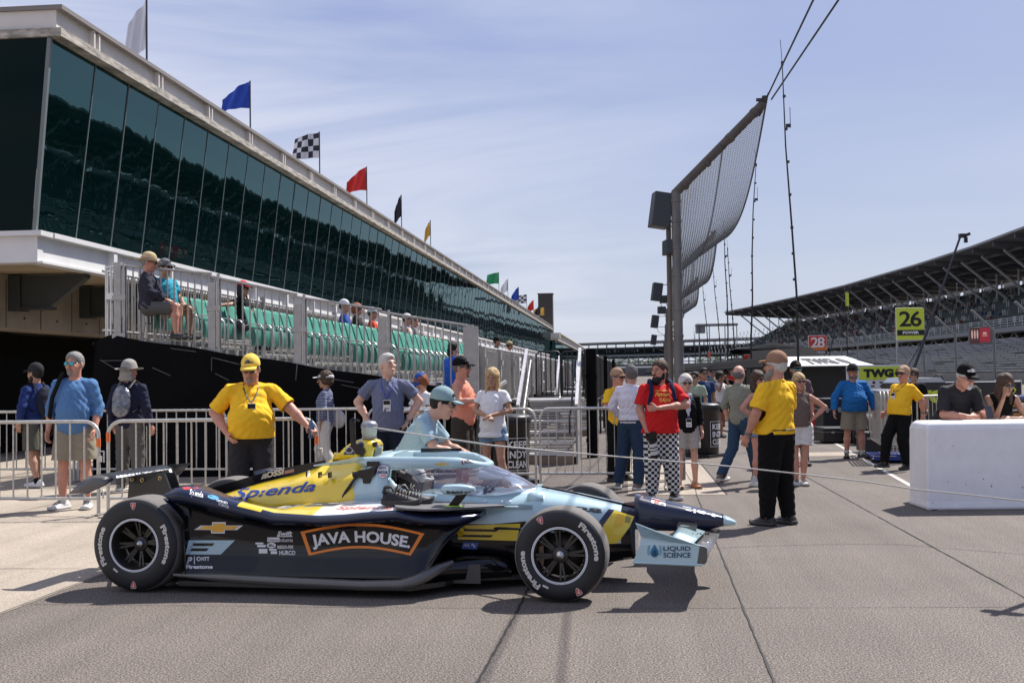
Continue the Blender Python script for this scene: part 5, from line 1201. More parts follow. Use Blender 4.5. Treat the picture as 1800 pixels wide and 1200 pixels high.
# flare top decals
label('Splenda', 333, 858, 357, 872, shear=.3, bold=.03, dy=6, m=P_dw); pdecal(ell(), [(364, 868), (384, 871), (386, 879), (366, 876)], 'drop_emblem', mat('decal_cyan', (.10, .35, .55), .4)); label('LIQUID', 381, 876, 400, 881, dy=6, bold=.03); label('SCIENCE', 384, 882, 402, 887, dy=6, bold=.03); pdecal(R_(4, 1), [(320, 856), (346, 855), (350, 858), (323, 860)], 'red_flash', P_red)
# engine cover
warp('Splenda', lambda u, v: (lerp(408, 553, u)+lerp(3, 0, v), lerp(lerp(858, 844, u), lerp(883, 868, u), v)), 'lettering', P_dblue, bold=.02, sub=1, shear=.35, off=.005)
warp('ROSSI', lambda u, v: (lerp(458, 498, u)+lerp(1.5, 0, v), lerp(lerp(831, 822.5, u), lerp(842.5, 833.5, u), v)), 'lettering', mat('decal_cream', (.62, .56, .45), .5), bold=.05, sub=0, off=.004)
pdecal(R_(4, 2), [(500, 822), (517, 818), (517, 829), (500, 833)], 'flag_emblem', mat('flag_flesh', (.42, .22, .18), .5), off=.004); pdecal(R_(2, 2), [(508, 820), (517, 818), (517, 822), (508, 824)], 'flag_canton', mat('flag_dark', (.04, .03, .06), .5), off=.006)
label('28', 604, 774, 640, 799, mat('decal_navy', (.015, .03, .09), .4), bold=.06); pdecal(ell(), Q(606, 785, 621, 797), 'sponsor_disc', mat('decal_silver', (.45, .42, .38), .4), off=.007); pdecal(ell(), Q(609.5, 787.5, 617.5, 794.5), 'sponsor_disc', P_blk, off=.010); pdecal(ell(), Q(621, 787, 630, 795), 'sponsor_disc', mat('decal_silver', (.45, .42, .38), .4), off=.007)
pdecal(R_(8, 2), [(500, 888), (560, 883), (640, 883), (470, 896)], 'grey_flash', mat('decal_grey', (.25, .24, .22), .5))
label('Splenda', 590, 889, 690, 896, mat('decal_salmon', (.70, .16, .10), .4), bold=.01, shear=.5, sub=1)
# cowl and frame
shd = [(-.5, .42), (-.2, .5), (.2, .5), (.5, .42), (.48, -.1), (.3, -.38), (0, -.5), (-.3, -.38), (-.48, -.1)]
pdecal(poly_geo(shd), Q(661.5, 816, 684, 841), 'series_shield_edge', P_dblue, off=.004); pdecal(poly_geo(shd), Q(662.5, 817, 683, 840), 'series_shield', P_dw, off=.006); pdecal(T('NTT', bold=.03), Q(667, 820, 679, 824.5), 'lettering', mat('decal_navy', (.015, .03, .09)), off=.010); pdecal(T('INDYCAR', bold=.05), Q(664, 827, 681.5, 832.5), 'lettering', mat('decal_navy', (.015, .03, .09)), off=.010); pdecal(R_(2, 1), Q(669, 834.5, 678, 836.5), 'shield_red', P_red, off=.008)
for nm in ('lettering',): pass
bowt(760, 812, 794, 818.5, rim=False)
pdecal(R_(4, 2), [(810, 805), (829, 804), (834, 811), (812, 816)], 'sponsor_frame', mat('decal_maroon', (.18, .03, .03), .4), off=.004); pdecal(R_(4, 2), [(813, 807), (828, 805.5), (831, 810.5), (814.5, 814)], 'sponsor_panel', P_dw, off=.006); pdecal(text_geo('LUTZ', 1, bold=.05), [(815, 808), (828, 806.5), (829.5, 810.5), (816, 813)], 'lettering', P_blk, off=.008)
pdecal(R_(4, 1), Q(728, 802, 751, 803.5), 'visor_mark', P_dw); label('Splenda', 757, 800, 776, 804.5, P_dw, shear=.3)
label('BirdiesIndy.com', 785, 862, 828, 869, P_blk, bold=.03)
pdecal(poly_geo([(-.5, -.5), (0, .5), (.5, -.5), (.2, -.5), (0, 0), (-.2, -.5)]), Q(808, 887, 814, 891), 'stalk_emblem', mat('fluoro_tape', (.5, .8, .05)))
# tub side
pdecal(R_(10, 4), [(811, 923), (915, 920), (908, 950), (800, 947)], 'side_stripes', P_yel, off=.004)
for y, xe in ((929, 877), (939, 867)): pdecal(R_(8, 1), [(811 if y < 935 else 806, y), (xe, y+1), (xe-5, y+5), (809 if y < 935 else 803, y+4)], 'stripe_gap', P_blk, off=.007)
pdecal(R_(4, 2), [(814, 952.5), (841, 953), (838, 965), (811, 964)], 'sponsor_plate', mat('decal_royal', (.06, .12, .42), .4), off=.005); pdecal(text_geo('AVL', 1, bold=.03), [(815.5, 955), (827, 955.5), (825.5, 960.5), (814, 960)], 'lettering', P_dw, off=.008); pdecal(R_(1, 1), [(829, 955), (832.5, 955), (832, 958.5), (828.5, 958.5)], 'plate_mark', P_dw, off=.008); pdecal(R_(1, 1), [(832.5, 957.5), (835.5, 957.5), (835, 961.5), (832, 961.5)], 'plate_mark', P_dw, off=.008)
pdecal(text_geo('28', 1, bold=.05), [(1010, 889), (1058, 893), (1058, 902), (1016, 896)], 'number', mat('decal_charcoal', (.03, .035, .045), .4), off=.005)
pdecal(R_(3, 8), [(1070, 894), (1081, 896), (1062, 926), (1046, 925)], 'navy_band', P_navy, off=.003)
pdecal(R_(8, 6), [(1080, 896), (1115, 907), (1107, 925), (1061, 922)], 'nose_yellow', P_yel, off=.004)
pdecal(R_(8, 6), [(1061, 922), (1107, 925), (1086, 954), (1050, 957)], 'nose_yellow', P_yel, off=.004)
pdecal(R_(3, 3), [(1085, 902), (1098, 905), (1093, 925), (1079, 923)], 'yellow_flash', mat('decal_amber', (.80, .48, .03), .4), off=.006)
pdecal(R_(2, 2), [(1100, 906), (1110, 909), (1107, 919), (1098, 917)], 'olive_flash', mat('decal_olive', (.30, .26, .06), .4), off=.006)
for x in (850, 880, 790, 895): pdecal(ell(8), Q(x, 878, x+5, 881.5), 'rivet', P_dw, off=.005)
# nose and endplate
pdecal(R_(3, 2), [(1145, 874), (1170, 880), (1170, 889), (1145, 883)], 'sponsor_plate', P_dw, off=.004); pdecal(text_geo('55', 1, bold=.06), [(1150, 877), (1159, 879), (1159, 885), (1150, 883)], 'lettering', P_red, off=.007); pdecal(R_(1, 1), [(1161, 880), (1168, 882), (1168, 887), (1161, 885)], 'plate_mark', P_gry, off=.007)
pdecal(poly_geo([(-.5, .4), (.2, .3), (.5, -.1), (.2, -.5), (0, 0)]), [(1122, 869), (1135, 872), (1133, 882), (1124, 876)], 'nose_flash', mat('decal_peach', (.60, .40, .22), .4), off=.004)
for q in ([(1200, 889), (1215, 892), (1215, 898), (1206, 896)], [(1219, 894), (1223, 895), (1223, 901), (1219, 900)], [(1226, 896), (1240, 899), (1238, 903), (1227, 900)], [(1252, 902), (1257, 903), (1257, 908), (1251, 906)]): pdecal(R_(2, 1), q, 'nose_mark', P_dw, off=.005)
for i in range(7): pdecal(R_(1, 1), Q(1217+i*4.4, 936, 1220+i*4.4, 939.5), 'flap_mark', P_blk, off=.005)
drop = [(0, .55), (.1, .35), (.24, .1), (.3, -.12), (.24, -.32), (.1, -.44), (0, -.46), (-.1, -.44), (-.24, -.32), (-.3, -.12), (-.24, .1), (-.1, .35)]
pdecal(poly_geo(drop), Q(1143, 956, 1158, 979), 'drop_emblem', mat('decal_teal_deep', (.02, .16, .30), .4), off=.004); pdecal(poly_geo(drop), Q(1147, 964, 1155, 977), 'drop_emblem', mat('decal_teal_dark', (.005, .05, .12), .4), off=.006)
for k in range(4):
    y = 959+k*4.4; pdecal(R_(1, 1), [(1137+abs(k-1.5), y+1), (1142.5, y-1), (1142, y+1.4), (1137.5+abs(k-1.5), y+3.4)], 'drop_ray', mat('decal_sky', (.05, .30, .45), .4), off=.005); pdecal(R_(1, 1), [(1158.5, y-1), (1164-abs(k-1.5), y+1), (1163.5-abs(k-1.5), y+3.4), (1159, y+1.4)], 'drop_ray', mat('decal_sky', (.05, .3, .45)), off=.005)
dn = mat('decal_ink', (.012, .05, .12), .4)
pdecal(text_geo('LIQUID', 1, bold=.02), Q(1166, 959.5, 1214, 969), 'lettering', dn, off=.005); pdecal(text_geo('SCIENCE', 1, bold=.02), Q(1166, 970.5, 1214, 979.5), 'lettering', dn, off=.005)
pdecal(text_geo('McLAREN RACING TEAM', 1, bold=.05) if False else text_geo('ARROW McLAREN', 1, bold=.05), [(200, 836), (300, 823), (306, 824.5), (205, 840)], 'lettering', P_dw, off=.004)
# ---- shoes left on the pod, cap on the cockpit edge
def shoe(mb, M, sc=1.0, mi=0, sole=1):
    secs = []
    L_ = .29
    prof = [(-.5, .030, .020), (-.47, .042, .085), (-.40, .044, .115), (-.25, .042, .110), (-.10, .044, .095), (.05, .048, .080), (.22, .052, .062), (.36, .048, .050), (.45, .034, .042), (.5, .012, .030)]
    for u, w, h in prof:
        x = u*L_; secs.append([M @ Vector((w*math.cos(a)*sc if False else w*math.cos(a), x, .022+max(0, math.sin(a))*(h-.022) if math.sin(a) >= 0 else .018))*1.0 for a in [2*math.pi*k/14 for k in range(14)]])
    mb.loft(secs, mi)
    secs = []
    for u, w, h in prof:
        x = u*L_*1.03; w2 = w*1.12; toe = .018*max(0, (u-.2)/.3)**2+.010*max(0, (-u-.42)/.08)
        secs.append([M @ Vector((q*w2, x, z)) for q, z in ((-1, .030+toe), (-.96, toe+.002), (.96, toe+.002), (1, .030+toe), (.9, .036+toe), (-.9, .036+toe))])
    mb.loft(secs, sole, smooth=False)
for k, (x, y, a, l) in enumerate(((1.98, -.66, -80, 'black running shoe lying on the race car side pod, nearer one'), (2.05, -.56, -70, 'black running shoe lying on the race car side pod, farther one'))):
    mb = MB(); shoe(mb, Matrix.Rotation(rad(a), 3, 'Z')); 
    for i in range(5): q = Matrix.Rotation(rad(a), 3, 'Z'); mb.tube([q @ Vector((-.03, -.03+i*.022, .105-i*.008)), q @ Vector((.0, -.03+i*.022, .118-i*.008)), q @ Vector((.03, -.03+i*.022, .105-i*.008))], .004, 5, mi=2)
    q = Matrix.Rotation(rad(a), 3, 'Z'); mb.tube([q @ Vector(v) for v in ((0, -.03, .11), (-.03, -.02, .145), (-.05, -.05, .12), (0, -.04, .11), (.03, 0, .14), (.05, -.03, .11))], .004, 5, mi=2)
    for s_ in (-1, 1): mb.tube([q @ Vector(v) for v in ((s_*.03, -.13, .09), (s_*.034, -.12, .13), (s_*.03, -.07, .135), (s_*.034, -.05, .10))], .012, 6)
    o = mb.build('running_shoe', [mat('shoe_black', (.018, .017, .017), .55, bump=.4, bscale=80), mat('shoe_sole', (.05, .045, .042), .6), mat('shoe_lace', (.10, .09, .085), .7)])
    o.matrix_world = CM4 @ Matrix.Translation((x, y, .633)); tag(o, l, 'shoe')
# ================================================================= people: implicit surfaces turned into smooth meshes
def nets(F, lo, h):
    s = F < 0; n = F.shape; c = (n[0]-1, n[1]-1, n[2]-1); tot = c[0]*c[1]*c[2]
    acc = np.zeros((tot, 3)); cnt = np.zeros(tot); quads = []
    strd = np.array([c[1]*c[2], c[2], 1])
    for ax in range(3):
        sl0 = [slice(None)]*3; sl1 = [slice(None)]*3; sl0[ax] = slice(0, -1); sl1[ax] = slice(1, None)
        a = F[tuple(sl0)]; b = F[tuple(sl1)]; m = s[tuple(sl0)] != s[tuple(sl1)]; idx = np.argwhere(m)
        if not len(idx): continue
        t = a[m]/(a[m]-b[m]); pos = idx.astype(float); pos[:, ax] += t
        o1, o2 = [q for q in range(3) if q != ax]; ids = []
        ok = (idx[:, o1] >= 1) & (idx[:, o1] <= n[o1]-2) & (idx[:, o2] >= 1) & (idx[:, o2] <= n[o2]-2)
        for d1, d2 in ((0, 0), (-1, 0), (-1, -1), (0, -1)):
            cc = idx.copy(); cc[:, o1] += d1; cc[:, o2] += d2
            v = (cc[:, o1] >= 0) & (cc[:, o1] < c[o1]) & (cc[:, o2] >= 0) & (cc[:, o2] < c[o2]); f = cc @ strd
            for k in range(3): acc[:, k] += np.bincount(f[v], weights=pos[v, k], minlength=tot)[:tot]
            cnt += np.bincount(f[v], minlength=tot)[:tot]; ids.append(f)
        q = np.stack(ids, 1)[ok]; flip = s[tuple(sl0)][m][ok]
        if ax == 1: flip = ~flip
        q[flip] = q[flip][:, ::-1]; quads.append(q)
    used = cnt > 0; rid = np.full(tot, -1); rid[used] = np.arange(used.sum())
    V = acc[used]/cnt[used][:, None]*h+lo; Q = rid[np.concatenate(quads)] if quads else np.zeros((0, 4), int)
    return V, Q[:, ::-1]
def _rc(P, a, b, ra, rb):
    ba = b-a; L2 = max(ba.dot(ba), 1e-9); t = np.clip((P-a) @ ba/L2, 0, 1)
    return np.linalg.norm(P-a-t[..., None]*ba, axis=-1)-(ra+(rb-ra)*t)
def _el(P, c, r, M):
    Q = (P-c) @ M; k0 = np.linalg.norm(Q/r, axis=-1); k1 = np.linalg.norm(Q/(r*r), axis=-1); return k0*(k0-1)/np.maximum(k1, 1e-9)
I3 = np.eye(3)
def surf(prims, h, sub=(), cuts=(), fold=0.0, seed=0, smooth=True):
    """prims: ('c',a,b,ra,rb,k) round cones / ('e',c,r,M,k) ellipsoids; sub: same, carved away; cuts: (point, normal) removes the side normal points to"""
    los, his = [], []
    for p in prims:
        if p[0] == 'c': a, b = np.array(p[1], float), np.array(p[2], float); R = max(p[3], p[4]); los.append(np.minimum(a, b)-R); his.append(np.maximum(a, b)+R)
        else: R = max(p[2]); c = np.array(p[1], float); los.append(c-R); his.append(c+R)
    lo = np.min(los, 0)-3*h-fold*1.5; hi = np.max(his, 0)+3*h+fold*1.5; n = np.ceil((hi-lo)/h).astype(int)+1
    ax = [lo[i]+h*np.arange(n[i]) for i in range(3)]; F = np.full(n, .3)
    def win(p, pad):
        if p[0] == 'c': a, b = np.array(p[1], float), np.array(p[2], float); R = max(p[3], p[4])+pad; l, u = np.minimum(a, b)-R, np.maximum(a, b)+R
        else: R = max(p[2])+pad; c = np.array(p[1], float); l, u = c-R, c+R
        i0 = np.maximum(((l-lo)/h).astype(int), 0); i1 = np.minimum(((u-lo)/h).astype(int)+2, n)
        sl = tuple(slice(i0[k], i1[k]) for k in range(3)); P = np.stack(np.meshgrid(*[ax[k][sl[k]] for k in range(3)], indexing='ij'), -1); return sl, P
    def ev(p, P): return _rc(P, np.array(p[1], float), np.array(p[2], float), p[3], p[4]) if p[0] == 'c' else _el(P, np.array(p[1], float), np.array(p[2], float), np.array(p[3]))
    for p in prims:
        k = p[-1]; sl, P = win(p, k+3*h); 
        if min(P.shape[:3]) < 1: continue
        d = ev(p, P); A = F[sl]; hh = np.maximum(k-np.abs(A-d), 0)/max(k, 1e-6); F[sl] = np.minimum(A, d)-hh*hh*k*.25
    for p in sub:
        k = p[-1]; sl, P = win(p, k+2*h)
        if min(P.shape[:3]) < 1: continue
        d = -ev(p, P); A = F[sl]; hh = np.maximum(k-np.abs(A-d), 0)/max(k, 1e-6); F[sl] = np.maximum(A, d)+hh*hh*k*.25
    G_ = np.meshgrid(*ax, indexing='ij')
    if fold:
        X, Y, Z = G_; s1 = seed*1.7
        msk = .5+.5*np.sin(9*X+5*Z+s1)*np.sin(11*Z-7*Y+2*s1)
        c1 = np.abs(np.sin(24*X*np.sign(X)+34*Z+2.2*np.sin(12*X+s1)+1.5*np.sin(17*Y))); c2 = np.abs(np.sin(46*X-14*Z+2.5*np.sin(13*Z+s1)+1.2*np.sin(21*Y+s1)))
        F = F+fold*((.55-c1)*(.35+.9*msk)*.8+(.55-c2)*(1.1-.8*msk)*.6)
    for (c, nn) in cuts:
        nn = np.array(nn, float); nn /= np.linalg.norm(nn); F = np.maximum(F, (G_[0]-c[0])*nn[0]+(G_[1]-c[1])*nn[1]+(G_[2]-c[2])*nn[2])
    return nets(F, lo, h)
class PM:   # mesh collector for numpy parts
    def __init__(s): s.V = []; s.Q = []; s.m = []; s.n = 0
    def add(s, VQ, mi=0):
        V, Q = VQ; s.V.append(V); s.Q += [tuple(q+s.n) for q in Q.tolist()] if False else (Q+s.n).tolist(); s.m += [mi]*len(Q); s.n += len(V); return s
    def addmb(s, mb, mi=None):
        if not mb.v: return s
        s.V.append(np.array([tuple(v) for v in mb.v])); s.Q += [[i+s.n for i in f] for f in mb.f]; s.m += [m_ if mi is None else mi for m_ in mb.m]; s.n += len(mb.v); return s
    def obj(s, name, mats, parent=None, smooth=True):
        me = bpy.data.meshes.new(name); me.from_pydata(np.concatenate(s.V).tolist(), [], s.Q)
        for m in mats: me.materials.append(m)
        me.polygons.foreach_set('material_index', s.m); me.polygons.foreach_set('use_smooth', [smooth]*len(s.Q)); me.update()
        o = bpy.data.objects.new(name, me); link(o, parent); return o
def cloth(name, c, bump=.6, rough=.85, bs=17): return mat('cloth_'+name, c, rough, var=.06, vscale=7, bump=bump, bscale=bs, spec=.2, dist=.012)
SKIN = {'fair': (.56, .32, .235), 'ruddy': (.52, .25, .175), 'tan': (.42, .23, .15), 'light': (.62, .38, .29), 'brown': (.26, .13, .085)}
def skin(k): return mat('skin_'+k, SKIN[k], .5, var=.08, vscale=18, bump=.1, bscale=90, spec=.35, dist=.003)
M_lip = mat('lips', (.36, .12, .10), .5); M_eyew = mat('eye_white', (.42, .38, .35), .3); M_iris = mat('eye_dark', (.03, .02, .015), .2); M_lens = mat('lens_black', (.008, .008, .01), .08, spec=.8); M_lensb = mat('lens_mirror_blue', (.05, .38, .45), .08, .8)
M_hairc = {'brown': (.07, .04, .025), 'dark': (.012, .010, .009), 'grey': (.24, .23, .22), 'white': (.55, .53, .49), 'blonde': (.50, .34, .16), 'red': (.30, .09, .03), 'salt': (.13, .12, .115)}
def hairm(k): return mat('hair_'+k, M_hairc[k], .6, var=.35, vscale=45, bump=.9, bscale=70, stretch=(3, 3, .6), spec=.35, dist=.01)
def np3(m): return np.array(m)
def rotx(a): return np.array(Matrix.Rotation(a, 3, 'X'))
def rotz(a): return np.array(Matrix.Rotation(a, 3, 'Z'))
def hand_prims(w, d, nrm, side, curl, grip=0.0, sc=1.0):
    """w wrist, d finger direction, nrm palm normal (where the fingers curl to), side +1 right / -1 left"""
    d = np.array(d, float); d /= np.linalg.norm(d); nrm = np.array(nrm, float); nrm -= d*nrm.dot(d); nrm /= max(np.linalg.norm(nrm), 1e-6)
    t = np.cross(d, nrm)*side; w = np.array(w, float); pr = []
    M = np.stack([t, nrm, d], 1)
    pr.append(('c', w-d*.03, w+d*.02, .026*sc, .024*sc, .01)); pr.append(('e', w+d*.05*sc, (.041*sc, .0165*sc, .047*sc), M, .012))
    for i, (off, L) in enumerate(((.030, .070), (.0105, .078), (-.0095, .072), (-.028, .056))):
        k = w+d*.088*sc+t*off*sc; a = curl*(1+.12*i); d1 = d*math.cos(a)+nrm*math.sin(a); d2 = d*math.cos(a*2.1)+nrm*math.sin(a*2.1); spread = t*off*.25
        p1 = k+(d1*L*.5+spread*.3)*sc; p2 = p1+(d2*L*.5+spread*.2)*sc
        pr.append(('c', k-d*.012, p1, .0098*sc, .0090*sc, .005)); pr.append(('c', p1, p2, .0090*sc, .0076*sc, .003))
    k = w+d*.028*sc+t*.030*sc; dt = d*.62+t*.62+nrm*(.25+grip*.5); dt /= np.linalg.norm(dt); p1 = k+dt*.040*sc; d2 = d*.85+t*.2+nrm*(.35+grip); d2 /= np.linalg.norm(d2)
    pr.append(('c', k-dt*.008, p1, .0135*sc, .0108*sc, .008)); pr.append(('c', p1, p1+d2*.030*sc, .0105*sc, .0085*sc, .003))
    return pr
PEOPLE = []
def person(P):
    """P: dict describing one person. Local frame: faces +Y, right hand on +X, nominal height 1.75 m."""
    g = P.get; fine = g('fine', 1); H = P['h']; S = H/1.75; fem = g('fem', 0); fat = g('fat', 0.0); seed = len(PEOPLE)+1
    hb = {2: .0105, 1: .0135, 0: .019}[fine]; hh = {2: .0065, 1: .0075, 0: .012}[fine]
    sit = g('sit', 0); pz = g('pz', .93 if not sit else .50); pel = np.array([0, 0, pz]); lean = rad(g('lean', 0)); RX = rotx(-lean); twist = rotz(rad(g('twist', 0)))
    RT_ = twist @ RX
    def T_(p): return pel+RT_ @ (np.array(p, float)-np.array([0, 0, .93]))
    sw = g('sw', .175 if fem else .195)-.012
    # joints
    shR, shL = T_((sw, -.01, 1.392)), T_((-sw, -.01, 1.392))
    arms = {'R': g('armR', 'hang'), 'L': g('armL', 'hang')}; A = {}
    for sd, sg in (('R', 1), ('L', -1)):
        v = arms[sd]; f = fat*.5
        if v == 'hang': e, w = (sg*(sw+.055+f*.3), -.03, 1.14), (sg*(sw+.065+f*.4), .05, .89)
        elif v == 'hip': e, w = (sg*(sw+.20), -.07, 1.20), (sg*(.165+f*.3), .06, 1.03)
        elif v == 'lap': e, w = (sg*(sw+.06), .05, 1.17), (sg*.12, .27, 1.05)
        elif v == 'fold': e, w = (sg*(sw+.06), .06, 1.17), (-sg*.05, .23, 1.15)
        elif v == 'pocket': e, w = (sg*(sw+.13), -.07, 1.16), (sg*(.20+f*.3), .05, .93)
        else: e, w = v
        A[sd] = (np.array(T_(e)), np.array(T_(w))) if not g('abs') else (np.array(e, float), np.array(w, float))
    if sit: hips = {'R': pel+(.09, 0, .02), 'L': pel+(-.09, 0, .02)}
    else: hips = {'R': pel+(.088, 0, -.02), 'L': pel+(-.088, 0, -.02)}
    L_ = {}
    for sd, sg in (('R', 1), ('L', -1)):
        v = g('leg'+sd)
        if v is None: v = ((sg*.11, .40, .52), (sg*.11, .42, .10)) if sit else ((sg*(.112+fat*.03), .015, .50), (sg*(.125+fat*.04), -.01, .085))
        L_[sd] = (np.array(v[0], float), np.array(v[1], float))
    # ---------------- skin body
    pm = PM(); lw = 1+fat*.3; aw = 1+fat*.32; pr = []
    pr += [('e', T_((0, 0, 1.30)), (.135, .085, .17), RT_, .03), ('e', T_((0, 0, 1.06)), (.12, .085, .16), RT_, .04), ('e', T_((0, 0, .93)), (.13, .09, .10), np.eye(3), .04)]
    pr += [('c', T_((0, -.01, 1.415)), T_((s_*(sw-.03), -.01, 1.375)), .045, .038, .03) for s_ in (-1, 1)]
    hd = T_((0, .0, 1.62)); nk = T_((0, -.02, 1.44)); hf = g('hfwd', 0.0)
    hturn, htilt, hroll = rad(g('hturn', 0)), rad(g('htilt', 0)), rad(g('hroll', 0))
    RH = RT_ @ rotz(-hturn) @ rotx(-htilt) @ np.array(Matrix.Rotation(hroll, 3, 'Y')); hd = hd+RT_ @ np.array([0, hf+math.sin(htilt)*.03, -hf*.4])
    if lean > .3: RH = twist @ rotz(-hturn) @ rotx(-htilt)
    pr += [('c', nk, hd+RH @ np.array([0, -.015, -.06]), .058*(1-.14*fem)*(1+fat*.35), .052*(1-.12*fem)*(1+fat*.35), .02)]
    for sd, sg in (('R', 1), ('L', -1)):
        sh = shR if sg > 0 else shL; e, w = A[sd]; m = 1-.16*fem
        pr += [('c', sh+(0, 0, -.012), sh+(e-sh)*.45, (.044 if g('top', {}).get('sleeve', 1) > 0 else .056)*aw*m, .048*aw*m, .03), ('c', sh+(e-sh)*.45, e, .050*aw*m, .041*aw*m, .02), ('c', e, e+(w-e)*.35, .043*aw*m, .042*aw*m, .015), ('c', e+(w-e)*.35, w, .042*aw*m, .0265*m, .02)]
        k, a = L_[sd]; hp = hips[sd]; m = 1-.04*fem
        pr += [('c', hp, hp+(k-hp)*.5, .085*lw*m, .072*lw*m, .03), ('c', hp+(k-hp)*.5, k, .072*lw*m, .052*lw*m, .02), ('c', k, k+(a-k)*.35, .050*lw*m, .056*lw*m, .02), ('c', k+(a-k)*.35, a, .056*lw*m, .034, .02)]
    pm.add(surf(pr, hb))
    # head
    hs = 1.12; HD = lambda p: hd+RH @ (np.array(p, float)*hs)
    def he(c, r, k=.012, M=None): return ('e', HD(c), tuple(np.array(r)*hs), RH if M is None else RH @ M, k)
    jw = 1-.10*fem+fat*.16
    hp_ = [he((0, -.012, .032), (.074, .094, .090)), he((0, .022, -.035), (.062*jw, .064, .082), .03), he((0, .056, -.094), (.028*jw, .024, .022), .02), ('c', HD((0, .090, .012)), HD((0, .112, -.028)), .0085*hs, .0135*hs, .010),
           he((.011, .104, -.032), (.008, .009, .007), .006), he((-.011, .104, -.032), (.008, .009, .007), .006), he((0, .078, .026), (.050, .014, .010), .014), he((.04, .066, -.018), (.018, .016, .014), .02), he((-.04, .066, -.018), (.018, .016, .014), .02),
           he((0, .090, -.058), (.024, .008, .006), .006), he((0, .086, -.068), (.020, .009, .0065), .005), he((.077, -.008, -.004), (.009, .019, .030), .006), he((-.077, -.008, -.004), (.009, .019, .030), .006),
           ('c', HD((0, -.02, -.05)), nk+(HD((0, -.02, -.05))-nk)*.25, .055*(1-.12*fem)*(1+fat*.3), .058*(1-.14*fem)*(1+fat*.35), .03)]
    if fat > .5: hp_.append(he((0, .03, -.10), (.055, .045, .03), .03))
    pm.add(surf(hp_, hh, sub=[he((.031, .108, .008), (.016, .018, .009), .010), he((-.031, .108, .008), (.016, .018, .009), .010)]))
    mb = MB()
    for s_ in (-1, 1):
        mb.ball(HD((s_*.031, .0815, .008)), (.0125, .0125, .0070), 1, 8); mb.ball(HD((s_*.031, .0915, .008)), (.0062, .0045, .0055), 2, 8); mb.tube([HD((s_*.018, .092, .013)), HD((s_*.031, .0955, .0165)), HD((s_*.045, .088, .013))], .0028, 5, 0)
        if g('brow', 1): mb.tube([HD((s_*.014, .097, .027)), HD((s_*.032, .094, .033)), HD((s_*.050, .080, .028))], .0042, 5, 3)
    mb.ball(HD((0, .094, -.0625)), (.020, .006, .0035), 4, 8, M=Matrix(RH.tolist()))
    pm.addmb(mb)
    for sd, sg in (('R', 1), ('L', -1)):
        if g('nohand'+sd): continue
        e, w = A[sd]; d = (w-e)/np.linalg.norm(w-e); hd_ = g('hand'+sd, {}); dd = np.array(hd_.get('d', d), float)
        if 'd' in hd_: dd = RT_ @ dd
        n_ = np.array(hd_.get('n', (-sg, .25, 0) if abs(d[2]) > .5 else (0, 0, -1)), float); n_ = RT_ @ n_
        pm.add(surf(hand_prims(w, dd, n_, sg, hd_.get('curl', .38), hd_.get('grip', 0), 1.0-.1*fem), .0055 if fine else .008))
    skm = skin(g('skin', 'fair')); hc = g('hair', 'brown')
    root = pm.obj('person', [skm, M_eyew, M_iris, hairm(hc if hc else 'brown'), M_lip])
    tag(root, P['label'], 'person', g('group'))
    # ---------------- garments
    t = g('top')
    if t:
        ez = t.get('ease', .02)+.004; hem = t.get('hem', .90); sl = t.get('sleeve', .6); f = fat
        ch = .145 if not fem else .128
        tp = [('e', T_((0, .005, 1.265)), (ch+ez+f*.035, .105+ez+f*.03, .175), RT_, .04), ('e', T_((0, .02+f*.07, 1.10)), (.125+ez+f*.10, .095+ez+f*.13, .20), RT_, .06), ('e', T_((0, .01+f*.045, .955)), (.14+ez+f*.085, .10+ez+f*.10, .15), np.eye(3) if not lean else RT_, .05),
              ('c', T_((.02, -.012, 1.425)), T_((sw-.015, -.01, 1.378)), .060+ez*.2+f*.015, .050+ez*.3+f*.01, .035), ('c', T_((-.02, -.012, 1.425)), T_((-sw+.015, -.01, 1.378)), .060+ez*.2+f*.015, .050+ez*.3+f*.01, .035), ('c', T_((0, -.02, 1.39)), T_((0, -.012, 1.475)), .085+ez*.3+f*.02, .060+f*.012, .03)]
        if fem: tp += [('e', T_((s_*.062, .085, 1.265)), (.058, .05, .055), RT_, .03) for s_ in (-1, 1)]
        if t.get('skirt'): tp += [('e', T_((0, .0, hem+.02)), (.17+ez+f*.07, .125+ez+f*.06, .09), np.eye(3) if not lean else RT_, .05)]
        up = RT_ @ np.array([0, 0, 1.0])
        garm = PM(); tor = tp[:]
        if sl > 0:
            for sd, sg in (('R', 1), ('L', -1)):
                sh = shR if sg > 0 else shL; e, w = A[sd]; m = 1-.14*fem; r0 = .051*(1+fat*.2)*m+ez*.35; q = min(sl, 1.0); e1 = sh+(e-sh)*q
                se = t.get('cuff', .0)
                tor.append(('c', sh, e1, r0, (.048*aw*m+ez*(.3 if sl > 1 else .5)+.008*(sl < 1)), .025))
                if sl > 1: tor.append(('c', e, e+(w-e)*(sl-1), .048*aw*m+ez*.3, .034*aw+ez*.4, .015))
        cuts = [(T_((0, 0, hem)), tuple(-up)), (T_((0, -.01, t.get('neck', 1.468))), tuple(RT_ @ np.array([0, t.get('necktilt', .45), 1.0])))]
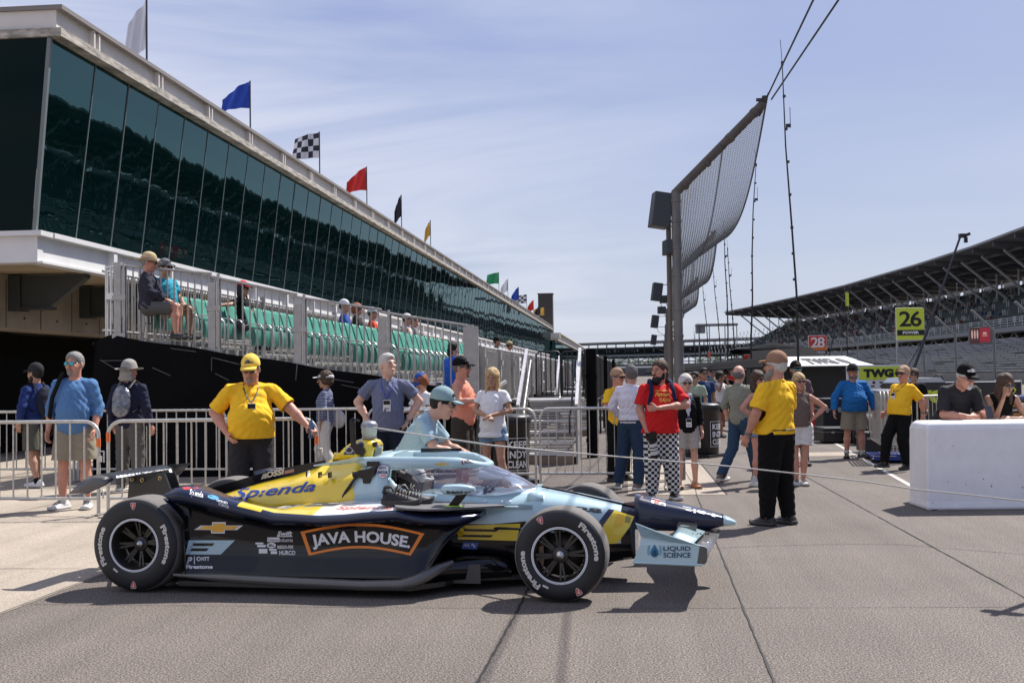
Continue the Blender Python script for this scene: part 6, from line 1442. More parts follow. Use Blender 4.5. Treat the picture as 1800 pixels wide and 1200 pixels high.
        if 0 < sl < 1.01 or sl > 1:
            V, Q = surf(tor, hb, cuts=cuts[:1]+cuts[1:], fold=t.get('fold', .007)*1.35, seed=seed, sub=[])
            # trim the sleeve ends: drop faces beyond the cuff plane close to the arm
            keep = np.ones(len(Q), bool); C_ = V[Q].mean(1)
            for sd, sg in (('R', 1), ('L', -1)):
                sh = shR if sg > 0 else shL; e, w = A[sd]
                if sl <= 1: c0 = sh+(e-sh)*sl; dr = (e-sh)/np.linalg.norm(e-sh)
                else: c0 = e+(w-e)*(sl-1); dr = (w-e)/np.linalg.norm(w-e)
                dd = C_-c0; al = dd @ dr; rd = np.linalg.norm(dd-al[:, None]*dr, axis=1); keep &= ~((al > -.002) & (rd < (.050*aw*m+ez*.5+.008+.006 if sl <= 1 else .036*aw+ez*.4+.02)) & (al < .12))
            Q = Q[keep]; garm.add((V, Q))
        else:
            sub = [('e', T_((s_*(sw+.035), 0, 1.40)), (.045, .12, .125), RT_, .02) for s_ in (-1, 1)]
            garm.add(surf(tor, hb, cuts=cuts, sub=sub, fold=t.get('fold', .007)*1.2, seed=seed))
        o = garm.obj(t.get('name', 'shirt'), [t['m']], root); sd_ = o.modifiers.new('thick', 'SOLIDIFY'); sd_.thickness = .004; sd_.offset = -1
        if t.get('collar'):
            mb = MB(); cm = 8; pts = [T_((.062*math.cos(a), -.015+.066*math.sin(a), 1.468+.012*math.cos(a+1.57)-.012*(math.sin(a) > 0))) for a in [math.pi*(.5+.12)+2*math.pi*.88*i/14 for i in range(15)]]
            mb.tube(pts, .014, 6, flat=1.8); pmn = PM(); pmn.addmb(mb, 0); pmn.obj('collar', [t['m']], root)
            mb = MB(); fy = .105+ez+f*.03
            mb.tube([T_((0, .075, 1.44)), T_((0, fy+.01, 1.36)), T_((0, fy+.02+f*.06, 1.15)), T_((0, fy+.0+f*.10, 1.0))], .0045, 5) if t.get('placket') else None
            if mb.v: pmn = PM(); pmn.addmb(mb, 0); pmn.obj('placket', [t['m']], root)
    b = g('bot')
    if b:
        ln = b.get('len', 1.0); w_ = b.get('w', 1.0); f = fat; zt = b.get('top', .985)
        lf = 1+f*.3; bp = [('e', pel+(0, .005, .0 if not sit else 0), (.148+f*.085, .112+f*.075, .13), np.eye(3), .03)]
        cut = [(pel+(0, 0, zt-.93), (0, 0, 1))] if not sit else [(pel+(0, 0, .09), (0, 0, 1))]
        for sd, sg in (('R', 1), ('L', -1)):
            k, a = L_[sd]; hp = hips[sd]; e_ = .016*w_
            if ln > .5:
                q = (ln-.5)*2; a2 = k+(a-k)*q
                bp += [('c', hp, k, .086*lf+e_, .060*lf+e_*1.1, .03), ('c', k, a2, .060*lf+e_*1.1, (.056+e_*.8 if w_ < 1.6 else .072), .02)]
            else: a2 = hp+(k-hp)*ln*2; bp += [('c', hp, a2, .086*lf+e_, (.074+.008*w_)*lf+e_, .025)]
        V, Q = surf(bp, hb, cuts=cut, fold=b.get('fold', .0065)*1.3, seed=seed+9)
        keep = np.ones(len(Q), bool); C_ = V[Q].mean(1)
        for sd, sg in (('R', 1), ('L', -1)):
            k, a = L_[sd]; hp = hips[sd]
            if ln > .5: c0 = k+(a-k)*(ln-.5)*2; dr = (a-k)/np.linalg.norm(a-k)
            else: c0 = hp+(k-hp)*ln*2; dr = (k-hp)/np.linalg.norm(k-hp)
            dd = C_-c0; al = dd @ dr; rd = np.linalg.norm(dd-al[:, None]*dr, axis=1); keep &= ~((al > -.002) & (rd < .13+f*.05) & (al < .25))
        pmn = PM(); pmn.add((V, Q[keep])); o = pmn.obj(b.get('name', 'trousers' if ln > .6 else 'shorts'), [b['m']], root); sd_ = o.modifiers.new('thick', 'SOLIDIFY'); sd_.thickness = .004; sd_.offset = -1
        if b.get('belt'):
            mb = MB(); mb.tube([(pel[0]+(.155+f*.085+.004)*math.cos(a_), pel[1]+.005+(.118+f*.08+.006)*math.sin(a_), pel[2]+.045) for a_ in [2*math.pi*i/28 for i in range(29)]], .018, 6, caps=False, flat=.45); pmn = PM(); pmn.addmb(mb, 0); pmn.obj('belt', [mat('belt_black', (.01, .01, .01), .5)], root)
    # shoes
    if g('shoes') and not g('nofeet'):
        for sd, sg in (('R', 1), ('L', -1)):
            k, a = L_[sd]; fa = rad(g('toe'+sd, g('toe', -8 if sg > 0 else 8))); M = Matrix.Rotation(fa, 3, 'Z'); pitch = g('heel'+sd, 0)
            M2 = M @ Matrix.Rotation(rad(-pitch), 3, 'X'); mb = MB(); shoe(mb, M2); mb.v = [(x+a[0]-math.sin(fa)*.055, y+a[1]+math.cos(fa)*.055, z+a[2]-.085+(.05*math.sin(rad(pitch)) if pitch else 0)) for x, y, z in mb.v]
            
            off_ = Vector((a[0]-math.sin(fa)*.055, a[1]+math.cos(fa)*.055, a[2]-.085+(.05*math.sin(rad(pitch)) if pitch else 0)))
            for i in range(4): mb.tube([M2 @ Vector((-.032, .0+i*.021, .086-i*.007))+off_, M2 @ Vector((0, .0+i*.021, .101-i*.009))+off_, M2 @ Vector((.032, .0+i*.021, .086-i*.007))+off_], .0045, 5, 2)
            mb.tube([M2 @ Vector((s_*.030, -.115, .075))+off_ for s_ in (-1, 1)]+[M2 @ Vector((.03, -.10, .118))+off_, M2 @ Vector((-.03, -.10, .118))+off_], .006, 5, 2)
            sm = list(P['shoes'])+[mat('shoe_trim', (.10, .10, .11), .7)]; pmn = PM(); pmn.addmb(mb); o = pmn.obj('shoe', list(sm), root, smooth=True)
            if g('socks'):
                c = surf([('c', a+(0, 0, -.03), a+(k-a)*g('sockh', .14), .041, .044*lw, .01)], .008 if fine else .014); pmn = PM(); pmn.add(c); pmn.obj('sock', [g('socks')], root)
    # hair
    hstyle = g('hstyle', 'short')
    if hc and hstyle != 'none':
        cr = he((0, -.016, .038), (.080, .100, .094)); hr = []; cut = []
        if hstyle == 'short': V = [cr, he((0, .02, .075), (.066, .07, .055), .02), he((0, -.045, .0), (.070, .058, .062), .02)]; sub = [he((0, .112, -.015), (.080, .085, .098), .006), he((0, .05, -.12), (.12, .10, .09), .01), he((.084, .035, -.02), (.02, .035, .045), .006), he((-.084, .035, -.02), (.02, .035, .045), .006)]
        elif hstyle == 'fringe': V = [he((0, -.03, .0), (.083, .085, .07))]; sub = [he((0, .085, .0), (.075, .07, .12), .01), he((0, .0, .10), (.06, .09, .06), .01)]
        elif hstyle == 'fluffy': V = [he((0, -.012, .045), (.096, .110, .100)), he((.06, -.02, -.01), (.035, .06, .06), .02), he((-.06, -.02, -.01), (.035, .06, .06), .02), he((0, -.07, -.02), (.07, .05, .07), .02)]; sub = [he((0, .105, -.025), (.066, .07, .075), .01), he((0, .05, -.14), (.12, .10, .08), .01)]
        elif hstyle == 'bun': V = [he((0, -.018, .042), (.083, .104, .096)), he((0, -.10, -.03), (.045, .04, .045), .015), he((0, -.085, -.08), (.05, .04, .06), .02)]; sub = [he((0, .085, -.025), (.082, .072, .09), .01), he((0, .05, -.12), (.12, .08, .09), .01)]
        elif hstyle == 'long': V = [he((0, -.010, .042), (.088, .106, .098)), he((.062, -.02, -.05), (.030, .055, .10), .03), he((-.062, -.02, -.05), (.030, .055, .10), .03), he((0, -.06, -.08), (.085, .045, .12), .03), ('c', HD((.062, .005, -.09)), HD((.075, .055, -.24)), .030, .018, .02), ('c', HD((-.062, .005, -.09)), HD((-.06, .045, -.20)), .028, .015, .02)]; sub = [he((0, .105, -.025), (.058, .072, .080), .01)]
        V2, Q2 = surf(V, hh*1.0, sub=sub, fold=.0045 if hstyle in ('short', 'fringe', 'bun') else .009, seed=seed); pmn = PM(); pmn.add((V2, Q2)); pmn.obj('hair', [hairm(hc)], root)
    bd = g('beard')
    if bd:
        col, sz = bd; V = [he((0, .040, -.085), (.052*jw+.006, .050, .038), .01), he((.055*jw, .01, -.055), (.016, .030, .045), .02), he((-.055*jw, .01, -.055), (.016, .030, .045), .02), he((0, .097, -.048), (.026, .010, .007), .006)]
        if sz == 'big': V += [he((0, .055, -.115), (.052, .045, .045), .02), he((0, .075, -.10), (.040, .03, .035), .02)]
        if sz == 'goatee': V = [he((0, .080, -.090), (.026, .018, .024), .006), he((0, .098, -.048), (.028, .008, .006), .006), he((.024, .084, -.068), (.006, .008, .018), .005), he((-.024, .084, -.068), (.006, .008, .018), .005)]
        pmn = PM(); pmn.add(surf(V, hh, sub=[he((0, .095, -.063), (.018, .016, .005), .003), he((0, .07, .0), (.05, .07, .03), .01)] if sz != 'goatee' else [], fold=.002, seed=seed)); pmn.obj('beard', [hairm(col)], root)
    ct = g('cap')
    if ct:
        st, cm = ct[0], ct[1]; pmn = PM(); tl = rotx(rad(-6))
        if st == 'cap':
            dome = surf([he((0, -.012, .050), (.086, .104, .088)), he((0, -.012, .072), (.078, .095, .080), .02)], hh, cuts=[(HD((0, 0, .036)), tuple(RH @ np.array([0, .10, -1.0])))]); pmn.add(dome)
            mb = MB(); secs = []
            for r_, dz in ((0, 0), (.35, .004), (.7, .0), (1.0, -.008)):
                secs.append([HD((x, .078+math.sqrt(max(0, 1-(x/.085)**2))*(.012+.085*r_)-.03*(1-math.sqrt(max(0, 1-(x/.085)**2))), .048+dz-18*x*x*.12*r_ + (.0))) for x in np.linspace(-.072, .072, 9)])
            lowr = [[tuple(np.array(p)-RH @ np.array([0, 0, .005])) for p in sc] for sc in secs]
            mb.loft(secs, closed=False, caps=False); mb.loft(lowr, closed=False, caps=False); mb.ball(HD((0, -.012, .158)), .007, 0, 6)
            pmn.addmb(mb, 0); o = pmn.obj('cap', [cm, ct[2] if len(ct) > 2 else cm], root); 
            sdm = o.modifiers.new('thick', 'SOLIDIFY'); sdm.thickness = .003
            if len(ct) > 2:
                mb = MB(); mb.ball(HD((0, .082, .088)), (.018, .010, .014), 0, 8, M=Matrix(RH.tolist())); q2 = PM(); q2.addmb(mb, 0); q2.obj('cap_emblem', [ct[2]], root)
        elif st == 'visor':
            mb = MB(); mb.tube([HD((.083*math.cos(a), -.012+.103*math.sin(a), .045)) for a in [2*math.pi*i/20 for i in range(21)]], .016, 6, caps=False, flat=2.2)
            secs = [[HD((x, .085+math.sqrt(max(0, 1-(x/.09)**2))*(.01+.09*r_), .052-.012*r_-14*x*x*.12)) for x in np.linspace(-.075, .075, 9)] for r_ in (0, .5, 1)]; mb.loft(secs, closed=False, caps=False); mb.loft([[tuple(np.array(p)-RH @ np.array([0, 0, .005])) for p in sc] for sc in secs], closed=False, caps=False)
            pmn.addmb(mb, 0); pmn.obj('visor', [cm], root)
        elif st == 'brim':
            pmn.add(surf([he((0, -.01, .062), (.090, .106, .090)), he((0, -.01, .095), (.075, .090, .062), .02)], hh, cuts=[(HD((0, 0, .034)), tuple(RH @ np.array([0, 0, -1.0])))]))
            mb = MB(); prof = [(.080, .044), (.11, .040), (.145, .034), (.165, .038), (.164, .034), (.12, .033), (.08, .036)]; n_ = 28
            secs = [[HD((r_*math.cos(a), -.01+r_*1.08*math.sin(a), z_+.010*math.cos(2*a))) for a in [2*math.pi*i/n_ for i in range(n_)]] for r_, z_ in prof]; mb.loft(secs, caps=False); pmn.addmb(mb, 0)
            if ct[-1] == 'flap': pmn.add(surf([he((0, -.07, -.02), (.085, .055, .085), .02), he((0, -.075, -.08), (.10, .06, .04), .02)], hh, fold=.006))
            mb = MB(); mb.tube([HD((.088*math.cos(a), -.01+.105*math.sin(a), .055)) for a in [2*math.pi*i/24 for i in range(25)]], .010, 6, caps=False, flat=1.5); pmn.obj('hat', [cm], root); q2 = PM(); q2.addmb(mb, 0); q2.obj('hat_band', [ct[2]], root)
    gl = g('glasses')
    if gl:
        mb = MB(); lm = M_lens if gl != 'blue' else M_lensb; RM = Matrix(RH.tolist())
        for s_ in (-1, 1): mb.ball(HD((s_*.032, .1005, .008)), (.0255*hs, .006*hs, .018*hs), 0, 12, M=RM @ Matrix.Rotation(rad(-s_*12), 3, 'Z')); mb.tube([HD((s_*.052, .094, .016)), HD((s_*.079, .06, .014)), HD((s_*.084, .0, .010))], .0035, 5, 1)
        mb.tube([HD((-.012, .106, .012)), HD((.012, .106, .012))], .003, 5, 1); q2 = PM(); q2.addmb(mb); q2.obj('sunglasses', [lm, M_lens], root)
    if g('lanyard'):
        mb = MB(); fy = .135+fat*.06; lc, bz = g('lanyard')[0], g('lanyard')[1]
        mb.tube([T_((.07, -.01, 1.475)), T_((.075, .075, 1.42)), T_((.045, fy+.0, 1.33)), T_((.008, fy+.015+fat*.06, bz+.08))], .007, 5, 0, flat=.5); mb.tube([T_((-.07, -.01, 1.475)), T_((-.075, .075, 1.42)), T_((-.045, fy+.0, 1.33)), T_((-.008, fy+.015+fat*.06, bz+.08))], .007, 5, 0, flat=.5)
        q2 = PM(); q2.addmb(mb); q2.obj('lanyard', [lc], root); mb = MB(); MM = Matrix(RT_.tolist())
        c = Vector(T_((0, fy+.028+fat*.07, bz))); mb.box(c, (.085, .006, .13), 0, rot=MM); mb.box(c+MM @ Vector((0, .0045, .035)), (.075, .003, .045), 1, rot=MM); mb.box(c+MM @ Vector((0, .0045, -.025)), (.06, .003, .004), 1, rot=MM); mb.box(c+MM @ Vector((0, .0045, -.04)), (.05, .003, .004), 1, rot=MM); q2 = PM(); q2.addmb(mb); q2.obj('badge', [P_dw, P_blk], root, smooth=False)
    if g('watch'):
        sd = g('watch'); e, w = A[sd]; d = (w-e)/np.linalg.norm(w-e); mb = MB(); c = w-d*.03; mb.tube([c-d*.012, c+d*.012], .033*aw, 12); mb.box(Vector(c)+Vector((.032 if sd == 'R' else -.032, .005, 0)), (.012, .034, .034)); q2 = PM(); q2.addmb(mb); q2.obj('watch', [mat('watch_steel', (.25, .24, .22), .3, .8)], root)
    bk = g('pack')
    if bk:
        cm = bk; dy = -.17-fat*.05; V = [('e', T_((0, dy, 1.24)), (.135, .085, .20), RT_, .02), ('e', T_((0, dy-.03, 1.13)), (.125, .075, .12), RT_, .03), ('e', T_((0, dy-.085, 1.14)), (.09, .03, .085), RT_, .02)]
        q2 = PM(); q2.add(surf(V, hb, fold=.006, seed=seed)); o = q2.obj('backpack', [cm], root)
        mb = MB(); r0 = .115+.03
        for s_ in (-1, 1): mb.tube([T_((s_*.09, dy+.04, 1.40)), T_((s_*.105, -.03, 1.505)), T_((s_*.115, .07, 1.455)), T_((s_*.13, .125+fat*.04, 1.34)), T_((s_*.15, .10, 1.20)), T_((s_*.14, dy+.06, 1.08))], .022, 6, flat=.35)
        q2 = PM(); q2.addmb(mb); q2.obj('backpack_straps', [g('strapm') or cloth('strap_black', (.012, .012, .014))], root)
    root.scale = (S*g('wide', 1.0), S*g('wide', 1.0), S)
    a = rad(P['face']); dv = -F0*math.cos(a)+R0*math.sin(a); root.rotation_euler = (0, 0, math.atan2(dv.y, dv.x)-math.pi/2)
    root.location = P['loc']; PEOPLE.append((root, T_, RT_, HD, A)); return root
def gd(x, dep, z=0.0): p = D(x, 700, dep); return Vector((p.x, p.y, z))
def toworld(root, p): return root.matrix_basis @ Vector(p)
SH_w = (mat('shoe_white', (.62, .61, .59), .6, bump=.2, bscale=50), mat('sole_white', (.55, .55, .54), .6)); SH_k = (mat('shoe_black', (.018, .017, .017), .55), mat('shoe_sole', (.03, .03, .03), .6)); SH_g = (mat('shoe_greybrown', (.16, .14, .12), .7), mat('sole_white', (.5, .5, .5))); SH_o = (mat('shoe_orange', (.50, .17, .05), .5), mat('sole_tan', (.25, .12, .06), .6)); SH_kw = (mat('shoe_black', (.02, .02, .02)), mat('sole_white', (.5, .5, .5)))
C_yel = cloth('marshal_yellow', (.88, .50, .025)); C_blk = cloth('black', (.0045, .0045, .005)); C_khaki = cloth('khaki', (.26, .225, .165)); C_jean = cloth('denim_dark', (.022, .045, .085)); C_jeanl = cloth('denim_light', (.14, .22, .32)); C_sockw = cloth('sock_white', (.55, .55, .55))
def checker_cloth():
    m = bpy.data.materials.new('cloth_checkered'); m.use_nodes = True; t = m.node_tree; p = t.nodes['Principled BSDF']; L = t.links.new; tc = t.nodes.new('ShaderNodeTexCoord')
    sp = t.nodes.new('ShaderNodeSeparateXYZ'); L(tc.outputs['Object'], sp.inputs[0]); cb_ = t.nodes.new('ShaderNodeCombineXYZ'); L(sp.outputs['X'], cb_.inputs[0]); L(sp.outputs['Z'], cb_.inputs[1])
    c = t.nodes.new('ShaderNodeTexChecker'); c.inputs['Scale'].default_value = 27; c.inputs['Color1'].default_value = (.62, .62, .62, 1); c.inputs['Color2'].default_value = (.008, .008, .009, 1); L(cb_.outputs[0], c.inputs['Vector']); L(c.outputs[0], p.inputs['Base Color']); p.inputs['Roughness'].default_value = .85; return m
def stripe_cloth(name, c1, c2, sc, thr=.55):
    m = bpy.data.materials.new('cloth_'+name); m.use_nodes = True; t = m.node_tree; p = t.nodes['Principled BSDF']; L = t.links.new; tc = t.nodes.new('ShaderNodeTexCoord'); sp = t.nodes.new('ShaderNodeSeparateXYZ'); L(tc.outputs['Object'], sp.inputs[0])
    a = t.nodes.new('ShaderNodeMath'); a.operation = 'MULTIPLY'; a.inputs[1].default_value = sc; L(sp.outputs['Z'], a.inputs[0]); f = t.nodes.new('ShaderNodeMath'); f.operation = 'FRACT'; L(a.outputs[0], f.inputs[0]); g_ = t.nodes.new('ShaderNodeMath'); g_.operation = 'GREATER_THAN'; g_.inputs[1].default_value = thr; L(f.outputs[0], g_.inputs[0])
    mx_ = t.nodes.new('ShaderNodeMixRGB'); mx_.inputs[1].default_value = (*c1, 1); mx_.inputs[2].default_value = (*c2, 1); L(g_.outputs[0], mx_.inputs[0]); L(mx_.outputs[0], p.inputs['Base Color']); p.inputs['Roughness'].default_value = .85; return m
# ================================================================= the people in the photograph
ML = lambda c, n='lan': mat('lanyard_'+n, c, .6)
pA = person(dict(h=1.82, loc=gd(62, 17.0), face=-112, label='man in navy jacket, olive shorts and black cap walking left, rucksack on his back', skin='tan', hair='dark', beard=('dark', 'full'), cap=('cap', cloth('cap_charcoal', (.025, .025, .028)), P_gold), top=dict(m=cloth('navy_blue', (.015, .032, .13)), sleeve=1.92, hem=.86, ease=.04, name='jacket', fold=.011), bot=dict(m=cloth('olive', (.085, .085, .065)), len=.46, w=1.6), shoes=SH_w, armL=((-.27, -.02, 1.16), (-.24, .06, .92)), armR='pocket', pack=cloth('pack_navy', (.015, .018, .03)), legR=((.10, .10, .50), (.11, .06, .085)), legL=((-.10, -.02, .50), (-.11, -.14, .10)), socks=C_blk, sockh=.05))
pB = person(dict(h=1.92, loc=gd(131, 14.05), face=6, fine=2, fat=.28, label='tall grey haired man in a blue sweater and khaki shorts with mirrored blue sunglasses', hturn=18, skin='ruddy', hair='grey', beard=('grey', 'goatee'), glasses='blue', top=dict(m=cloth('sweater_blue', (.085, .185, .36)), sleeve=1.45, hem=.84, ease=.035, fold=.008, name='sweater'), bot=dict(m=C_khaki, len=.44, w=2.0), shoes=SH_w, armR=((.255, -.02, 1.14), (.27, .06, .89)), armL=((-.255, -.02, 1.14), (-.245, .12, .89)), watch='L', strapm=C_blk, socks=C_sockw, sockh=.06, toeR=-30, toeL=5, sw=.197))
mb = MB(); TB = PEOPLE[-1][1]; mb.tube([TB((.12, -.12, 1.42)), TB((.125, 0, 1.53)), TB((.135, .10, 1.45)), TB((.20, .15, 1.25)), TB((.26, .05, 1.02))], .026, 6, flat=.4); q = PM(); q.addmb(mb); q.obj('bag_strap', [C_blk], pB)
q = PM(); q.add(surf([('e', TB((.30, -.06, .98)), (.07, .10, .17), I3, .02)], .014, fold=.005)); q.obj('shoulder_bag', [C_blk], pB)
pC = person(dict(h=1.83, loc=gd(228, 16.2), face=163, fine=2, fat=.15, label='man seen from behind in navy jacket, grey trousers and grey sun hat with neck flap', skin='ruddy', hair='grey', hstyle='none', cap=('brim', cloth('hat_grey', (.30, .28, .255)), cloth('hat_band_grey', (.24, .225, .2)), 'flap'), top=dict(m=cloth('navy_dark', (.016, .017, .04)), sleeve=1.95, hem=.84, ease=.045, fold=.010, name='jacket'), bot=dict(m=cloth('trouser_grey', (.10, .095, .088)), w=1.8), shoes=SH_g, pack=mat('pack_clear', (.16, .17, .20), .18, var=.9, vscale=16, bump=.8, bscale=22, spec=.8, dist=.02), strapm=cloth('strap_grey', (.15, .14, .13)), sw=.21))
pD = person(dict(h=1.82, loc=gd(441, 12.35), face=14, fine=2, fat=.82, label='heavy man in yellow shirt and yellow cap resting a bottle on the barricade', skin='ruddy', hair='salt', hturn=12, htilt=14, hfwd=.03, beard=('grey', 'goatee'), glasses='black', cap=('cap', cloth('cap_yellow', (.80, .56, .10)), P_blk), top=dict(m=C_yel, sleeve=.86, hem=.90, ease=.03, fold=.008, collar=1, placket=1), bot=dict(m=cloth('charcoal', (.030, .028, .030)), w=1.6, top=.95), shoes=SH_k, armR=((.37, -.10, 1.17), (.24, .12, .95)), armL=((-.40, .08, 1.20), (-.58, .24, 1.00)), handL=dict(d=(-.4, .8, -.1), n=(0, .2, -1), curl=.6, grip=.5), sw=.225, lanyard=(ML((.03, .05, .045), 'dark'), 1.20)))
o = MB().lathe([(.0, 0), (.033, .0), (.035, .02), (.033, .09), (.034, .13), (.022, .165), (.012, .18), (.012, .2), (0, .2)], n=16).build('water_bottle', mat('bottle_blue', (.08, .16, .30), .1, trans=.5, spec=.8)); wq = PEOPLE[-1][4]['L'][1]
pD.rotation_euler = pD.rotation_euler; bpy.context.view_layer.update(); o.location = pD.matrix_world @ Vector((wq[0]-.02, wq[1]+.07, wq[2]-.10)); tag(o, 'small blue plastic water bottle held by the heavy man in yellow', 'bottle')
pE = person(dict(h=1.66, loc=gd(572, 17.45), face=-98, fem=1, label='woman in striped navy top, white trousers and white visor walking left', skin='tan', hair='brown', hstyle='fluffy', glasses='black', cap=('visor', cloth('visor_white', (.6, .6, .6))), top=dict(m=stripe_cloth('stripes', (.022, .035, .12), (.28, .30, .38), 42), sleeve=1.7, hem=.88, ease=.025), bot=dict(m=cloth('white_trousers', (.60, .57, .52)), w=1.1), shoes=SH_g, legR=((.09, .14, .50), (.09, .06, .10)), legL=((-.09, -.02, .50), (-.09, -.22, .12)), armL=((-.22, -.04, 1.16), (-.20, .04, .90))))
q = PM(); q.add(surf([('e', (.19, -.16, .98), (.06, .12, .15), I3, .02)], .014, fold=.004)); q.obj('handbag', [cloth('bag_white', (.5, .48, .45))], pE)
pF = person(dict(h=1.85, loc=gd(682, 14.0), face=2, fine=2, fat=.22, label='white haired man in blue grey short sleeved shirt with hands on hips and a badge', skin='light', hair='white', hturn=-38, htilt=-10, top=dict(m=cloth('chambray', (.145, .165, .245)), sleeve=.62, hem=.86, ease=.03, collar=1, placket=1, fold=.009), bot=dict(m=cloth('navy_trousers', (.012, .016, .03)), w=1.4), shoes=SH_k, armR=((.36, -.08, 1.20), (.21, .02, .95)), armL=((-.36, -.08, 1.20), (-.21, .02, .95)), lanyard=(ML((.05, .06, .35), 'purple'), 1.16), watch='L', sw=.205))
pG = person(dict(h=1.60, loc=gd(742, 17.25), face=-40, fem=1, label='red haired person in blue cap looking down, behind the pale blue capped pusher', skin='fair', hair='red', hstyle='fluffy', htilt=28, cap=('cap', cloth('cap_blue', (.02, .07, .30)), mat('cap_green', (.03, .3, .12))), top=dict(m=cloth('white_tee', (.62, .62, .62)), sleeve=.7, hem=.88), bot=dict(m=cloth('teal_grey', (.05, .09, .09)), len=.5), shoes=SH_w, armR='fold', armL='fold'))
pI = person(dict(h=1.81, loc=gd(812, 15.75), face=72, fine=1, fat=.2, label='man in salmon tank top and black cap holding rolled paper', skin='ruddy', hair='salt', cap=('cap', C_blk), glasses='black', beard=('salt', 'goatee'), top=dict(m=cloth('salmon', (.72, .27, .18)), sleeve=0, hem=.86, ease=.03), bot=dict(m=cloth('brown_shorts', (.05, .04, .032)), len=.5, w=1.8), shoes=SH_w, armR=((.27, .05, 1.18), (.16, .33, 1.20)), armL=((-.26, .08, 1.20), (-.12, .36, 1.32)), sw=.2, handR=dict(curl=.8), handL=dict(curl=.9, grip=.4)))
bpy.context.view_layer.update(); wq = PEOPLE[-1][4]['L'][1]
o = MB().tube([(-.13, 0, -.07), (.13, 0, .11)], .03, 12).tube([(-.12, .02, -.075), (.14, .01, .115)], .027, 12).build('rolled_paper', mat('paper', (.72, .71, .69), .7)); o.location = pI.matrix_world @ Vector((wq[0], wq[1]+.09, wq[2]+.01)); o.rotation_euler = (0, 0, .3); tag(o, 'white rolled paper held by the man in the salmon tank top', 'paper')
pJ = person(dict(h=1.66, loc=gd(866, 15.1), face=-12, fine=2, fem=1, fat=.15, label='blonde woman in white tee shirt and denim shorts with folded hands', skin='tan', hair='blonde', hstyle='long', hturn=0, top=dict(m=cloth('white_tee_bright', (.74, .73, .73)), sleeve=.55, hem=.80, ease=.03, skirt=1), bot=dict(m=C_jeanl, len=.22, w=1.2), shoes=SH_w, armR=((.25, .02, 1.17), (.02, .24, 1.10)), armL=((-.25, .02, 1.17), (-.03, .25, 1.11)), handR=dict(curl=.5), handL=dict(curl=.5), legR=((.10, .0, .50), (.12, -.02, .085)), legL=((-.13, .10, .50), (-.20, .05, .085))))
# the man pushing the car, leaning along the far side of the cockpit
pH = person(dict(h=1.68, loc=gd(702, 10.1), face=80, fine=2, fat=.18, lean=36, pz=.83, abs=1, label='man in pale blue polo and cap leaning over the race car cockpit', skin='fair', hair='dark', hturn=-2, htilt=12, glasses='black', beard=None, cap=('cap', cloth('cap_paleblue', (.24, .34, .36))), top=dict(m=cloth('polo_paleblue', (.34, .47, .54)), sleeve=.72, hem=.88, collar=1, fold=.009), bot=dict(m=cloth('navy_trousers', (.012, .016, .03))), shoes=SH_k, armR=((.25, .40, .99), (.17, .66, .93)), armL=((-.24, .40, .98), (-.14, .62, .92)), handR=dict(d=(0, .8, -.2), n=(0, -.3, -1), curl=.6), legR=((.11, .24, .47), (.10, .08, .085)), legL=((-.10, .02, .44), (-.10, -.30, .12))))
pK = person(dict(h=1.63, loc=gd(1086, 16.75), face=35, fat=.35, label='man in yellow shirt and tan cap behind the white shirted man', skin='ruddy', hair='salt', hturn=-10, glasses='black', cap=('cap', cloth('cap_tan', (.38, .24, .15)), P_gold), top=dict(m=C_yel, sleeve=.8, hem=.88, collar=1), bot=dict(m=C_blk, w=1.4), shoes=SH_k, armR=((.27, .03, 1.17), (.08, .26, 1.13)), armL=((-.26, .03, 1.17), (-.04, .27, 1.13))))
pL = person(dict(h=1.68, loc=gd(1110, 15.5), face=150, fine=2, fat=.35, label='grey haired man seen from behind in white shirt and dark jeans', skin='ruddy', hair='salt', hturn=-42, beard=('grey', 'full'), top=dict(m=cloth('shirt_white', (.66, .64, .72)), sleeve=1.8, hem=.94, ease=.035, collar=1, fold=.011), bot=dict(m=C_jean, w=1.7, belt=1), shoes=SH_g, armR=((.30, .05, 1.16), (.16, .24, 1.02)), armL=((-.30, .0, 1.17), (-.22, .20, .98)), legR=((.11, .0, .50), (.10, -.04, .085)), legL=((-.15, .02, .50), (-.22, -.02, .085)), toeR=-20, toeL=25))
pM = person(dict(h=1.73, loc=gd(1160, 14.2), face=6, fine=2, fat=.42, label='bearded man in red tee shirt and checkered black and white trousers', skin='ruddy', hair='brown', hstyle='bun', hturn=52, beard=('dark', 'big'), top=dict(m=cloth('tee_red', (.58, .018, .02)), sleeve=.78, hem=.84, ease=.04, skirt=1, fold=.008), bot=dict(m=checker_cloth(), w=2.4, name='trousers', fold=.008), shoes=SH_kw, armR=((.26, .0, 1.14), (.20, .10, .88)), armL=((-.31, .10, 1.19), (.10, .27, 1.16)), handL=dict(d=(1, -.1, 0), n=(0, -1, 0), curl=.7), handR=dict(curl=.9, grip=.5), sw=.21, legR=((.11, .015, .50), (.12, -.01, .085)), legL=((-.12, .015, .50), (-.17, -.01, .085))))
TM = PEOPLE[-1][1]; mb = MB()
for s_ in (-1, 1): mb.tube([TM((s_*.12, -.14, 1.38)), TM((s_*.125, -.02, 1.515)), TM((s_*.13, .08, 1.47)), TM((s_*.145, .15, 1.34)), TM((s_*.17, .12, 1.2))], .026, 6, flat=.4)
q = PM(); q.addmb(mb); q.obj('backpack_straps', [cloth('strap_navy', (.01, .02, .06))], pM)
q = PM(); q.add(surf([('e', TM((0, -.2, 1.2)), (.14, .09, .22), I3, .02)], .016, fold=.005)); q.obj('backpack', [C_blk], pM)
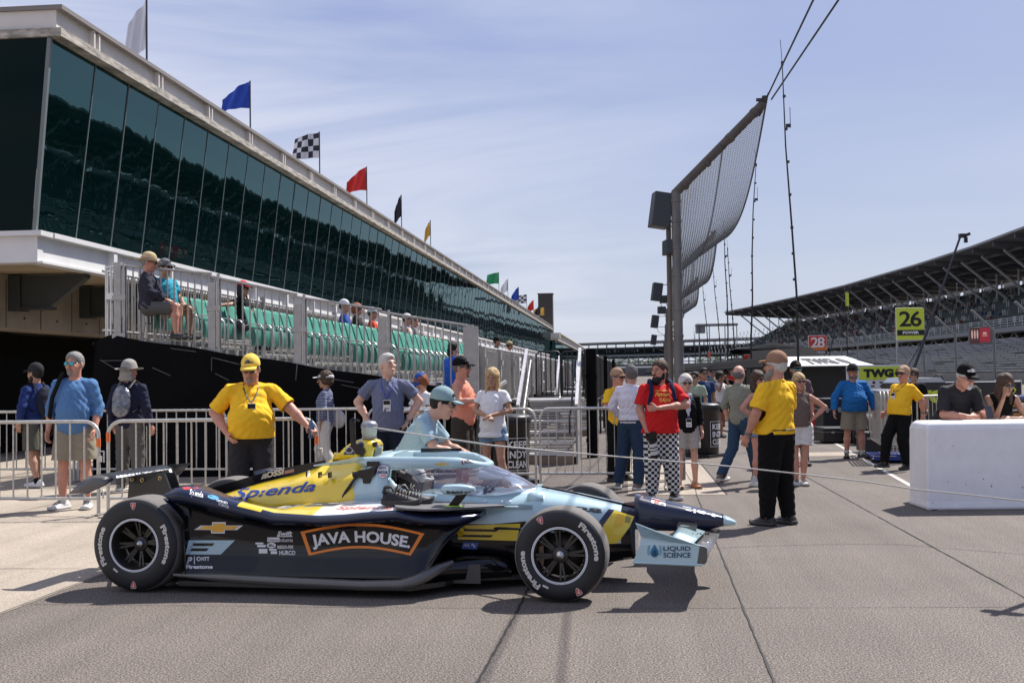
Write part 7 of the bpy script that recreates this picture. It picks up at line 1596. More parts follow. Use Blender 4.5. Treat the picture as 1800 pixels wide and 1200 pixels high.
def chest_print(root, TT, bits, m, name='shirt_print'):
    bpy.context.view_layer.update(); sh = [c for c in KIDS[root.name] if c.name.startswith('shirt')][0]; me = sh.data
    bv = BVHTree.FromPolygons([v.co.copy() for v in me.vertices], [tuple(p.vertices) for p in me.polygons]); mb = MB()
    for geo, (cx, cz, w, h) in bits:
        a = np.array(geo[0]); lo = a.min(0); hi = a.max(0); vs = []; last = Vector((0, .2, cz))
        for u, v in geo[0]:
            x = -(cx+((u-lo[0])/(hi[0]-lo[0])-.5)*w); z = cz+((v-lo[1])/(hi[1]-lo[1])-.5)*h
            r = bv.ray_cast(Vector((x, 1, z)), Vector((0, -1, 0)))
            if r[0] is not None: last = r[0]+Vector((0, .007, 0))
            vs.append(last)
        mb.add(vs, geo[1])
    q = PM(); q.addmb(mb); q.obj(name, [m], root, smooth=False)
chest_print(pM, TM, [(text_geo('INDIANAPOLIS', 1, bold=.03), (.0, 1.375, .17, .018)), (text_geo('Fastest', 1, bold=.04, shear=.4), (.0, 1.33, .20, .05)), (text_geo('500', 1, bold=.02), (.02, 1.26, .15, .05))], mat('print_gold', (.75, .36, .04), .6))
o = MB().box((0, 0, .04), (.13, .07, .09)).tube([(0, 0, .0), (0, .0, -.06)], .043, 16).tube([(0, 0, -.06), (0, 0, -.20)], .050, 16, 1).tube([(0, 0, -.10), (0, 0, -.115)], .052, 16, 0).tube([(0, 0, -.14), (0, 0, -.15)], .052, 16, 0).tube([(0, 0, -.20), (0, 0, -.235)], .058, 16, 0).build('camera', [P_blk, mat('lens_white', (.6, .6, .6), .4)])
bpy.context.view_layer.update(); wq = PEOPLE[-1][4]['R'][1]; o.location = pM.matrix_world @ Vector((wq[0]-.05, wq[1]+.05, wq[2]-.10)); o.rotation_euler = (.15, -.2, 0); tag(o, 'camera with a long white and black lens held by the bearded man', 'camera')
pN = person(dict(h=1.54, loc=gd(1206, 15.55), face=4, fine=2, fem=1, label='white haired woman in black cardigan and pale shorts with a badge and sunglasses', skin='fair', hair='white', hstyle='fluffy', glasses='black', top=dict(m=C_blk, sleeve=1.7, hem=.86, ease=.03, name='cardigan', neck=1.46, necktilt=.8), bot=dict(m=cloth('shorts_grey', (.38, .36, .32)), len=.36, w=1.4), shoes=SH_o, lanyard=(ML((.10, .10, .42), 'violet'), 1.02)))
TN = PEOPLE[-1][1]; q = PM(); q.add(surf([('e', TN((0, .075, 1.24)), (.065, .085, .21), I3, .03), ('c', TN((-.05, .07, 1.44)), TN((.05, .07, 1.44)), .03, .03, .02)], .012, fold=.004)); q.obj('blouse', [cloth('blouse_white', (.58, .56, .62))], pN)
pO = person(dict(h=1.66, loc=gd(1300, 16.5), face=128, fine=2, label='balding man in grey green shirt and jeans walking away to the right', skin='fair', hair='salt', hstyle='fringe', hturn=-20, top=dict(m=cloth('sage', (.24, .245, .20)), sleeve=1.2, hem=.86, ease=.04, collar=1, fold=.010), bot=dict(m=cloth('denim_mid', (.03, .065, .12)), w=1.3), shoes=SH_g, armR=((.25, .06, 1.16), (.22, .20, .95)), armL=((-.25, -.06, 1.15), (-.24, .02, .90)), legR=((.08, .16, .52), (.08, .28, .09)), legL=((-.10, -.06, .51), (-.11, -.33, .10))))
pP = person(dict(h=1.58, loc=gd(1333, 15.75), face=48, fem=1, label='slim woman in dark top and denim shorts half hidden by the yellow shirted man', skin='ruddy', hair='brown', hstyle='long', hturn=20, glasses='black', top=dict(m=cloth('navy_top', (.016, .018, .04)), sleeve=0, hem=.93, ease=.015), bot=dict(m=C_jeanl, len=.2, w=1.1), shoes=SH_w, socks=C_sockw, armR='hip', armL='fold'))
pQ = person(dict(h=1.76, loc=gd(1364, 11.75), face=-140, fine=2, fat=.5, label='large man in yellow shirt, black trousers and tan cap seen from behind', skin='ruddy', hair='white', hturn=-6, htilt=-4, beard=('grey', 'big'), glasses='black', cap=('cap', cloth('cap_brown', (.30, .17, .11)), P_dw), top=dict(m=C_yel, sleeve=.84, hem=.93, ease=.045, collar=1, fold=.010), bot=dict(m=C_blk, w=2.1, belt=1, top=.97), shoes=SH_k, armL=((-.29, .03, 1.15), (-.27, .16, .92)), armR=((.30, .08, 1.16), (.12, .28, 1.12)), watch='L', sw=.215, legR=((.12, .02, .50), (.13, -.03, .085)), legL=((-.11, .03, .50), (-.12, .05, .085))))
pR = person(dict(h=1.54, loc=gd(1405, 15.75), face=-4, fem=1, fine=2, fat=.2, label='woman in taupe tank top and white shorts with one hand on her hip', skin='ruddy', hair='blonde', hstyle='long', hturn=-14, glasses='black', top=dict(m=cloth('taupe', (.14, .10, .085)), sleeve=0, hem=.92, ease=.012), bot=dict(m=cloth('shorts_white', (.62, .60, .57)), len=.34, w=1.8, top=1.0), shoes=SH_w, armL=((-.40, -.03, 1.22), (-.19, .06, 1.04)), armR=((.23, .0, 1.16), (.22, .1, .93)), legR=((.09, .02, .50), (.07, .0, .085)), legL=((-.06, .03, .50), (-.035, -.01, .085))))
pS = person(dict(h=1.72, loc=gd(1400, 19.0), face=0, label='bearded man in plum plaid shirt and black cap behind the woman in taupe', skin='tan', hair='brown', beard=('brown', 'full'), glasses='blue', cap=('cap', C_blk), top=dict(m=stripe_cloth('plum_plaid', (.09, .05, .055), (.16, .11, .115), 30, .7), sleeve=.7, hem=.86, ease=.04), bot=dict(m=C_jean), shoes=SH_k))
pT = person(dict(h=1.66, loc=gd(1500, 20.5), face=2, fine=1, fat=.6, label='stout man in blue jacket, khaki shorts and wide brimmed dark hat', skin='ruddy', hair='salt', beard=('salt', 'full'), cap=('brim', cloth('hat_dark', (.03, .028, .028)), C_blk, 0), top=dict(m=cloth('jacket_blue', (.015, .13, .36), .6), sleeve=1.92, hem=.88, ease=.045, name='jacket', fold=.011), bot=dict(m=C_khaki, len=.46, w=2.0), shoes=SH_k, sw=.215, socks=C_sockw, sockh=.08, armR='hang', armL='hang', toeR=-20, toeL=20))
pU = person(dict(h=1.62, loc=gd(1582, 18.1), face=-62, fine=2, fat=.35, lean=-8, label='man in yellow shirt, black trousers and tan cap leaning back on stacked barricades', skin='ruddy', hair='white', hstyle='short', hturn=-12, glasses='black', cap=('cap', cloth('cap_tan2', (.42, .28, .17)), P_gold), top=dict(m=C_yel, sleeve=.8, hem=.92, ease=.04, collar=1, fold=.010), bot=dict(m=C_blk, w=1.8, belt=1), shoes=SH_k, lanyard=(ML((.05, .02, .02), 'maroon'), 1.22), armR=((.26, -.1, 1.18), (.30, .05, .96)), armL=((-.24, -.22, 1.20), (-.22, -.30, .98)), legR=((.10, .22, .56), (.10, .30, .12)), legL=((-.10, .06, .50), (-.12, .0, .085)), watch='L'))
pV = person(dict(h=1.58, loc=gd(1607, 22.0), face=-20, fine=0, label='dark haired man looking over the black trailer, only his head showing', skin='tan', hair='brown', hstyle='fluffy', glasses='black', top=dict(m=C_blk, sleeve=.7), bot=dict(m=C_blk), shoes=SH_k))
# leaning on the white barrier
pW = person(dict(h=1.78, loc=gd(1664, 14.0), face=8, fine=2, fat=.45, lean=40, label='man in black shirt and black cap leaning on the white barrier reading a phone', skin='ruddy', hair='white', hstyle='short', hturn=-8, htilt=18, beard=('white', 'goatee'), glasses='black', cap=('cap', C_blk, P_dw), top=dict(m=mat('cloth_team_black', (.012, .012, .014), .8, var=.5, vscale=8), sleeve=.9, hem=.88, collar=1), bot=dict(m=C_blk), shoes=SH_k, sw=.205, armR=((.24, .22, 1.23), (.04, .40, 1.35)), armL=((-.23, .22, 1.23), (-.16, .40, 1.36)), handR=dict(d=(-.9, .15, .1), n=(0, -.3, -1), curl=.5), handL=dict(d=(.2, .5, .75), n=(.7, 0, .2), curl=.9, grip=.5)))
pX = person(dict(h=1.66, loc=gd(1748, 14.0), face=-6, fine=2, fem=1, lean=40, label='brown haired woman in black top resting her cheek on her hand at the white barrier', skin='tan', hair='brown', hstyle='long', hturn=-16, htilt=12, glasses='black', top=dict(m=C_blk, sleeve=0, hem=.88, ease=.02), bot=dict(m=C_jean), shoes=SH_w, armR=((.15, .30, 1.22), (.05, .17, 1.54)), armL=((-.28, .22, 1.22), (-.02, .34, 1.36)), handR=dict(d=(0, .0, 1), n=(-1, 0, 0), curl=.25)))
bpy.context.view_layer.update(); wq = PEOPLE[-2][4]['L'][1]
o = MB().box((0, 0, 0), (.078, .012, .155)).box((0, .0065, 0), (.07, .002, .145), 1).build('mobile_phone', [mat('phone_case', (.05, .05, .055), .4), M_lens], bevel=.004); o.location = pW.matrix_world @ Vector((wq[0]+.02, wq[1]+.10, wq[2]+.05)); o.rotation_euler = (rad(-25), 0, .1); tag(o, 'dark mobile phone in the hand of the man leaning on the white barrier', 'phone')
# strollers further down the lane
far = [(1238, 24.5, 1.66, 10, 'man in navy polo walking up the lane past the black bin', 'tan', 'dark', dict(m=cloth('polo_navy', (.02, .045, .12)), sleeve=.7), dict(m=C_jean), None, 0),
       (1222, 23.0, 1.58, -30, 'person in pale green tee shirt half hidden behind the white haired woman', 'tan', 'dark', dict(m=cloth('tee_sage', (.30, .36, .27)), sleeve=.7), dict(m=C_blk), None, 0),
       (1266, 27.5, 1.58, 30, 'woman in white vest and black shorts taking a picture far down the lane', 'brown', 'dark', dict(m=cloth('vest_white', (.6, .6, .6)), sleeve=0), dict(m=C_blk, len=.3), None, 1),
       (1277, 33.0, 1.62, -20, 'distant person in dark clothes beside the awning edge', 'brown', 'dark', dict(m=C_blk, sleeve=.7), dict(m=C_jean), None, 0),
       (1254, 36.0, 1.68, 5, 'distant man in grey tee shirt walking in the middle of the lane', 'tan', 'dark', dict(m=cloth('tee_grey', (.2, .2, .2)), sleeve=.7), dict(m=C_khaki, len=.5), None, 0),
       (1208, 40.0, 1.7, 0, 'distant man in white shirt far up the pit lane', 'fair', 'brown', dict(m=cloth('vest_white', (.6, .6, .6)), sleeve=.7), dict(m=C_blk), None, 0),
       (1288, 45.0, 1.7, 0, 'distant man in red shirt beside the far pit signs', 'fair', 'brown', dict(m=cloth('tee_red', (.5, .02, .02)), sleeve=.7), dict(m=C_khaki), None, 0),
       (1247, 52.0, 1.7, 0, 'tiny far person in blue shirt at the end of the lane', 'fair', 'brown', dict(m=cloth('polo_navy', (.02, .045, .12)), sleeve=.7), dict(m=C_khaki), None, 0)]
for x, d, h, fc, lab, sk, hr, tp, bt, cp, fem in far:
    person(dict(h=h, loc=gd(x, d), face=fc, fine=0, fem=fem, label=lab, skin=sk, hair=hr, hstyle='short' if not fem else 'fluffy', glasses='black', top=tp, bot=bt, shoes=SH_k, armR='hang' if not fem else ((.2, .2, 1.25), (.05, .2, 1.55)), armL='hang' if not fem else ((-.2, .2, 1.25), (-.05, .2, 1.55)), legR=((.1, .08, .5), (.1, .14, .09)), legL=((-.1, 0, .5), (-.1, -.14, .09))))
# ---- spectators seated in the bleachers (rows face the track)
FR = math.degrees(math.atan2(1, 0))  # facing +X is roughly to the right of the picture
def seated(px_, rowx, h, lab, face=96, **k):
    p = PX(px_, 560, rowx+.06); kw = dict(h=h, loc=(rowx+.06, p.y, zd(rowx-.3)-.03), face=face, sit=1, fine=1, label=lab, armR='lap', armL='lap', shoes=SH_k); kw.update(k); return person(kw)
seated(262, -7.75, 1.86, 'seated man in black jacket and straw sun hat at the end of the top row', fine=2, skin='ruddy', hair='grey', fat=.3, htilt=8, cap=('brim', cloth('straw', (.50, .38, .22)), cloth('band_grey', (.2, .17, .14)), 0), top=dict(m=cloth('windcheater', (.03, .03, .045)), sleeve=1.9, hem=.90, ease=.045, name='jacket', fold=.01), bot=dict(m=cloth('grey_shorts', (.10, .10, .10)), len=.46, w=1.6), glasses='black')
seated(291, -7.75, 1.82, 'seated man in teal tee shirt and grey cap beside the straw hat man', face=62, fine=2, skin='tan', hair='dark', fat=.2, cap=('cap', cloth('cap_grey', (.15, .15, .16))), glasses='black', top=dict(m=cloth('teal', (.03, .28, .38)), sleeve=.75, hem=.90, ease=.035), bot=dict(m=C_khaki, len=.5))
seated(428, -6.9, 1.66, 'seated woman in black tee shirt and red cap, arm along the seat backs', face=70, fem=1, skin='tan', hair='dark', hstyle='long', cap=('cap', cloth('cap_red', (.55, .03, .04)), cloth('cap_white', (.6, .6, .6))), glasses='black', top=dict(m=C_blk, sleeve=.6, hem=.92), bot=dict(m=cloth('grey_leggings', (.08, .08, .09))), armR=((.42, -.02, 1.30), (.66, -.10, 1.28)))
seated(606, -6.05, 1.74, 'seated man in blue shirt and white cap in the middle rows', skin='ruddy', hair='brown', cap=('cap', cloth('cap_white', (.6, .6, .6))), top=dict(m=cloth('royal', (.03, .08, .35)), sleeve=.7), bot=dict(m=C_khaki, len=.5))
seated(628, -6.05, 1.74, 'seated red haired person in dark tee shirt in the middle rows', skin='ruddy', hair='red', hstyle='fluffy', glasses='black', top=dict(m=cloth('dark_tee', (.03, .025, .022)), sleeve=.7), bot=dict(m=C_jean))
seated(655, -6.05, 1.72, 'seated man in orange red shirt and white cap in the middle rows', skin='ruddy', hair='brown', cap=('cap', cloth('cap_white', (.6, .6, .6))), top=dict(m=cloth('orange_red', (.62, .07, .03)), sleeve=.7), bot=dict(m=C_khaki, len=.5))
seated(716, -5.2, 1.70, 'seated man in white vest and white cap further along the rows', skin='ruddy', hair='brown', cap=('cap', cloth('cap_white', (.6, .6, .6))), top=dict(m=cloth('vest_white', (.6, .6, .6)), sleeve=0), bot=dict(m=C_khaki, len=.5))
seated(728, -5.2, 1.70, 'seated bare headed man in grey shirt beside the white vest man', skin='ruddy', hair='salt', top=dict(m=cloth('tee_grey', (.2, .2, .2)), sleeve=.7), bot=dict(m=C_khaki, len=.5))
pb = person(dict(h=1.62, loc=(-2.95, PX(797, 600, -2.95).y, .93), sit=1, face=140, fine=1, fem=1, fat=.6, label='dark haired woman in bright blue tee shirt sitting with a baby on the bleachers', skin='fair', hair='dark', hstyle='bun', htilt=10, top=dict(m=cloth('bright_blue', (.03, .12, .55)), sleeve=.7, hem=.84, ease=.04), bot=dict(m=cloth('blue_shorts', (.05, .10, .25)), len=.5), shoes=SH_w, armR=((.28, .06, 1.20), (.20, .28, 1.30)), armL=((-.26, .06, 1.16), (.05, .28, 1.18))))
bpy.context.view_layer.update()
q = PM(); q.add(surf([('e', (0, 0, .0), (.075, .08, .13), I3, .02), ('e', (.0, .02, .17), (.062, .066, .068), I3, .02), ('c', (.06, .02, .06), (.13, .06, .0), .026, .02, .02), ('c', (-.06, .02, .06), (-.12, .06, .02), .026, .02, .02), ('c', (.03, 0, -.1), (.08, .08, -.2), .035, .025, .02), ('c', (-.03, 0, -.1), (-.08, .08, -.2), .035, .025, .02)], .011)); o = q.obj('person', [skin('light')])
q = PM(); q.add(surf([('e', (0, 0, -.01), (.085, .09, .12), I3, .02)], .012)); q.obj('romper', [cloth('romper_pink', (.55, .35, .35))], o); q = PM(); q.add(surf([('e', (0, .01, .19), (.064, .068, .06), I3, .02)], .010, cuts=[((0, 0, .19), (0, .5, -1))])); q.obj('hair', [hairm('brown')], o)
o.location = pb.matrix_world @ Vector((.12, .25, .93)); o.rotation_euler = (0, 0, pb.rotation_euler.z+math.pi); tag(o, 'baby held against the shoulder of the woman in bright blue', 'person')
for x, lab, hm in ((874, 'man in dark cap whose head shows above the grey parapet', 'dark'), (896, 'person in straw hat and red shirt showing above the grey parapet', 'straw')):
    p = PX(x, 620, -3.0); person(dict(h=1.30 if hm == 'dark' else 1.27, loc=(-3.0, p.y, 1.16), face=90, fine=0, label=lab, skin='ruddy', hair='brown', cap=(('brim', cloth('straw', (.5, .38, .22)), C_blk, 0) if hm == 'straw' else ('cap', C_blk)), top=dict(m=cloth('tee_red', (.5, .02, .02)) if hm == 'straw' else C_blk, sleeve=.7), bot=dict(m=C_jean), shoes=SH_k))
# ================================================================= white concrete barrier
bt = MB(); Lb, hb_, tb_ = 2.6, .985, .62
secs = []
for z, i_ in ((0, .0), (.03, -.012), (.10, .0), (.90, .012), (.955, .03), (.985, .07)):
    secs.append([(i_, i_*.8, z), (Lb, i_*.8, z), (Lb, tb_-i_, z), (i_, tb_-i_, z)])
bt.loft(secs, smooth=False)
p0 = D(1631, 901, 12.78); ob = bt.build('barrier', mat('barrier_white', (.80, .79, .80), .5, var=.07, vscale=5, bump=.25, bscale=14), loc=(p0.x, p0.y, 0), rz=YAW-.02, bevel=.02)
tag(ob, 'white painted waist high barrier block with scuffs, two people leaning on it', 'barrier')
rr = random.Random(12); mb = MB()
for i in range(15):
    x = rr.uniform(.1, 1.4); z = rr.choice([rr.uniform(.05, .4), rr.uniform(.1, .8)]); s = rr.uniform(.002, .008); mb.add([(x+s*math.cos(a)*rr.uniform(.6, 1.5), -.003+.008*z, z+s*math.sin(a)) for a in [k*1.05 for k in range(6)]], [tuple(range(6))])
mb.add([(.04, -.003, .0), (.11, -.003, .0), (.09, -.003, .05), (.055, -.003, .09)], [(0, 1, 2, 3)])
mb.pieces('chip', mat('chip_dark', (.05, .045, .05), .9), ob)
mb = MB(); 
for k in range(3): mb.add([(.02+.2*k+rr.uniform(0, .1), .045, .972), (.3+.42*k, .047, .975), (.28+.4*k, .10, .9885), (.05+.2*k, .09, .9885)], [(0, 1, 2, 3)])
mb.pieces('scrape', mat('scrape_white', (.80, .78, .78), .5), ob)
# ================================================================= rope strung across the lane
rp = [(656, 751, 8.95), (720, 761, 9.0), (780, 770, 9.05), (870, 783, 9.3), (1000, 795, 9.8), (1130, 806, 10.3), (1270, 818, 10.6), (1400, 832, 10.7), (1520, 846, 10.7), (1610, 860, 10.6), (1700, 869, 10.3), (1800, 880, 10.0), (1960, 902, 9.4)]
mb = MB(); mb.tube([D(*q) for q in rp], .0075, 6)
tag(mb.build('rope', mat('rope_white', (.48, .45, .42), .8, bump=.8, bscale=200)), 'thin pale rope strung from the race car across the lane past the white barrier', 'rope')
# ================================================================= signs on poles
def sign_board(x, y, w, h, dep, cols, draws, pole, lab, name='pit_board'):
    """(x, y) photo centre, w, h in photo px"""
    c = D(x, y, dep); s = dep/2000; W_, H_ = w*s, h*s; t = thing(name, lab, 'sign', (c.x, c.y, 0), YAW); mb = MB()
    r = .1*W_; pts = []
    for cx, cz, a0 in ((W_/2-r, H_/2-r, 0), (-W_/2+r*.3, H_/2-r*.3, 90), (-W_/2+r*.3, -H_/2+r*.3, 180), (W_/2-r, -H_/2+r, 270)):
        for k in range(4): a = rad(a0+30*k); rr_ = r if cx > 0 else r*.3; pts.append((cx+rr_*math.cos(a), cz+rr_*math.sin(a)))
    mb.prism([(u*1.05, .03, c.z+v*1.05) for u, v in pts], (0, .03, 0), 0); mb.prism([(u, .0, c.z+v) for u, v in pts], (0, .03, 0), 1); mb.build('board', [P_dw, cols[0]], t)
    for k, (geo, cx, cz, gw, gh, m) in enumerate(draws):
        a = np.array(geo[0]); lo = a.min(0); hi = a.max(0); mb = MB(); mb.add([((cx+((u-lo[0])/(hi[0]-lo[0])-.5)*gw)*W_, -.004-.004*(k+1), c.z+(cz+((v-lo[1])/(hi[1]-lo[1])-.5)*gh)*H_) for u, v in geo[0]], geo[1]); mb.build('print', m, t, fix=False)
    if pole: px_, pr = pole; mb = MB(); mb.tube([(px_*W_, .05, 0), (px_*W_, .05, c.z+H_/2)], pr, 8); mb.build('pole', M_galv, t)
    return t
RECT = ([(0, 0), (1, 0), (1, 1), (0, 1)], [(0, 1, 2, 3)]); ELL = ell(20)
lime = mat('sign_lime', (.56, .66, .045), .5); sk_ = mat('sign_black', (.006, .006, .006), .5)
sign_board(1600.5, 569, 48, 55, 27, [lime], [(text_geo('26', 1, bold=.018, space=.85), 0, .16, .82, .50, sk_), (RECT, 0, -.28, 1.0, .17, sk_), (text_geo('POWER', 1, bold=.05), 0, -.28, .60, .09, P_dw)], (-.5, .02), 'yellow green pit board with a big black 26 and the word POWER')
rd = mat('sign_red', (.55, .045, .02), .5)
sign_board(1437.5, 606, 31, 32, 42, [rd], [(RECT, 0, -.18, 1.0, .3, mat('sign_orange', (.62, .16, .03), .5)), (text_geo('28', 1, bold=.015, space=.85), 0, .14, .78, .56, P_dw), (RECT, 0, -.40, 1.0, .2, sk_), (text_geo('ERICSSON', 1, bold=.03), 0, -.40, .8, .12, P_dw)], (-.4, .03), 'red and orange pit board with a white 28 above ERICSSON')
sign_board(1317, 637, 17, 27, 48, [mat('sign_red2', (.65, .035, .01), .5)], [(ELL, 0, .1, .7, .28, sk_), (ELL, 0, .1, .58, .2, mat('sign_yellow', (.75, .5, .02), .5))], (0, .03), 'bright red pit sign with a yellow and black oval')
sign_board(1286, 643, 13, 21, 55, [mat('sign_teal', (.02, .10, .13), .5)], [(ELL, 0, .05, .72, .42, mat('sign_shell', (.75, .30, .02), .5)), (RECT, 0, .44, .9, .06, mat('sign_cyan', (.05, .4, .5), .5))], (0, .03), 'dark teal pit sign with an orange yellow scallop emblem')
sign_board(1238, 658, 10, 14, 58, [mat('sign_orange2', (.65, .22, .05), .5)], [(text_geo('9', 1, bold=.04), 0, 0, .5, .7, P_dw)], (0, .03), 'small orange pit sign with a white 9')
sign_board(1227, 662, 9, 12, 60, [mat('sign_redyellow', (.55, .12, .04), .5)], [(RECT, 0, .3, .9, .3, mat('sign_yellow', (.75, .5, .02)))], (0, .03), 'tiny red and yellow pit sign, leftmost of the far row')
sign_board(1248, 653, 9, 15, 62, [mat('sign_navy', (.02, .03, .12), .5)], [(ELL, 0, 0, .5, .6, mat('sign_yellow', (.7, .5, .05)))], (0, .03), 'tiny navy pit sign with a yellow ring')
sign_board(1247, 623, 4, 9, 75, [mat('sign_redpale', (.6, .08, .04), .5)], [], (0, .03), 'tiny plain red pit sign high on its pole')
# ================================================================= pit canopies and stands
def canopy(x0, x1, ytop, yfas, dep, depth, m_top, m_fas, lab, txt=None, cat='canopy', drop=0, walls=None, leg=True):
    a = D(x0, yfas, dep); b = D(x1, yfas, dep); t = thing('canopy', lab, cat, (a.x, a.y, 0), YAW); W_ = (b-a).length; z1 = D(x0, ytop, dep).z; z0 = a.z
    mb = MB(); secs = []
    for i in range(9):
        u = i/8; sag = .06*W_*.25*math.sin(math.pi*u)*0+(-.03*math.sin(u*math.pi*2)); pk = (z1-z0)*(1-abs(2*u-1))*.75
        secs.append([(u*W_, 0, z0+sag*.3), (u*W_, 0, z0+.16+sag), (u*W_, depth*.5, z0+.2+pk+sag), (u*W_, depth, z0+.16+sag), (u*W_, depth, z0)])
    mb.loft(secs, caps=False, closed=False); mb.build('canopy_top', m_top, t, fix=False)
    mb = MB(); mb.add([(0, -.01, z0+.16), (W_, -.01, z0+.16), (W_, -.01, z0-.02), (0, -.01, z0-.02)], [(0, 1, 2, 3)]); mb.build('valance', m_fas, t, fix=False)
    if txt: mb = MB(); put(mb, text_fit(txt, W_*.38, .10, bold=.03), (W_*.52, -.02, z0+.07), (1, 0, 0), (0, 0, 1)); mb.build('lettering', P_dw, t, fix=False)
    mb = MB()
    for u in (0.02, .98):
        for y in (0.05, depth-.05): mb.tube([(u*W_, y, 0), (u*W_, y, z0+.1)], .025, 6)
    mb.pieces('frame_leg', M_dkbox, t); return t
canopy(1305, 1432, 606, 621, 45, 2.6, mat('canopy_black', (.008, .008, .009), .9, spec=.08), mat('canopy_black'  , (.015,)*3), 'black canopy with white ANDRETTI lettering on its front edge', 'ANDRETTI')
# TWG stand: white awning over a black box, black awnings sweeping away down the lane
t = thing('pit_stand', 'black pit stand under a white TWG awning', 'pit stand', (0, 0, 0)); a = D(1385, 760, 30); t.location = (a.x, a.y, 0); t.rotation_euler = (0, 0, YAW)
k_ = 30/2000; z = lambda y: HC+(651-y)*k_; X = lambda x: (x-1385)*k_
MB().bb((X(1382), .3, .02), (X(1496), 2.6, z(643))).build('stand_box', mat('stand_black', (.006, .007, .007), .5, var=.3, vscale=4), t)
mb = MB(); mb.prism([(X(1368), -.5, z(643)), (X(1530), -.5, z(643)), (X(1505), .9, z(626)), (X(1376), .9, z(626))], (0, 0, -.02)); mb.build('awning', mat('awning_white', (.66, .66, .65), .6), t)
mb = MB(); q = lambda u, v: (X(lerp(1368+8*v, 1530-25*v, u)), -.5+1.4*v-.01, z(lerp(643, 626, v))+.012)
geo = text_fit('TWG', 1, 1, bold=.07); mb.add([q(.50+u*.36, .45+v*.62) for u, v in geo[0]], geo[1]); mb.add([q(.78+.05*math.cos(a_), .45+.28*math.sin(a_)) for a_ in [k*.5236 for k in range(12)]], [tuple(range(12))]); mb.build('lettering', sk_, t, fix=False)
mb = MB(); mb.prism([(X(1368), -.5, z(643)), (X(1376), .9, z(626)), (X(1215), 9.5, z(640)), (X(1195), 7.5, z(652))], (0, 0, -.03)); mb.prism([(X(1530), -.5, z(641)), (X(1552), -.2, z(641)), (X(1505), .9, z(628)), (X(1500), .8, z(628))], (0, 0, -.02)); mb.build('side_awning', mat('canopy_black', (.015,)*3), t)
mb = MB()
for x in (1372, 1520): mb.tube([(X(x), -.4, 0), (X(x), -.4, z(643))], .03, 6)
mb.pieces('awning_pole', M_dkbox, t)
for i, (x0, x1, y0, dp, lab) in enumerate(((1345, 1378, 655, 38, 'black awning pit stand behind the TWG stand'), (1298, 1345, 660, 48, 'black awning pit stand further up the lane'), (1278, 1305, 665, 62, 'small far black awning pit stand'))):
    a = D(x0, 700, dp); k2 = dp/2000; zt = HC+(652-y0)*k2+.5; Wd = (x1-x0)*k2+1.0; t = thing('pit_stand', lab, 'pit stand', (a.x, a.y, 0), YAW)
    MB().bb((0, 0, .02), (Wd, 3, zt-.25)).build('stand_box', mat('stand_black', (.006, .007, .007)), t); MB().prism([(-.9, -.8, zt-.35), (Wd+.2, -.8, zt-.1), (Wd+.2, 1.0, zt+.35), (-.2, 1.0, zt+.25)], (0, 0, -.03)).build('awning', mat('canopy_black', (.015,)*3), t); MB().bb((-.1, -.83, zt-.26), (.75, -.81, zt-.10)).build('awning_panel', mat('awning_white', (.66,)*3), t)
# sponsor board
a = D(1495, 705, 26.5); k_ = 26.5/2000; t = thing('sponsor_board', 'yellow green TWG banner over a white board of small black sponsor names', 'sign', (a.x, a.y, 0), YAW); X = lambda x: (x-1495)*k_; z = lambda y: HC+(649-y)*k_
MB().bb((X(1490), 0, z(705)), (X(1593), .08, z(641))).build('board', mat('awning_white', (.66,)*3), t); MB().bb((X(1511), -.01, z(667)), (X(1586), -.002, z(644))).build('banner', lime, t)
mb = MB(); put(mb, text_fit('TWG', .70, .20, bold=.07), (X(1545), -.02, z(655.5)), (1, 0, 0), (0, 0, 1)); mb.add([(X(1579)+.07*math.cos(q_), -.02, z(655.5)+.09*math.sin(q_)) for q_ in [k*.5236 for k in range(12)]], [tuple(range(12))])
rr = random.Random(2)
for r_ in range(5):
    for c_ in range(5):
        w = rr.uniform(.06, .12); h = rr.uniform(.012, .03); x = X(1522)+c_*.185+rr.uniform(-.02, .02); zz_ = z(672)-r_*.085; mb.add([(x-w/2, -.006, zz_-h), (x+w/2, -.006, zz_-h), (x+w/2, -.006, zz_+h), (x-w/2, -.006, zz_+h)], [(0, 1, 2, 3)])
mb.build('print', sk_, t, fix=False); mb = MB()
for x in (1498, 1586): mb.tube([(X(x), .04, 0), (X(x), .04, z(700))], .02, 6)
mb.pieces('leg', M_dkbox, t)
# long black cabinet trailer with lime lettering
a = D(1600, 745, 22.5); k_ = 22.5/2000; t = thing('equipment_trailer', 'long black equipment trailer with yellow green lettering and a silver lid', 'trailer', (a.x, a.y, 0), YAW); X = lambda x: (x-1600)*k_; z = lambda y: HC+(648-y)*k_
MB().bb((X(1588), 0, .18), (X(1797), 1.3, z(672))).build('body', mat('trailer_black', (.007, .007, .008), .35, coat=.4), t, bevel=.02)
MB().prism([(X(1592), 0, z(672)), (X(1600), 0, z(664)), (X(1655), 0, z(664)), (X(1664), 0, z(672))], (0, 1.3, 0)).build('lid', mat('lid_silver', (.45, .46, .48), .35, .6), t)
mb = MB(); put(mb, text_fit('TWG', .98, .26, bold=.09), (X(1618), -.015, z(697)), (1, 0, 0), (0, 0, 1)); put(mb, text_fit('AI', .30, .26, bold=.06), (X(1712), -.015, z(697)), (1, 0, 0), (0, 0, 1)); mb.build('lettering', lime, t, fix=False)
mb = MB(); o_ = [(-.5, .25), (-.3, .5), (.3, .5), (.5, .25), (0, -.5)]
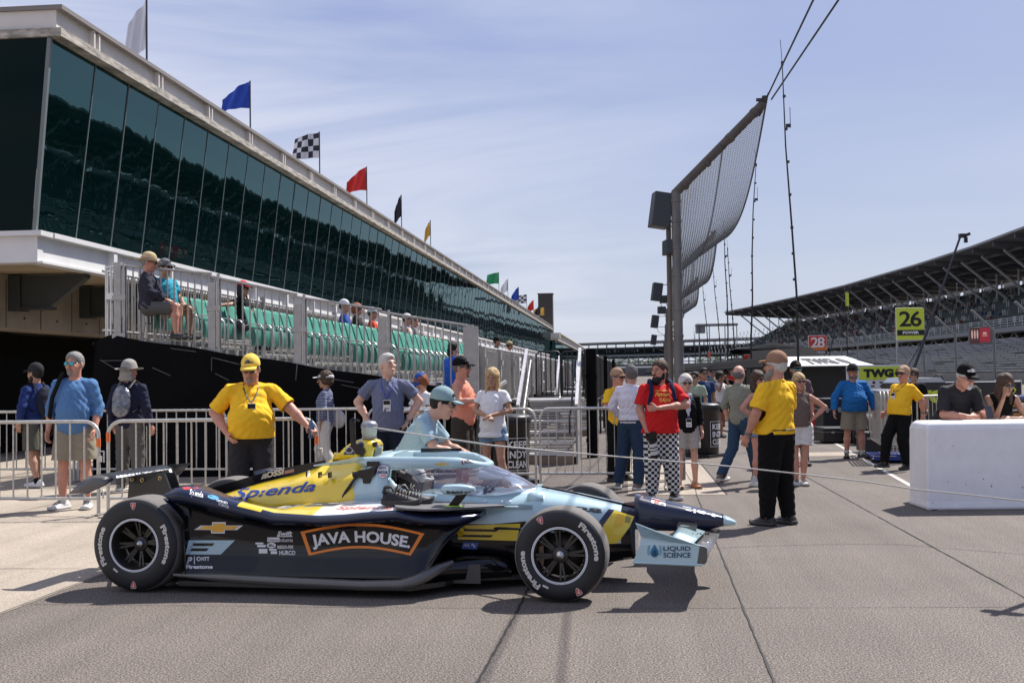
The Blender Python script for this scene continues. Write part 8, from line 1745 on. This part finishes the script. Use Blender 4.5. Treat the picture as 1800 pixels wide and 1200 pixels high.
def ring(mb, poly, cx, cz, w, h, f, y):
    n = len(poly); a_ = [(cx+u*w, y, cz+v*h) for u, v in poly]; b_ = [(cx+u*w*f, y, cz+v*h*f) for u, v in poly]; mb.add(a_+b_, [(i, (i+1) % n, (i+1) % n+n, i+n) for i in range(n)])
ring(mb, o_, X(1774), z(693), .30, .28, .80, -.015); mb.bar((X(1774)-.06, -.015, z(695)), (X(1774), -.015, z(686)), .02, .01); mb.bar((X(1774)+.06, -.015, z(695)), (X(1774)+.02, -.015, z(686)), .02, .01); mb.build('diamond_emblem', lime, t, fix=False)
MB().bb((X(1797), .05, z(745)), (X(1799.5), 1.25, z(670))).build('edge_strip', mat('awning_white', (.66,)*3), t)
mb = MB()
for x in (.3, 2.0): mb.lathe([(0, -.05), (.17, -.05), (.17, .06), (0, .06)], (x, .1, .17), axis='Y', n=18)
mb.pieces('wheel', M_tyre, t); mb = MB(); mb.tube([(X(1595), .1, z(672)), (X(1594), .1, z(661)), (X(1604), .1, z(660)), (X(1606), .1, z(668))], .02, 6); mb.tube([(X(1655), .5, z(668)), (X(1662), .5, z(660)), (X(1674), .5, z(660)), (X(1678), .5, z(672))], .02, 6); mb.pieces('grab_rail', M_dkbox, t)
# bodywork of another race car beyond the barrier
a = D(1775, 722, 19.5); t = thing('spare_bodywork', 'dark and orange striped race car bodywork resting beyond the white barrier', 'car bodywork', (a.x, a.y, 0), YAW)
mb = MB(); mb.loft([sup(w, zb, zt, x, 16, 2.6) for x, w, zb, zt in [(-.15, .04, 1.0, 1.04), (.1, .14, .98, 1.10), (.5, .2, .97, 1.16), (1.2, .24, .95, 1.2)]]); mb.build('nose_panel', mat('bodywork_navy', (.02, .03, .08), .25, coat=1), t)
for i in range(4): MB().tube([(-.02+.02*i, -.1, .93-.07*i), (.5, -.12, .96-.08*i), (1.2, -.1, .92-.08*i)], .018, 6).build('tube', mat(['tube_orange', 'tube_white'][i % 2], [(.65, .25, .03), (.5, .5, .5)][i % 2], .5), t)
mb = MB(); mb.bb((.2, -.1, .0), (.3, 0, .95)); mb.bb((1.0, -.1, .0), (1.1, 0, .95)); mb.pieces('trestle', M_dkbox, t)
# cases, carts, tyres by the pit
def case(x0, x1, y0, y1, dep, dp, lab, c=(.012, .012, .013), name='equipment_case'):
    k2 = dep/2000; a = D(x0, y1, dep); W_ = (x1-x0)*k2; zt = D(x0, y0, dep).z; zb = max(0.0, min(D(x0, y1, dep).z, .1)); t = thing(name, lab, 'case', (a.x, a.y, 0), YAW)
    MB().bb((0, 0, .03), (W_, dp, zt)).build('body', mat('case_%s' % name+str(c[0]), c, .5, var=.2, vscale=6), t, bevel=.02)
    mb = MB(); mb.bb((-.01, -.01, zt*.72), (W_+.01, dp+.01, zt*.74)); 
    for u in (.2, .8): mb.bb((W_*u-.03, -.02, zt*.66), (W_*u+.03, -.005, zt*.78))
    mb.build('lid_seam_and_latches', M_galv, t); mb = MB()
    for u in (.12, .88): mb.lathe([(0, -.02), (.035, -.02), (.035, .02), (0, .02)], (W_*u, .03, .035), axis='Y', n=10)
    mb.pieces('castor', M_tyre, t); return t
case(1448, 1484, 700, 778, 26, .7, 'tall black equipment cabinet left of the blue jacketed man')
case(1448, 1530, 752, 782, 24.6, .8, 'low wide black case behind the blue jacketed man')
case(1424, 1444, 700, 767, 28, .6, 'red tool cabinet between the taupe woman and the black cases', (.30, .012, .015), 'tool_cabinet')
case(1522, 1552, 760, 808, 21.5, .6, 'dark equipment box beside the stacked barricades', (.02, .024, .03))
case(1490, 1590, 706, 752, 25.8, .6, 'black counter with yellow green stripe under the sponsor board', (.009, .01, .01), 'pit_counter')
for i in range(3):
    a = D(1512+i*14, 740, 24.2); mb = MB(); mb.lathe([(.17, -.13), (.30, -.14), (.33, -.1), (.33, .1), (.30, .14), (.17, .13), (.17, -.13)], (0, 0, .33), axis='Y', n=28); o = mb.build('tyre', M_tyre, loc=(a.x, a.y, 0), rz=YAW+1.2); tag(o, ['black slick tyre standing by the pit counter, leftmost of three', 'middle black slick tyre standing by the pit counter', 'rightmost black slick tyre standing by the pit counter'][i], 'tyre')
# stacked barricades on a dolly
for i in range(9):
    a = D(1551, 812, 19.3); x = a.x+i*.062; o = dup_at(bar0, (x, a.y, .10), rad(83), f'crowd barricade stacked on end in the dolly, {["first","second","third","fourth","fifth","sixth","seventh","eighth","ninth"][i]} from the left')
    o.scale = (1, .55, 1)
a = D(1551, 812, 19.3); mb = MB(); mb.box((.55, .75, .07), (.75, 1.4, .05)); mb.box((.55, .04, .10), (.75, .04, .10)); t = thing('dolly', 'blue steel dolly under the stacked barricades', 'dolly', (a.x-.3, a.y, 0), -.1)
mb.build('bed', mat('dolly_blue', (.015, .04, .22), .6), t); mb = MB()
for x in (.15, .95):
    for y in (.1, 2.2): mb.lathe([(0, -.02), (.04, -.02), (.04, .02), (0, .02)], (x, y, .04), axis='X', n=10)
mb.pieces('castor', M_tyre, t)
a = D(1612, 716, 20.2); b = D(1650, 716, 21); barricade(Vector((a.x, a.y, 0)), Vector((a.x+1.1, a.y+.4, 0)), 'crowd barricade standing between the leaning marshal and the white barrier')
# ================================================================= litter bins
def wbin(x, dep, lab, ang=0.0, rep=1):
    a = D(x, 700, dep); t = thing('litter_bin', lab, 'bin', (a.x, a.y, 0), YAW+ang)
    MB().lathe([(0, .02), (.24, .02), (.26, .06), (.285, .86), (.30, .87), (.30, .90), (.28, .91), (.0, .915)], n=28).build('body', mat('bin_black', (.010, .010, .011), .4), t)
    mb = MB(); mb.lathe([(.29, .90), (.31, .91), (.31, .96), (.27, .99), (.2, 1.0), (0, 1.0)], n=28); mb.build('lid', mat('bin_lid', (.02, .02, .022), .45), t)
    mb = MB(); mb.box((0, .02, .03), (.66, .6, .05)); 
    for s_ in (-1, 1): mb.lathe([(0, -.03), (.07, -.03), (.07, .03), (0, .03)], (s_*.26, .22, .07), axis='X', n=12)
    mb.build('base', M_blackp, t); mb = MB()
    for k, w in enumerate(('KEEP', 'INDY', 'CLEAN')):
        geo = text_fit(w, .30, .105, bold=.03, sub=1); mb.add([(.292*math.sin(u/.285), -.292*math.cos(u/.285), .57-.14*k+v) for u, v in geo[0]], geo[1])
    for (u0, v0, u1, v1) in ((-.19, .66, .19, .668), (-.19, .20, .19, .208), (-.195, .20, -.187, .668), (.187, .20, .195, .668)):
        n_ = 8; mb.add([(.2905*math.sin(lerp(u0, u1, i/n_)/.285), -.2905*math.cos(lerp(u0, u1, i/n_)/.285), v) for v in (v0, v1) for i in range(n_+1)], [(i, i+1, i+n_+2, i+n_+1) for i in range(n_)])
    mb.build('lettering', P_dw, t, fix=False); return t
wbin(897, 16.7, 'black round litter bin lettered KEEP INDY CLEAN behind the blonde woman', .35)
wbin(1237, 21.3, 'black round litter bin lettered KEEP INDY CLEAN behind the white haired woman', .9)
q_ = MB().tube([(0, 0, 0), (0, 0, 1.95)], .03, 8).tube([(-.12, 0, 1.72), (.16, .02, 1.95)], .05, 8).tube([(0, 0, 0), (.2, .1, .02)], .02, 6).build('signal_post', M_galv, loc=(3.32, 8.75, 0)); tag(q_, 'thin steel post just outside the right edge whose shadow falls on the asphalt', 'post')  # unseen post added to cast the pole shadow at lower right
mb = MB(); mb.ball((0, 0, 0), (.095, .085, .075), n=16); mb.prism([(.05, -.06, -.02), (.14, -.045, -.03), (.16, 0, -.032), (.14, .045, -.03), (.05, .06, -.02)], (0, 0, .006)); o = mb.build('cap', cloth('cap_offwhite', (.55, .55, .52))); o.matrix_world = CM4 @ Matrix.Translation((1.93, -.12, .80)); tag(o, 'off white cap resting on the cockpit headrest of the race car', 'cap')
